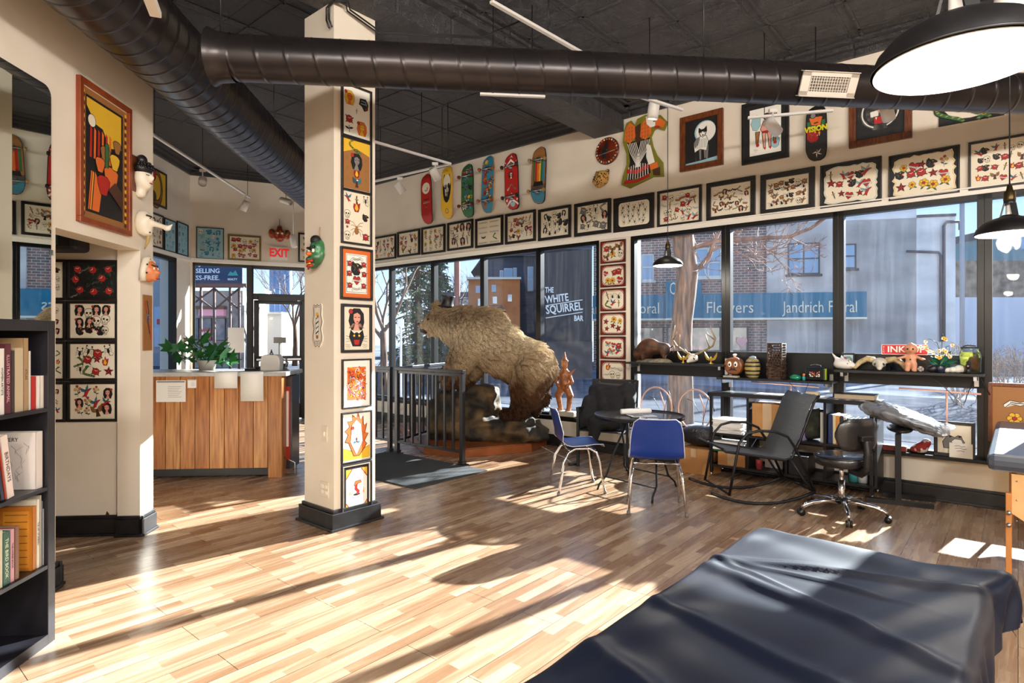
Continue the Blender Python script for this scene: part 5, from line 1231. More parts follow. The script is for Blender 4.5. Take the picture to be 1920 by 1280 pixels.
# ================================================================== entry wall pictures, EXIT sign, mask
def ent(name, lab, cat, x0, x1, ty, by, draw, **kw):
    s0, s1 = es(x0), es(x1); z1, z0 = ez(x0, ty), ez(x0, by)
    return picture(name, lab, cat, ep((s0+s1)/2, .001, (z0+z1)/2), RZE, s1-s0, z1-z0, draw, **kw)
ent('flash_frame', 'teal inked sheet left of the gold framed sheet on the entrance wall', 'framed picture', 368, 420, 425, 485, sheet(4, 5, 8, pal=TEAL, size=.65), fw=.014, fd=.02, fm=M_frame, paper=L_)
ent('flash_frame', 'gold framed sheet of red and green roses on the entrance wall', 'framed picture', 427, 489.5, 439, 487, sheet(5, 4, 9, ms=[m_rose, m_heart, m_skull, m_flower], size=.6), fw=.03, fd=.02, fm=M_gold)
ent('flash_frame', 'narrow visible black framed sheet right of the EXIT sign beside the column', 'framed picture', 559, 606, 436, 491, sheet(4, 4, 10, pal=SOFT), fw=.03, fd=.02, fm=M_frame)
s_ = (es(507)+es(539))/2; z_ = ez(523, 475); t = thing('exit_sign', 'white EXIT sign with red letters over the entrance door', 'sign', ep(s_, .0, z_), RZE)
w_ = es(539)-es(507); h_ = ez(520, 464)-ez(520, 487); g = MB(); g.box(-w_/2, w_/2, -.04, 0, -h_/2, h_/2); g.build('housing', M_white, t, bevel=.004)
text_obj('EXIT', h_*.92, mat('exit_red', 'C8201C', .4, emis='E0201A', es_=.5), t, (0, -.0415, 0), WROT, .001, .78, bold=.008)
t = thing('festival_mask', 'red winged carved mask hanging above the EXIT sign', 'mask', ep(es(524), .0, ez(524, 442)), RZE)
sdf_mesh('face', [('e', (0, -.05, 0), (.09, .06, .12)), ('e', (.13, -.03, .03), (.06, .03, .09)), ('e', (-.13, -.03, .03), (.06, .03, .09)), ('e', (0, -.03, .14), (.05, .04, .05))], .016, noise_mat('red_gold_lacquer', '9E1C18', 'B08A3A', 22, .35, .3, contrast=(.5, .62)), t, k=.03)
dec(t, [('e', (.035, -.1, .03), (.022, .012, .018), W_), ('e', (-.035, -.1, .03), (.022, .012, .018), W_), ('t', [(-.05, -.1, -.05), (.05, -.1, -.05)], .014, R_), ('t', [(-.15, -.06, .1), (-.1, -.07, .02)], .012, G_), ('t', [(.15, -.06, .1), (.1, -.07, .02)], .012, G_), ('e', (0, -.06, .13), (.03, .03, .03), K_)])
g = MB(); g.rod((0, -.01, .15), (0, -.01, .3), .004); g.build('cord', M_black, t)
# left wall frames
def lef(lab, x0, x1, ty, by, draw, **kw):
    f0, f1 = onplane(x0, HZ, B, OFFL).dot(A), onplane(x1, HZ, B, OFFL).dot(A); z1, z0 = onplane(x1, ty, B, OFFL).z, onplane(x1, by, B, OFFL).z
    return picture('flash_frame', lab, 'framed picture', A*((f0+f1)/2)+B*(OFFL+.001)+Vector((0, 0, (z0+z1)/2)), RZM, f1-f0, z1-z0, draw, **kw)
def yel(k, w, h):
    k.put((0, 0), 1); k.poly([(-w/2, -h/2), (w/2, -h/2), (w/2, h/2), (-w/2, h/2)], Y_); k.put((0, -.05*h), w*.42); k.disc((0, 0), .8, N_, .06, ry=1.2); k.disc((.1, .1), .5, Y_, .06, ry=.8); k.disc((-.4, .8), .4, R_, .04); k.disc((-.3, -.5), .35, D_)
lef('yellow print in black frame high on the far left wall', 270, 311, 327, 393, yel, fw=.03, fd=.02, fm=M_frame)
lef('colour flash sheet nearest the white mask on the far left wall', 282, 305, 405, 469, sheet(3, 5, 21, pal=SOFT), fw=.03, fd=.02, fm=M_frame)
lef('teal inked sheet, middle of three on the far left wall', 306.5, 329, 416, 476, sheet(3, 5, 22, pal=TEAL), fw=.02, fd=.02, fm=M_frame, paper=L_)
lef('teal inked sheet nearest the corner on the far left wall', 330.5, 351.5, 422, 482, sheet(3, 5, 23, pal=TEAL), fw=.02, fd=.02, fm=M_frame, paper=L_)
# loose cables on column top and ceiling
g = MB(); p = [onplane(x, y, N, cn-.03) for x, y in ((617, 52), (612, 38), (612, 15), (622, 3))]; q = [Vector((p[-1].x+.1, p[-1].y+.02, BZ-.03)), bp(cs+.03, cn+.1, BZ-.05), bp(cs+.05, cn+.38, BZ-.12), bp(cs+.6, cn+1.0, BZ-.1), bp(cs+.75, cn+1.3, BZ+.1)]
g.tube(p+q, .007, 8); g.tube([a+Vector((.02, 0, .01)) for a in p+q], .007, 8); o = g.build('ceiling_cable', M_black); tag(o, 'pair of black cables draped over the top of the column', 'cable')
# ================================================================== floor-standing furniture
M_bluep = mat('blue_plastic', '12327E', .32); M_blackp = mat('black_plastic', '151416', .4); M_vinyl = mat('black_vinyl', '17171A', .38, coat=.2)
M_blkm = mat('black_powder_coat', '1B1A1C', .4, .4); M_paper = mat('paper', 'EFEDE8', .6); M_card = noise_mat('cardboard', 'B8834C', 'C4925A', 5, .8)
def heading(o, d): o.rotation_euler = (0, 0, math.atan2(-d[0], d[1])); return o   # local +Y looks along d
def blue_chair(lab, c, d):
    t = thing('plastic_chair', lab, 'chair', c, 0, 'blue shell chairs at the round table'); heading(t, d)
    # shell: profile swept across the width
    prof = [(.215, .425), (.2, .45), (.12, .452), (0, .44), (-.1, .435), (-.155, .45), (-.19, .5), (-.215, .58), (-.24, .68), (-.262, .77), (-.275, .8)]
    wd_ = [.2, .215, .225, .23, .23, .228, .225, .22, .212, .19, .15]
    nx = 10; g = MB(); g.smooth = True; R = []
    for (y, z), w in zip(prof, wd_):
        row = []
        for i in range(nx+1):
            u = -1+2*i/nx; row.append((u*w, y+(.03*u*u if z > .5 else 0), z+(.018*u**4 if z < .5 else 0)))
        R.append(row)
    v = [p for r in R for p in r]; m = nx+1
    g.add(v, [(i*m+k, i*m+k+1, (i+1)*m+k+1, (i+1)*m+k) for i in range(len(R)-1) for k in range(nx)])
    o = g.build('shell', M_bluep, t); b = o.modifiers.new('so', 'SOLIDIFY'); b.thickness = .007; b = o.modifiers.new('su', 'SUBSURF'); b.levels = 1; b.render_levels = 2
    g = MB()                                                    # white edge bead
    e = [R[i][0] for i in range(len(R))]+R[-1][1:-1]+[R[i][-1] for i in range(len(R)-1, -1, -1)]; g.tube(e, .004, 6); g.build('edge_bead', mat('pale_bead', 'C9CCD4', .4), t)
    for sx in (-1, 1):
        g = MB(); g.tube([(sx*.225, .215, 0), (sx*.205, .17, .3), (sx*.19, .14, .39), (sx*.175, .08, .425), (sx*.175, -.06, .425), (sx*.19, -.13, .39), (sx*.21, -.18, .3), (sx*.235, -.235, 0)], .012, 10)
        f = g.build('leg_frame', M_chrome, t)
        for y in (.215, -.235): g = MB(); g.rod((sx*(.225 if y > 0 else .235), y, 0), (sx*(.225 if y > 0 else .235), y, .03), .015); g.build('foot_cap', mat('grey_rubber', '6E6A66', .6), f)
    g = MB(); g.rod((-.19, .13, .41), (.19, .13, .41), .009); g.rod((-.19, -.12, .41), (.19, -.12, .41), .009); g.build('cross_bar', M_chrome, t)
    return t
blue_chair('blue shell chair seen from the side, left of the round table', (.64, 5.86, 0), (1, .12))
blue_chair('blue shell chair seen from behind, in front of the round table', (1.245, 5.2, 0), (.17, 1))
# round mesh table
def round_table():
    tc = Vector((1.25, 5.9, 0)); t = thing('bistro_table', 'round black perforated metal folding table with crossed legs', 'table', tc)
    m = mat('perforated_metal', '23262C', .35, .5); n, l, b = nodes(m); x = n.new('ShaderNodeTexCoord'); v = n.new('ShaderNodeTexVoronoi'); v.inputs['Scale'].default_value = 75; v.inputs['Randomness'].default_value = 0
    r = n.new('ShaderNodeMath'); r.operation = 'GREATER_THAN'; r.inputs[1].default_value = .43; l.new(x.outputs['Object'], v.inputs['Vector']); l.new(v.outputs['Distance'], r.inputs[0]); l.new(r.outputs[0], b.inputs['Alpha'])
    g = MB(); g.lathe([(.001, .716), (.425, .716)], seg=64, caps=False); g.build('tabletop', m, t)
    g = MB(); g.lathe([(.422, .722), (.436, .722), (.438, .715), (.436, .69), (.43, .69), (.422, .712), (.422, .722)], seg=64, caps=False); g.build('rim', M_blkm, t)
    F = [Vector((-.42, -.08, 0)), Vector((0, -.56, 0)), Vector((.38, .04, 0)), Vector((.0, .52, 0))]
    for a, b_ in ((0, 1), (2, 3)):
        off = Vector((.3, .26, 0))*(1 if a == 0 else -1)
        for q in (a, b_):
            f = F[q]; top = Vector((f.x*.55, f.y*.55, .7))+off*.55; g = MB(); dirn = (top-f); md = f+dirn*.22+Vector((0, 0, .03))
            g.tube([f, f+dirn*.06+Vector((0, 0, .01))+off*-.0, f+dirn*.18+off*.12, f+dirn*.5, top], .0095, 8); g.build('leg', M_blkm, t)
        g = MB(); p, q = [F[i]+(Vector((F[i].x*.55, F[i].y*.55, .7))+off*.55-F[i])*.16+off*.1 for i in (a, b_)]; g.rod(p, q, .007); g.build('stretcher', M_blkm, t)
    g = MB()
    g.at(tc+Vector((-.03, -.0, .752)), .25, 0, PI/2); g.lathe([(.022, -.16), (.026, -.155), (.026, .15), (.022, .16)], seg=16); o = g.build('rolled_paper', M_paper); tag(o, 'rolled white paper on the round table', 'paper')
    g = MB(); g.at(tc+Vector((.02, -.12, .7235)), .2); g.box(-.14, .1, -.09, .09, 0, .004, 0); k = Ink(g, 0); g.box(-.13, .09, -.08, .08, .004, .0045, 1); g.box(-.02, .09, -.08, .0, .0045, .005, 2)
    o = g.build('magazine', [M_paper, mat('magazine_print', '4C5560', .4), mat('magazine_print_pale', 'C8CDD6', .4)]); tag(o, 'open magazine flat on the round table', 'magazine')
round_table()
# black mesh armchair with coat
def mesh_chair():
    t = thing('patio_armchair', 'black mesh armchair under the window, draped with a black coat', 'chair', (1.13, 6.98, 0), 0); heading(t, (-.45, -.9))
    M_mesh = mat('dark_mesh_fabric', '2A2A2D', .7, alpha=.9)
    g = MB(); g.bar((-.27, -.25, .96), (.27, -.25, .96), .03, .03); g.build('top_rail', M_blkm, t)
    for sx in (-1, 1):
        g = MB(); g.bar((sx*.27, -.25, .97), (sx*.27, -.18, .4), .028); g.build('back_post', M_blkm, t)
        g = MB(); g.bar((sx*.29, -.2, .64), (sx*.29, .27, .66), .035); g.build('armrest', M_blkm, t)
        for y in (-.2, .25): g = MB(); g.bar((sx*.29, y, 0), (sx*.29, y, .65), .03); g.build('leg', M_blkm, t)
        g = MB(); g.bar((sx*.28, -.2, .4), (sx*.28, .25, .42), .03); g.build('seat_rail', M_blkm, t)
    g = MB(); g.box(-.265, .265, -.2, .26, .405, .415); g.build('seat', M_mesh, t); g = MB(); g.add([(-.26, -.25, .94), (.26, -.25, .94), (.26, -.19, .44), (-.26, -.19, .44)], [(0, 1, 2, 3)]); g.build('backrest', M_mesh, t)
    M_coat = noise_mat('black_wool', '0B0B0D', '15151A', 30, .9, .3)
    c = sdf_mesh('coat', [('c', (-.2, -.1, .8), (.2, -.12, .84), .1, .09), ('e', (0, -.08, .66), (.25, .12, .2)), ('e', (.02, .06, .5), (.24, .2, .1)), ('c', (-.25, -.02, .74), (-.22, .0, .5), .07, .06), ('c', (.24, .02, .72), (.3, .1, .46), .08, .06), ('e', (-.16, -.06, .88), (.13, .06, .06), (0, .4, .2)), ('c', (.1, .2, .48), (.12, .29, .2), .08, .05)], .02, M_coat, None, k=.05,
       noise=lambda P: .012*np.sin(P[..., 0]*38+6*P[..., 2])*np.cos(P[..., 2]*21+P[..., 1]*17), loc=t.location); c.rotation_euler = t.rotation_euler
    tag(c, 'black coat heaped over the mesh armchair', 'coat')
mesh_chair()
# rocking chair, in profile, facing left
def rocker():
    t = thing('rocking_chair', 'black metal rocking chair with grey mesh sling seat, before the desk', 'rocking chair', (2.25, 5.56, 0)); heading(t, (-1, -.06))
    for sx, sn_ in ((-1, 'l'), (1, 'r')):
        x = sx*.28
        g = MB(); R = 1.15; g.tube([(x, .05+R*math.sin(a), R*(1-math.cos(a))+.014) for a in [-.42+.84*i/14 for i in range(15)]], .014, 8); g.build('runner', M_blkm, t)
        g = MB(); g.tube([(x, .36, .09), (x, .31, .35), (x, .27, .55), (x, .2, .63), (x, .1, .655), (x, -.05, .65), (x, -.17, .6), (x, -.24, .5), (x, -.28, .42), (x, -.42, .115)], .0125, 8); g.build('arm_frame', M_blkm, t)
        g = MB(); g.tube([(x*.93, .42, .5), (x*.93, .38, .47), (x*.93, .1, .43), (x*.93, -.15, .39), (x*.93, -.22, .41), (x*.93, -.3, .58), (x*.93, -.42, .9), (x*.93, -.47, .96)], .012, 8); g.build('sling_rail', M_blkm, t)
        g = MB(); g.tube([(x*.95, -.2, .4), (x*.98, -.33, .2), (x, -.42, .1)], .011, 8); g.build('leg', M_blkm, t)
    M_sl = noise_mat('grey_sling_mesh', '3E4246', '565A5F', 160, .7, .3)
    g = MB(); g.smooth = True; pf = [(.42, .505), (.38, .475), (.1, .42), (-.13, .385), (-.2, .4), (-.28, .56), (-.4, .88), (-.46, .96)]
    g.add([(x, y, z) for y, z in pf for x in (-.25, .25)], [(2*i, 2*i+1, 2*i+3, 2*i+2) for i in range(len(pf)-1)]); o = g.build('sling', M_sl, t); b = o.modifiers.new('so', 'SOLIDIFY'); b.thickness = .006
    for y, z in ((.36, .1), (-.4, .12), (.42, .5)): g = MB(); g.rod((-.28, y, z), (.28, y, z), .01); g.build('cross_bar', M_blkm, t)
rocker()
# rolling stool
def stool():
    c = Vector((2.735, 4.97, 0)); t = thing('rolling_stool', 'black padded rolling stool with backrest and chrome star base', 'stool', c); heading(t, (-.25, 1))
    M_lea = mat('black_leatherette', '19181A', .3, coat=.3)
    g = MB(); g.lathe([(.001, .42), (.18, .42), (.205, .435), (.212, .46), (.21, .49), (.195, .507), (.15, .512), (.001, .515)], seg=48); g.build('seat', M_lea, t)
    g = MB(); g.lathe([(.205, .498), (.2085, .501), (.205, .504)], seg=48, caps=False); g.build('piping', M_lea, t)
    g = MB(); g.smooth = True; R = []
    for i in range(15):
        u = -1+i/7; w = .205; R.append([])
        for j in range(20):
            a = 2*PI*j/20; zz = .145*(abs(math.sin(a))**.6)*(1 if math.sin(a) > 0 else -1)*max(.02, (1-abs(u)**5))**.5; R[-1].append((u*w, -.2+.05*u*u*1+.028*math.cos(a)*max(.1, 1-u**6), .7+zz*.9))
    g.rings(R); fixn(g.build('backrest', M_lea, t))
    g = MB(); pts = [(0, -.1, .4), (0, -.2, .39), (0, -.255, .44), (0, -.265, .56), (0, -.25, .66)]
    L = []; rr = []
    for i in range(41):
        u = i/40*(len(pts)-1); k = min(int(u), len(pts)-2); L.append(Vector(pts[k]).lerp(Vector(pts[k+1]), u-k)); rr.append(.026 if i % 2 else .033)
    g.tube(L, rr, 14); g.build('bellows_arm', M_blackp, t); g = MB(); g.box(-.055, .055, -.27, -.235, .655, .7); g.build('back_bracket', M_blackp, t, bevel=.008)
    g = MB(); g.rod((0, 0, .1), (0, 0, .3), .026, 18); g.rod((0, 0, .3), (0, 0, .42), .018, 16); g.build('gas_column', M_chrome, t)
    g = MB(); g.bar((0, 0, .405), (.16, .05, .395), .02, .012); g.lathe([(.07, .4), (.07, .42)], seg=16); g.build('lever_plate', M_blackp, t)
    for i in range(5):
        a = 2*PI*i/5+.35; d = Vector((math.cos(a), math.sin(a), 0)); g = MB()
        g.tube([d*.02+Vector((0, 0, .12)), d*.12+Vector((0, 0, .125)), d*.24+Vector((0, 0, .11)), d*.31+Vector((0, 0, .085)), d*.325+Vector((0, 0, .065))], [.024, .021, .018, .016, .013], 12); leg = g.build('base_leg', M_chrome, t)
        x = Vector((-d.y, d.x, 0)); e = d*.33
        for sg in (-1, 1): g = MB(); g.tube([e+x*.008*sg+Vector((0, 0, .027)), e+x*.022*sg+Vector((0, 0, .027))], .027, 16); g.build('caster', M_blackp, leg)
        g = MB(); g.rod(e+Vector((0, 0, .05)), e+Vector((0, 0, .075)), .008); g.build('caster_pin', M_blackp, leg)
    g = MB(); g.lathe([(.036, .1), (.038, .11), (.038, .14), (.03, .15)], seg=20); g.build('hub', M_blackp, t)
stool()
# ------------------------------------------------------------------ massage tables
def vinyl_table():
    P1 = Vector((1.0, 2.40, 0)); th = math.radians(0)
    # long axis N, width axis U
    n_ = Vector((.665, .747, 0)); u_ = Vector((.747, -.665, 0)); t = thing('massage_table', 'padded black massage table under a wrinkled black vinyl sheet in the foreground', 'massage table', P1, math.atan2(u_.y, u_.x))
    # local: +x = width (to the right), +y = towards the window; far end at y = 0
    W, L, Z = .70, 1.85, .715
    def fold(x, y):
        z = 0.0
        def ridge(ax, ay, bx, by, h, w):
            dx, dy = bx-ax, by-ay; l = math.hypot(dx, dy); u = ((x-ax)*dx+(y-ay)*dy)/(l*l); d = ((x-ax)*dy-(y-ay)*dx)/l
            e = 1/(1+math.exp((u-.9)*5))/(1+math.exp((.1-u)*5)); w *= .7; return .66*h*e*(math.exp(-(d/w)**2)-.1*math.exp(-((d-w*1.6)/(w*1.2))**2))
        z += ridge(.02, -.42, .72, -.16, .030, .035); z += ridge(-.02, -.50, .72, -.75, .034, .05); z += ridge(.03, -.44, .4, -.62, .02, .022)
        z += ridge(.06, -.42, .5, -.42, .016, .022); z += ridge(-.02, -.86, .74, -1.08, .034, .045)
        z += ridge(.0, -1.2, .7, -1.5, .03, .05); z += ridge(.02, -.4, .25, -.28, .012, .02)
        z += .0035*math.sin(9*x+14*y+3*math.sin(5*y)) + .0025*math.sin(23*x-17*y+2*math.sin(11*x))
        return z
    g = MB(); g.smooth = True; nx, ny = 96, 190; V = []; drop = .17
    per = []
    for j in range(ny+1):
        for i in range(nx+1):
            u = i/nx; v = j/ny; x = -drop+(W+2*drop)*u; y = drop-(L+drop)*v
            ex = max(0, -x, x-W); ey = max(0, y); e = math.hypot(ex, ey); r = .035
            cx = min(max(x, 0), W); cy = min(y, 0); dx, dy = (x-cx), (y-cy)
            if e > 0:
                dx, dy = dx/e, dy/e; a = min(e/r, PI/2); px = cx+dx*r*math.sin(a); py = cy+dy*r*math.sin(a); z = Z-r*(1-math.cos(a))-max(0, e-r*PI/2)
                w = .012*math.sin(34*(x+y)+3*math.sin(9*y))*min(1, max(0, e-.03)/.08); px += dx*(w+.008*(e/drop)); py += dy*(w+.008*(e/drop)); z += fold(cx, cy)*max(0, 1-e/.06)
            else: px, py, z = x, y, Z+fold(x, y)
            if x > W-.12 and y > -.14:                           # the sheet lifts off the far right corner
                k_ = min(1, (x-W+.12)/.15)*min(1, (y+.14)/.12); z += .035*k_; px += .045*k_; py -= .02*k_
            V.append((px, py, z))
    g.add(V, [(j*(nx+1)+i, j*(nx+1)+i+1, (j+1)*(nx+1)+i+1, (j+1)*(nx+1)+i) for j in range(ny) for i in range(nx)])
    m = mat('wrinkled_black_vinyl', '0E1424', .42, spec=.25); o = g.build('vinyl_sheet', m, t)
    g = MB(); g.box(.03, W-.03, -L, -.03, .60, .685); g.build('cushion', mat('cream_vinyl', 'C9C3AE', .5), t, bevel=.02)
    g = MB(); g.box(.03, W-.03, -L, -.03, .55, .619); g.build('frame', noise_mat('birch', 'C99B62', 'D9B07A', 6, .4, .03, stretch=(1, 8, 1)), t, bevel=.004)
    for x in (.05, W-.09):
        for y in (-.3, -L+.1): g = MB(); g.box(x, x+.04, y, y+.06, 0, .55); g.build('leg', M_['birch'], t, bevel=.004)
M_ = _M
vinyl_table()
def table2():
    c = fl(1850, 850, .8); t = thing('massage_table', 'blue-grey padded massage table with light wooden end, at the right edge', 'massage table', (c.x, c.y, 0), RZW)
    Mb = noise_mat('birch', 'C99B62', 'D9B07A', 6, .4, .03); M_blue = mat('slate_blue_vinyl', '3A4250', .35, coat=.2)
    g = MB(); g.box(.0, .72, .0, 1.85, .7, .8); g.build('cushion', M_blue, t, bevel=.035)
    for y in (.05, 1.75): g = MB(); g.prism([(.11, .69), (.7, .69), (.7, .46), (.62, .40), (.2, .40), (.11, .46)], y, y+.025); g.build('end_panel', Mb, t, bevel=.003)
    g = MB(); g.box(.11, .135, .08, 1.75, .6, .69); g.box(.675, .7, .08, 1.75, .6, .69); g.build('side_rail', Mb, t)
    for x in (.085, .66):
        for y in (.02, 1.75): g = MB(); g.box(x, x+.028, y+.0, y+.048, 0, .58); g.build('leg', mat('oak_leg', 'B8793F', .4), t, bevel=.003)
    g = MB(); 
    for z in (.4, .47): g.rod((.1, .0, z), (.1, .09, z), .012)
    for z in (.42, .54, .65): g.rod((.135, .045, z), (.135, .055, z), .004)
    g.build('fixings', M_steel, t)
table2()
# ------------------------------------------------------------------ arm rest stand with wrapped cushion
def armrest():
    p = fl(1684, 946); t = thing('armrest_stand', 'black steel arm rest stand with a cushion wrapped in clear plastic film', 'arm rest', p, RZW+.2)
    g = MB(); g.bar((-.24, 0, .02), (.26, 0, .02), .05, .04); g.bar((-.1, .27, .02), (.3, .27, .02), .05, .04); g.bar((0, 0, .06), (.02, .27, .06), .04); g.build('base', M_blkm, t)
    g = MB(); g.bar((0, 0, .03), (0, 0, .62), .045); g.build('post', M_blkm, t); g = MB(); g.bar((.02, .27, .03), (.02, .27, .60), .045); g.bar((.0, 0, .2), (.02, .27, .2), .03); g.build('post', M_blkm, t)
    g = MB(); g.at((.02, .12, .66)); g.ell((0, 0, 0), (.1, .26, .03), 20, 8); g.build('plate', M_blkm, t)
    cu = sdf_mesh('cushion', [('e', (.02, .12, .77), (.29, .24, .06), (0, .28, 0)), ('e', (-.1, .08, .81), (.17, .2, .06), (0, .2, 0)), ('e', (.2, .12, .7), (.16, .2, .05), (0, .3, 0))], .016, mat('navy_vinyl', '1E2A44', .3), t, k=.03)
    wr = sdf_mesh('plastic_film', [('e', (.02, .12, .772), (.315, .255, .075), (0, .28, 0)), ('e', (-.11, .08, .815), (.19, .215, .07), (0, .2, 0)), ('e', (.22, .12, .69), (.17, .2, .06), (0, .3, 0)), ('e', (.36, .12, .7), (.07, .05, .03))], .012, None, t, k=.03,
      noise=lambda P: .007*np.sin(P[..., 0]*60+40*P[..., 1]+5*np.sin(P[..., 1]*30))+.005*np.sin(P[..., 1]*90-P[..., 0]*30), smooth_it=1)
    m = bpy.data.materials.new('clear_film'); m.use_nodes = True; n = m.node_tree.nodes; l = m.node_tree.links; n.clear(); o_ = n.new('ShaderNodeOutputMaterial'); a = n.new('ShaderNodeBsdfTransparent'); b = n.new('ShaderNodeBsdfGlossy'); b.inputs['Roughness'].default_value = .08
    mx = n.new('ShaderNodeMixShader'); lw = n.new('ShaderNodeLayerWeight'); lw.inputs[0].default_value = .45; l.new(lw.outputs['Facing'], mx.inputs[0]); l.new(a.outputs[0], mx.inputs[1]); l.new(b.outputs[0], mx.inputs[2]); t2 = n.new('ShaderNodeBsdfTranslucent'); d2 = n.new('ShaderNodeBsdfDiffuse'); m3 = n.new('ShaderNodeMixShader'); m4 = n.new('ShaderNodeMixShader'); m4.inputs[0].default_value = .3; l.new(t2.outputs[0], m3.inputs[1]); l.new(d2.outputs[0], m3.inputs[2]); l.new(mx.outputs[0], m4.inputs[1]); l.new(m3.outputs[0], m4.inputs[2]); l.new(m4.outputs[0], o_.inputs[0])
    wr.data.materials.clear(); wr.data.materials.append(m)
armrest()
# ------------------------------------------------------------------ railing round the bear
def rail_panel(name, lab, p, q, n, posts=(True, True)):
    p, q = Vector(p), Vector(q); L = (q-p).length; t = thing(name, lab, 'railing', p, math.atan2((q-p).y, (q-p).x), 'black metal railings around the bear'); h = 1.1
    g = MB(); g.box(-.03, L+.03, -.025, .025, h-.04, h); g.build('top_rail', M_rail, t, bevel=.004); g = MB(); g.box(0, L, -.018, .018, .14, .17); g.build('bottom_rail', M_rail, t, bevel=.004); g = MB(); g.box(0, L, -.012, .012, h-.075, h-.045); g.build('upper_rail', M_rail, t)
    for k, x in enumerate((0, L)):
        if posts[k]: g = MB(); g.box(x-.025, x+.025, -.025, .025, 0, h-.04); g.box(x-.055, x+.055, -.055, .055, 0, .015); g.box(x-.035, x+.035, -.035, .035, .015, .05); g.build('post', M_rail, t, bevel=.003)
    for i in range(n): x = L*(i+1)/(n+1); g = MB(); g.box(x-.012, x+.012, -.012, .012, .17, h-.07); g.build('baluster', M_rail, t)
M_rail = mat('dark_rail_metal', '48474A', .3, .8)
rp = Vector((-1.46, 7.62, 0)); rq = Vector((-.575, 6.92, 0)); ux = (rq-rp).normalized()
rail_panel('railing', 'front railing panel of flat bars before the bear', rp, rq, 7)
rail_panel('railing', 'railing panel continuing left behind the column', rp-ux*1.4, rp-ux*.14, 8, (True, True))
rail_panel('railing', 'side railing panel running back to the window left of the bear', rp+Vector((.02, .16, 0)), Vector((-1.04, 8.98, 0)), 9, (False, True))
g = MB(); g.at((-.95, 5.83, 0), math.atan2(N.y, N.x)); g.box(0, 1.05, 0, 1.7, .0, .012); o = g.build('entrance_mat', noise_mat('charcoal_carpet', '2A2C2E', '3E4143', 180, .95, .5), bevel=.004); tag(o, 'dark grey entrance mat on the wood floor in front of the railing', 'mat')
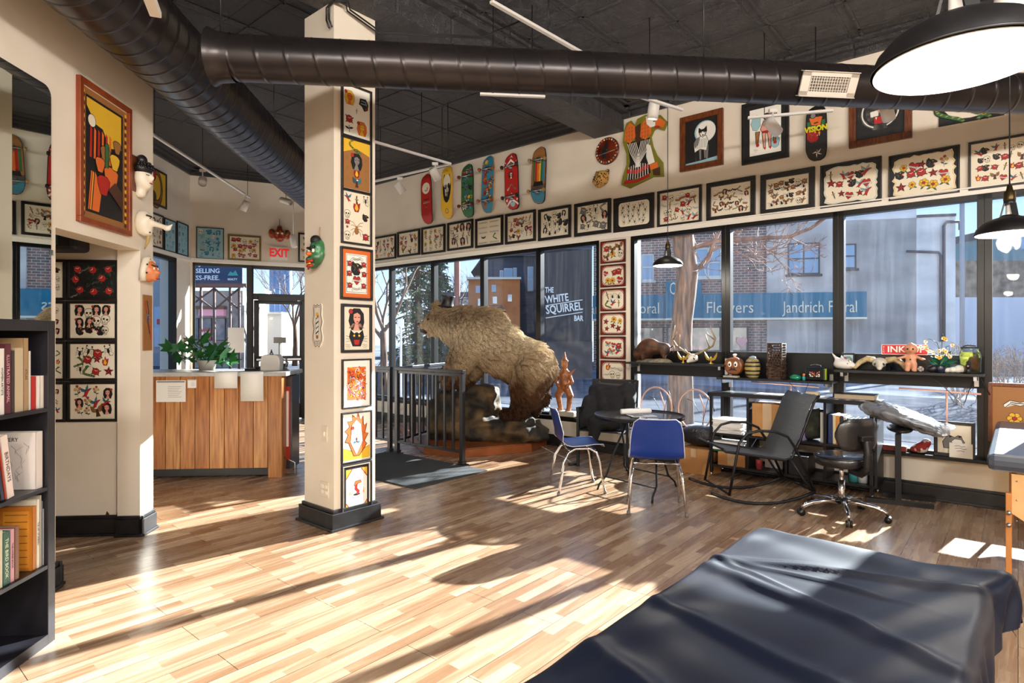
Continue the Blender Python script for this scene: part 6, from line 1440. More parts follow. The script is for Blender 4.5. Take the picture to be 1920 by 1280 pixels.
# ================================================================== counter by the entrance
M_pine = noise_mat('knotty_pine', '8A4A1E', 'B97A40', 5, .4, .1, stretch=(7, 7, .8), contrast=(.3, .7), detail=6)
def counter():
    nf = 6.50; x0 = -4.3; xr = onplane(529, 700, A, nf).dot(B); t = thing('reception_counter', 'pine board reception counter with a grey stone top', 'counter', A*nf+B*xr, RZA); W = xr-x0
    m2 = [noise_mat('pine_board_%d' % i, *c, 4, .4, .1, stretch=(9, 9, .7), contrast=(.3, .72), detail=7) for i, c in enumerate((('8E5124', 'C98A4C'), ('9A5B2A', 'D29A5C'), ('84491E', 'BC7A3C')))]
    g = MB(); pw = .148; n = int(W/pw)+1
    for i in range(n):
        x1 = -i*pw; last = (i % 14 == 0) or i == 9; g.box(x1-pw+.003, x1-.003, 0 if i == 0 or i == 9 or i == 10 else .0, .022, .0 if last else .105, 1.07, i % 3)
    g.build('front_boards', m2, t, bevel=.002)
    g = MB(); g.box(-W, -.02, .05, .55, .02, 1.07); g.box(-W, -.02, .03, .05, .05, .11); g.build('body', M_black, t); g = MB(); g.box(-.02, 0, .022, .56, 0, 1.07); g.build('side_board', M_pine, t)
    g = MB(); g.box(-W, .05, -.03, .62, 1.07, 1.115); g.build('worktop', noise_mat('grey_stone', 'A9A8A6', 'C4C2BE', 14, .3), t, bevel=.006)
    def F(px, py, off=-.004): p = onplane(px, py, A, nf+off); return p
    def sheet_(lab, x0, x1, y0, y1, tilt=0, lines=True, c=None, name='paper_notice', cat='notice'):
        a, b = F(x0, y0), F(x1, y1); w, h = (b-a).dot(B), a.z-b.z; g = MB(); g.at((a+b)/2-A*.002, RZA); g.box(-w/2, w/2, -.002, 0, -h/2, h/2); 
        if lines:
            g.box(-w*.47, w*.47, -.0025, -.002, h*.4, h*.47, 1)
            for i in range(7): g.box(-w*.1, w*(.36-.05*(i % 3)), -.0025, -.002, h*(.2-.08*i), h*(.215-.08*i), 1)
        o = g.build(name, [M_paper, mat('grey_print', '8C8C90', .6)]); o.rotation_euler = (0, tilt, 0); tag(o, lab, cat); return o
    sheet_('printed notice taped to the left of the counter front', 293, 348.5, 713, 753); sheet_('small sticker with print beside the notice on the counter', 352, 368.5, 711, 727)
    def hang(lab, x0, x1, y0, y1, sk=.0):
        a, b = F(x0, y0, -.045), F(x1, y1, -.045); a.z = 1.116; w = (b-a).dot(B); h = a.z-b.z; g = MB(); g.at(A*(nf-.045)+B*((a.dot(B)+b.dot(B))/2)+Vector((0, 0, 1.118)), RZA); g.smooth = True
        P = [(.12, .002), (.02, .002), (.0, -.002), (-.004, -.03), (-.003, -h)]; g.add([(x+sk*(i), y+.0, z) for i, (y, z) in enumerate(P) for x in (-w/2, w/2)], [(2*i, 2*i+1, 2*i+3, 2*i+2) for i in range(len(P)-1)])
        o = g.build('paper_sheet', M_paper); b_ = o.modifiers.new('s', 'SOLIDIFY'); b_.thickness = .001; tag(o, lab, 'paper')
    hang('short blank paper hanging over the counter edge', 403, 446, 699, 728, -.001); hang('longer blank paper hanging over the counter edge, right of the short one', 450, 493, 698, 752, .002)
    # machine on the counter
    p = onplane(509, 697, A, nf+.25); p.z = 1.115; t2 = thing('label_printer', 'rounded white machine on the right end of the counter', 'machine', p, RZA)
    g = MB(); g.prism([(-.1, 0), (.1, 0), (.11, .1), (.1, .15), (.07, .175), (-.06, .175), (-.09, .15), (-.1, .08)], -.07, .09); g.build('body', mat('warm_white_plastic', 'D9D6D0', .35), t2, bevel=.012); g = MB(); g.lathe([(.02, .175), (.02, .19), (.012, .2), (.004, .23)], seg=14); g.build('knob', M_steel, t2)
    g = MB(); g.at(onplane(484, 697, A, nf+.2)*1.0, RZA); g.T = Matrix.Translation(Vector((p.x-.17, p.y-.02, 1.115))); g.box(-.09, .07, -.06, .06, 0, .025); g.box(.02, .07, -.05, .05, .025, .045); o = g.build('desk_phone', M_blackp, bevel=.006); tag(o, 'black telephone lying beside the white machine', 'telephone')
    p3 = onplane(537, 697, A, nf+.3); g = MB(); g.at((p3.x, p3.y, 1.115)); g.lathe([(.03, 0), (.03, .008), (.008, .012), (.012, .03), (.007, .05)], seg=12); g.tube([(0, 0, .04), (.006, 0, .08), (0, 0, .11)], [.014, .018, .01], 8); g.tube([(-.035, 0, .12), (0, 0, .095), (.03, 0, .08)], .005, 6); g.ell((0, 0, .125), .013, 8, 6); o = g.build('figurine', mat('pewter', '7C7C80', .35, .7)); tag(o, 'tiny pewter figurine at the right end of the counter', 'figurine')
    g = MB(); pc = onplane(527, 697, A, nf+.4); g.at((pc.x, pc.y+.05, 1.115)); g.lathe([(.03, 0), (.033, .07), (.029, .07), (.026, .005)], seg=16, caps=False); o = g.build('mug', M_blackp); tag(o, 'small dark mug behind the white machine', 'mug')
    # tall striped board leaning at the counter side
    q = onplane(547, 880, A, nf+.32); t3 = thing('striped_board', 'red and white striped board with chrome edge at the counter side', 'board', (q.x, q.y, 0), RZA)
    g = MB(); g.box(-.05, .055, -.18, .1, .06, 1.06, 0); g.box(-.03, .035, -.184, -.18, .15, .95, 1); g.box(-.005, .02, -.188, -.184, .3, .9, 2); g.build('panel', [M_rail, mat('red_enamel', 'A3261F', .3), M_white], t3, bevel=.01)
    g = MB(); g.tube([(-.02, -.24, .2), (.1, -.24, .14), (.1, -.24, .02), (-.03, -.24, .02), (-.02, -.24, .2)], .006, 6); g.build('wire_foot', M_chrome, t3)
    # monstera behind the counter
    tp = onplane(388, 700, A, nf+.42); pot = thing('monstera_plant', 'monstera plant with split green leaves behind the counter', 'potted plant', (tp.x, tp.y, 1.115), 0)
    g = MB(); g.lathe([(.08, 0), (.1, .1), (.105, .11), (.09, .11), (.085, .09), (.001, .09)], seg=20); g.build('pot', mat('pale_pot', 'B9B2A6', .5), pot)
    M_leaf = mat('monstera_leaf', '2E6B34', .35); rr = random.Random(7)
    for i in range(22):
        a = rr.uniform(0, 2*PI); rad = rr.uniform(.08, .36); hz = rr.uniform(.1, .34)*(1.15-rad); e = Vector((math.cos(a)*rad*1.15, math.sin(a)*rad*.45, hz))
        g = MB(); g.tube([(0, 0, .08), e*.5+Vector((0, 0, .08)), e], .004, 5); st = g.build('stem', M_leaf, pot)
        g = MB(); s_ = rr.uniform(.12, .18); out = [(0, 0)]
        for k in range(13):
            b = -2.4+4.8*k/12; r = s_*(1.0-.25*abs(b)/2.4)*(1 if k % 2 == 0 else .62); out.append((r*math.sin(b)*.9, r*math.cos(b)*1.1))
        g.at(e, a+rr.uniform(-.6, .6), rr.uniform(.3, 1.1)); g.add([(x, y, -.3*abs(x)) for x, y in out], [(0, j, j+1) for j in range(1, len(out)-1)]); g.build('leaf', M_leaf, pot)
counter()
p = ep((es(427)+es(458))/2, .0, 0); g = MB(); w = es(458)-es(427); g.at(ep((es(427)+es(458))/2, -.03, 0), RZE); g.box(-w/2, w/2, -.003, 0, ez(440, 661), ez(440, 614)); o = g.build('paper_notice', M_paper); tag(o, 'white paper taped inside the window above the plant', 'notice')
# ================================================================== bookcase at the left edge
def bookcase():
    fo = -2.0; a_far = 3.10; a_near = 1.55; M_lam = noise_mat('black_brown_laminate', '19181B', '24232A', 5, .3, .02)
    M_edge = mat('dark_edge_band', '3A3A42', .25)
    t = thing('bookcase', 'black cube bookcase against the mirror wall, full of books', 'bookcase', A*a_far+B*fo, RZA+PI/2)
    # local x: along A (towards far), y: into the wall (-B)
    L = a_far-a_near; dp = .385
    for x in (-.05, -L): g = MB(); g.box(x, x+.05, 0, dp, 0, 1.56); g.build('side_panel', M_lam, t, bevel=.002)
    g = MB(); g.box(-L+.05, -.05, 0, dp, 1.51, 1.56); g.build('top_panel', M_lam, t, bevel=.002); g = MB(); g.box(-L+.05, -.05, 0, dp, 0, .05); g.build('bottom_panel', M_lam, t)
    g = MB(); g.box(-L+.05, -.05, dp-.006, dp, .05, 1.51); g.build('back_panel', M_lam, t)
    zz = (.384, .76, 1.14)
    for z in zz: g = MB(); g.box(-L+.05, -.051, .002, dp-.006, z-.018, z); g.build('shelf', M_lam, t)
    def A_of(px): return onplane(px, 800, B, fo-.02).dot(A)
    rr = random.Random(4)
    def book(a0, a1, z0, h, d, col, lab, txt=None, tc='F0EBDD', lean=0.0, group=None, pages=True, set_=.02, grp='books in the black bookcase', ts=.6, face=None):
        c = A*((a0+a1)/2)+B*(fo-set_); w = a1-a0; tb = thing('book', lab, 'book', (c.x, c.y, z0), RZA+PI/2, grp)
        tb.rotation_euler = (0, lean, RZA+PI/2)
        m = mat('book_'+col, col, .45)
        g = MB(); g.box(-w/2, w/2, 0, .004, 0, h); g.box(-w/2, -w/2+.003, 0, d, 0, h); g.box(w/2-.003, w/2, 0, d, 0, h); g.build('cover', m, tb, bevel=.001)
        g = MB(); g.box(-w/2+.003, w/2-.003, .004, d-.004, .004, h-.004); g.build('pages', mat('book_pages', 'E6DDC8', .8), tb)
        if txt:
            o = text_obj(txt, w*ts, mat('ink_'+tc, tc, .5), tb, (0, -.0008, h*.5), (0, PI/2, -PI/2) if False else (0, 0, 0), .0004, .95, name='title')
            o.matrix_basis = Matrix.Translation((0, -.0008, h*.5)) @ Matrix(((0, 1, 0, 0), (0, 0, -1, 0), (-1, 0, 0, 0), (0, 0, 0, 1))) @ Matrix.Diagonal((.95, 1, 1, 1))
        if face: face(tb, w, h, d)
        return tb
    def row(z, items):
        for px0, px1, h, d, col, lab, txt, tc in items: book(A_of(px0)+.0008, A_of(px1)-.0008, z+.001, h, d, col, lab, txt, tc)
    row(1.14, [(-12, -1, .29, .24, 'D8D2C6', 'pale book cut by the left edge on the top shelf', None, ''), (-1, 8.5, .29, .24, 'E4E0D8', 'white book titled WOMEN ARTISTS on the top shelf', 'WOMEN ARTISTS', '3A3A40'), (8.5, 21, .31, .25, '5A2630', 'maroon illustrated animal book on the top shelf', 'ILLUSTRATED ANIMAL', 'E0B0B8'),
      (21, 27.5, .28, .23, '38322E', 'black and white striped thin book on the top shelf', None, ''), (27.5, 44, .29, .27, 'BFAE90', 'wide buff coloured book on the top shelf', None, ''), (44, 53.5, .335, .27, 'A58762', 'tallest tan book on the top shelf', 'ATLAS', '6A4A2C'), (53.5, 58, .275, .2, 'D9D6CE', 'thin white book beside the tan book', None, ''),
      (58.5, 67.5, .155, .14, 'B3231E', 'small red book, first of the short set', None, ''), (67.8, 75, .155, .14, 'E9E2DA', 'small white book next to the short red book', None, ''), (75.2, 81.5, .155, .14, 'E5DDD3', 'small white book, third of the short set', None, ''), (81.7, 87.5, .155, .14, 'E2D9D0', 'small white book at the end of the short set', None, '')])
    def cover_art(tb, w, h, d):
        g = MB(); rr2 = random.Random(3); x = -w/2-.0006
        def seg(pts, ww):
            for p, q in zip(pts[:-1], pts[1:]): g.bar((x, p[0], p[1]), (x, q[0], q[1]), .0006, ww, up=(1, 0, 0))
        for i in range(26):
            y, z = rr2.uniform(.03, d-.05), rr2.uniform(.03, h*.75); seg([(y, z), (y+rr2.uniform(-.02, .02), z+.02), (y+rr2.uniform(-.02, .02), z+.04)], .0015)
        g.box(x-.0003, x+.0003, d-.07, d-.015, h*.35, h*.72); g.build('cover_print', mat('ink_grey', '77706C', .6), tb)
        o = text_obj('BOWERY', .026, mat('ink_dark', '2E2A2A', .6), tb, (0, 0, 0), (0, 0, 0), .0004, 1, name='title'); o.matrix_basis = Matrix.Translation((x-.0004, d*.55, h*.87)) @ Matrix(((0, 0, -1, 0), (-1, 0, 0, 0), (0, 1, 0, 0), (0, 0, 0, 1)))
    book(A_of(67.5), A_of(80), .761, .27, .24, 'DAD2CC', 'big pale book titled BOWERY facing the camera on the middle shelf', '', '', face=cover_art)
    for px0, px1, h, col, lab, txt, tc, ln in ((-6, 1, .25, 'B5602A', 'orange brown book leaning at the left edge of the middle shelf', None, '', -.18), (2.5, 8.5, .23, '1F2A3C', 'thin dark blue leaning book on the middle shelf', None, '', -.17), (10, 13, .26, 'A8361F', 'thin red leaning book on the middle shelf', None, '', -.16), (14.5, 27, .285, 'E4D5CE', 'pinkish white book titled BIRTHDAYS leaning on the middle shelf', 'BIRTHDAYS', '4A3A3E', -.15)):
        book(A_of(px0), A_of(px1), .765, h, .17, col, lab, txt, tc, lean=ln, ts=.7)
    def cal(tb, w, h, d):
        g = MB(); x = -w/2-.0006
        g.box(x-.0004, x, .015, .13, .015, h-.02, 0); 
        for i in range(8): g.box(x-.0008, x-.0004, .022, .122, .03+i*.033, .034+i*.033, 1)
        g.box(x-.0008, x-.0004, .15, d-.02, .02, h-.02, 1); g.build('cover_print', [mat('ink_orange', 'D08A2E', .5), mat('ink_brown', '8A5018', .5)], tb)
    row(.384, [(68.5, 74.5, .325, .27, 'E4DECB', 'cream book titled SHENKU on the lowest stocked shelf', 'THE ART OF SHENKU', '4A4038'), (74.8, 78, .34, .25, 'B5AFA4', 'tall grey book on the lowest stocked shelf', None, ''), (78.2, 80.5, .31, .25, '8C8F94', 'thin grey book on the lowest stocked shelf', None, ''), (80.8, 83.5, .27, .22, 'C4CBD4', 'thin pale blue book on the lowest stocked shelf', None, ''), (83.8, 86, .265, .22, '5E7C9A', 'thin blue book at the end of the lowest stocked shelf', None, '')])
    book(A_of(61), A_of(68), .385, .3, .28, 'B56E22', 'large orange book with a tabled cover on the lowest stocked shelf', None, '', face=cal)
    for px0, px1, h, col, lab, txt, tc in ((-3, 5, .25, 'C8BFA8', 'cream book cut by the left edge on the lowest stocked shelf', None, ''), (5.5, 19, .235, '23503C', 'dark green book titled THE BIRD BOOK', 'THE BIRD BOOK', 'DDE5C8'), (19.5, 27, .235, 'C7949E', 'pink book beside THE BIRD BOOK', 'THE HORSE BOOK', '5A2A34'), (28, 36, .24, '7A5038', 'brown book right of the pink book', None, '')):
        book(A_of(px0), A_of(px1), .385, h, .12, col, lab, txt, tc)
bookcase()
# ================================================================== the bear on its rock
bh = Vector((-.94, .34, 0)).normalized(); bnm = Vector((-bh.y, bh.x, 0)); bnm = bnm if bnm.y > 0 else -bnm
bC = Vector((-.29, 8.15, 0)); b_rz = math.atan2(-bh.y, -bh.x)
def bxz(px, py, off=0.0):
    p = onplane(px, py, bnm, bC.dot(bnm)+off)-bC; return p.dot(-bh), p.z
def bp3(px, py, y=0.0):
    x, z = bxz(px, py, y); return (x, y, z)
def cp(a, b, r0, r1, y0=0.0, y1=None): return ('c', bp3(*a, y0), bp3(*b, y0 if y1 is None else y1), r0, r1)
def bear():
    t = thing('stuffed_bear', 'mounted brown bear standing with forepaws on a rock', 'bear', bC, b_rz)
    pr = [('e', bp3(893, 628), (.31, .29, .33)), ('e', bp3(915, 615), (.26, .22, .25)), ('e', bp3(944, 636), (.2, .22, .2)), cp((900, 636), (950, 664), .30, .29), cp((950, 664), (990, 684), .29, .29), ('e', bp3(998, 690), (.27, .30, .30)),
      cp((868, 615), (835, 604), .27, .19), cp((868, 625), (848, 620), .22, .18), ('e', bp3(818, 603), (.17, .145, .155)), cp((810, 607), (794, 611), .105, .055), cp((814, 622), (802, 627), .065, .032), ('e', bp3(788.5, 609), (.03, .035, .028)),
      cp((990, 700), (988, 742), .23, .165, -.17), cp((988, 742), (978, 768), .15, .11, -.2), cp((976, 774), (944, 778), .085, .065, -.2),
      cp((1000, 700), (1004, 742), .2, .14, .18), cp((1004, 742), (1000, 765), .13, .1, .2), cp((1000, 768), (975, 772), .08, .065, .2),
      cp((880, 645), (862, 680), .19, .135, -.17), cp((862, 680), (848, 707), .125, .09, -.19), cp((849, 711), (833, 715), .08, .06, -.2),
      cp((892, 650), (886, 690), .17, .12, .16), cp((886, 690), (872, 710), .12, .09, .17), cp((872, 712), (860, 716), .075, .06, .17),
      ('e', bp3(1032, 690), (.05, .05, .07))]
    for sy in (-1, 1): pr.append(('e', bp3(819+3*sy, 574, sy*.12), (.06, .035, .075)))
    m = mat('bear_hide', '7A5A38', .85); body = sdf_mesh('body', pr, .03, m, t, k=.045, smooth_it=2)
    # coat colour: sandy body, dark legs; streaks
    def coat(m):
        n, l, b = nodes(m); tc = n.new('ShaderNodeTexCoord'); sp = n.new('ShaderNodeSeparateXYZ'); l.new(tc.outputs['Object'], sp.inputs[0])
        nz = n.new('ShaderNodeTexNoise'); nz.inputs['Scale'].default_value = 5; nz.inputs['Detail'].default_value = 4; l.new(tc.outputs['Object'], nz.inputs['Vector'])
        ad = n.new('ShaderNodeMath'); ad.operation = 'MULTIPLY_ADD'; ad.inputs[1].default_value = .55; l.new(nz.outputs['Fac'], ad.inputs[0]); l.new(sp.outputs['Z'], ad.inputs[2])
        r = n.new('ShaderNodeValToRGB'); e = r.color_ramp.elements; mr = n.new('ShaderNodeMapRange'); mr.inputs['From Min'].default_value = .5; mr.inputs['From Max'].default_value = 2.2; l.new(ad.outputs[0], mr.inputs[0]); l.new(mr.outputs[0], r.inputs[0])
        e[0].position = .1; e[0].color = hexc('3A2414'); e[1].position = .75; e[1].color = hexc('E8D6B6'); k = e.new(.34); k.color = hexc('5E3E24'); k = e.new(.46); k.color = hexc('B69A76'); k = e.new(.92); k.color = hexc('B49C7C')
        n2 = n.new('ShaderNodeTexNoise'); n2.inputs['Scale'].default_value = 60; l.new(tc.outputs['Object'], n2.inputs['Vector'])
        mx = n.new('ShaderNodeMix'); mx.data_type = 'RGBA'; mx.blend_type = 'MULTIPLY'; mx.inputs['Factor'].default_value = .8; r2 = n.new('ShaderNodeValToRGB'); r2.color_ramp.elements[0].color = (.45, .4, .36, 1); r2.color_ramp.elements[0].position = .35; r2.color_ramp.elements[1].position = .6
        l.new(n2.outputs['Fac'], r2.inputs[0]); l.new(r.outputs[0], mx.inputs['A']); l.new(r2.outputs[0], mx.inputs['B']); l.new(mx.outputs['Result'], b.inputs['Base Color'])
        b.inputs['Roughness'].default_value = .7; b.inputs['Specular IOR Level'].default_value = .25
    coat(m); mf = mat('bear_fur', 'B08A5C', .7); coat(mf)
    # fur strands
    me = body.data; me.calc_loop_triangles(); nv = len(me.vertices); co = np.empty(nv*3); me.vertices.foreach_get('co', co); co = co.reshape(-1, 3); no = np.empty(nv*3); me.vertices.foreach_get('normal', no); no = no.reshape(-1, 3)
    tr = np.array([x.vertices[:] for x in me.loop_triangles]); a, b, c = co[tr[:, 0]], co[tr[:, 1]], co[tr[:, 2]]; ar = np.linalg.norm(np.cross(b-a, c-a), axis=1); rg = np.random.default_rng(5)
    K = 90000; ti = rg.choice(len(tr), K, p=ar/ar.sum()); w = rg.dirichlet((1, 1, 1), K); P = (a[ti]*w[:, :1]+b[ti]*w[:, 1:2]+c[ti]*w[:, 2:]); Nn = no[tr[ti, 0]]*w[:, :1]+no[tr[ti, 1]]*w[:, 1:2]+no[tr[ti, 2]]*w[:, 2:]; Nn /= np.linalg.norm(Nn, axis=1)[:, None]
    cen = co.mean(0)
    if ((P-cen)*Nn).sum(1).mean() < 0: Nn = -Nn
    hx = bp3(812, 605)[0]; f = np.zeros_like(P); f[:, 0] = .8; f[:, 2] = -.65; f += .28*np.sin(P*9+np.array([1, 2, 3]))+.22*rg.normal(size=P.shape)
    f -= (f*Nn).sum(1)[:, None]*Nn; f /= np.maximum(.3, np.linalg.norm(f, axis=1))[:, None]
    d = P[:, 0]-hx; ln = np.where(d < .02, .025, np.where(d < .25, .06, .105)); ln = np.where(P[:, 2] < .55, np.minimum(ln, .04), ln); ln = ln*rg.uniform(.6, 1.25, K)
    pts = np.zeros((K, 4, 3))
    for j, (u, dn) in enumerate(((0, 0), (.35, .55), (.7, .62), (1.0, .5))): pts[:, j] = P+Nn*(ln*dn*u)[:, None]+f*(ln*u*(.4+.6*u))[:, None]
    gr = (np.sin(P[:, 0]*70+np.sin(P[:, 1]*50)*2)*np.sin(P[:, 2]*60+P[:, 1]*45)); pts[:, 3] += Nn*(gr*.012)[:, None]
    ci = rg.integers(0, K, 2600); near = np.empty(K, int); cc = P[ci].astype(np.float32)          # gather the tips into tufts
    for s0 in range(0, K, 6000): q = P[s0:s0+6000].astype(np.float32); near[s0:s0+6000] = ci[((q*q).sum(1)[:, None]-2*q@cc.T+(cc*cc).sum(1)).argmin(1)]
    for j, w_ in ((2, .35), (3, .72)): pts[:, j] += (pts[near, j]-pts[:, j])*w_
    hc = bpy.data.hair_curves.new('fur'); hc.add_curves([4]*K); hc.attributes['position'].data.foreach_set('vector', pts.reshape(-1).astype(np.float32))
    ra = hc.attributes.new('radius', 'FLOAT', 'POINT') if 'radius' not in hc.attributes else hc.attributes['radius']; ra.data.foreach_set('value', np.tile(np.array([.0022, .0022, .0017, .0005], dtype=np.float32), K))
    hc.materials.append(mf); ho = bpy.data.objects.new('fur', hc); COL.objects.link(ho); ho.parent = t
    g = MB(); p = bp3(786.5, 607.5); g.ell(p, (.028, .034, .022), 12, 8); g.build('nose', M_black, t)
    for sy in (-1, 1): g = MB(); g.ell(bp3(803, 599, sy*.128), .021, 10, 8); g.build('eye', mat('dark_eye', '120A06', .08), t)
    g = MB(); a, b = bp3(790, 618, 0), bp3(804, 620, 0); g.tube([a, b], [.04, .055], 8); g.build('open_mouth', mat('mouth_dark', '2A100C', .4), t)
    for q, yy in (((833, 716), -.2), ((944, 779), -.2), ((860, 717), .17)):
        for k in range(5): g = MB(); x, _, z = bp3(*q, yy); g.tube([(x-.03, yy-.06+.03*k, z+.01), (x-.07, yy-.065+.0325*k, z+.005), (x-.095, yy-.065+.0325*k, z-.025)], [.010, .009, .002], 6); g.build('claw', M_black, t)
    # top hat
    h0 = bp3(838, 574); h = thing('top_hat', 'small black top hat sitting on the bear', 'hat', t.matrix_basis @ Vector(h0) if False else bC+(-bh)*h0[0]+Vector((0, 0, h0[2]-.02)), b_rz); h.rotation_euler = (0, .12, b_rz)
    g = MB(); g.lathe([(.095, .005), (.088, .03), (.085, .09), (.09, .14), (.1, .165), (.098, .168), (.001, .165)], seg=30); g.build('crown', M_black, h); g = MB(); g.lathe([(.08, .004), (.14, .01), (.15, .02), (.148, .024), (.08, .012)], seg=30); g.build('brim', M_black, h); g = MB(); g.lathe([(.0905, .02), (.089, .05)], seg=30, caps=False); g.build('band', mat('grey_band', '3A3638', .6), h)
    # rock
    rk = noise_mat('painted_rock', '1C1712', '6A5130', 4.5, .8, 1.0, detail=9, contrast=(.42, .72), bscale=9)
    def nz(P): return .03*np.sin(P[..., 0]*9+3*np.sin(P[..., 2]*11))*np.sin(P[..., 1]*8+2*P[..., 2]*7)+.018*np.sin(P[..., 2]*30+P[..., 0]*7)+.012*np.sin(P[..., 0]*31+P[..., 1]*27)
    def gz(px, y, z): x = bxz(px, 700, y)[0]; return (x, y, z)
    ro = sdf_mesh('rock', [('e', gz(900, 0, .24), (.62, .4, .22)), ('e', gz(965, 0, .25), (.45, .36, .18)), ('e', gz(850, -.1, .3), (.35, .42, .28)), ('e', gz(898, -.05, .58), (.28, .36, .26)), ('e', gz(838, -.1, .55), (.24, .34, .22)), ('e', gz(996, -.05, .2), (.2, .25, .12)), ('e', gz(872, 0, .5), (.4, .4, .2)), ('e', gz(912, -.05, .68), (.17, .25, .14))], .03, rk, None, k=.08, noise=nz, loc=bC, rz=b_rz, smooth_it=1)
    tag(ro, 'dark artificial rock under the bear with a raised boulder', 'rock')
    # plinth
    pl = [fl(x, y) for x, y in ((795, 851), (874, 858), (997, 847), (1021, 836))]; pl += [wp(pl[-1].dot(U)-.03, .05), wp(-7.35, .05), wp(-7.6, .5)]
    g = MB(); g.extz([(p.x, p.y) for p in pl], 0, .1); g.extz([(bC.x+(p.x-bC.x)*.985, bC.y+(p.y-bC.y)*.985) for p in pl], .1, .112); o = g.build('bear_plinth', noise_mat('stained_plinth_wood', '7A3F1A', '94522A', 5, .35, .05), bevel=.006); tag(o, 'low angular reddish wooden plinth under the bear', 'plinth')
    bpy.context.view_layer.update()
bear()
# carved figure on the sill
def statue():
    s_ = ws(1058, -.0); p = wp(ws(1059, .02), .02, SILL+.02); t = thing('carved_figure', 'carved brown wooden dancer with pointed headdress on the window sill', 'statue', p, RZW); m = noise_mat('carved_teak', '7A4420', 'A8693A', 26, .4, .6)
    g = MB(); g.box(-.2, .2, -.09, .06, 0, .07); g.build('glass_block', mat('frosted_block', 'B9B4A6', .25), t, bevel=.01)
    s = 1.0; pr = [('c', (-.07, 0, .09), (-.1, -.02, .28), .03, .04), ('c', (.06, 0, .09), (.1, -.02, .28), .03, .04), ('c', (-.1, -.02, .28), (-.02, 0, .4), .045, .06), ('c', (.1, -.02, .28), (.02, 0, .4), .045, .06), ('c', (0, 0, .4), (0, 0, .56), .065, .075), ('c', (0, 0, .6), (0, 0, .64), .03, .03), ('e', (0, -.01, .685), (.045, .045, .055)),
     ('c', (0, 0, .72), (0, 0, .87), .035, .006), ('c', (-.08, 0, .55), (-.13, -.02, .46), .028, .024), ('c', (-.13, -.02, .46), (-.07, -.06, .4), .022, .02), ('c', (.08, 0, .55), (.13, -.02, .46), .028, .024), ('c', (.13, -.02, .46), (.07, -.06, .4), .022, .02), ('c', (-.08, .01, .57), (-.17, .01, .62), .02, .008), ('c', (.08, .01, .57), (.17, .01, .64), .02, .008), ('c', (-.07, -.05, .085), (-.07, .03, .085), .02, .02), ('c', (.06, -.05, .085), (.06, .03, .085), .02, .02), ('e', (0, 0, .74), (.055, .05, .02))]
    sdf_mesh('body', pr, .012, m, t, k=.02, smooth_it=1)
statue()
# cable and adaptor beside the plinth
g = MB(); q = [wp(ws(1025), .04, .2), wp(ws(1018), .1, .1), wp(ws(1020), .15, .01), fl(1040, 850, .006), fl(1060, 858, .006), fl(1072, 868, .006)]; g.tube(q, .005, 6); o = g.build('power_cable', M_white); tag(o, 'white power cable from the outlet across the floor', 'cable')
g = MB(); g.at(fl(1074, 872), .3); g.box(-.05, .06, -.025, .025, 0, .03); o = g.build('power_strip', M_rail, bevel=.004); tag(o, 'small grey power strip on the floor behind the left blue chair', 'power strip')
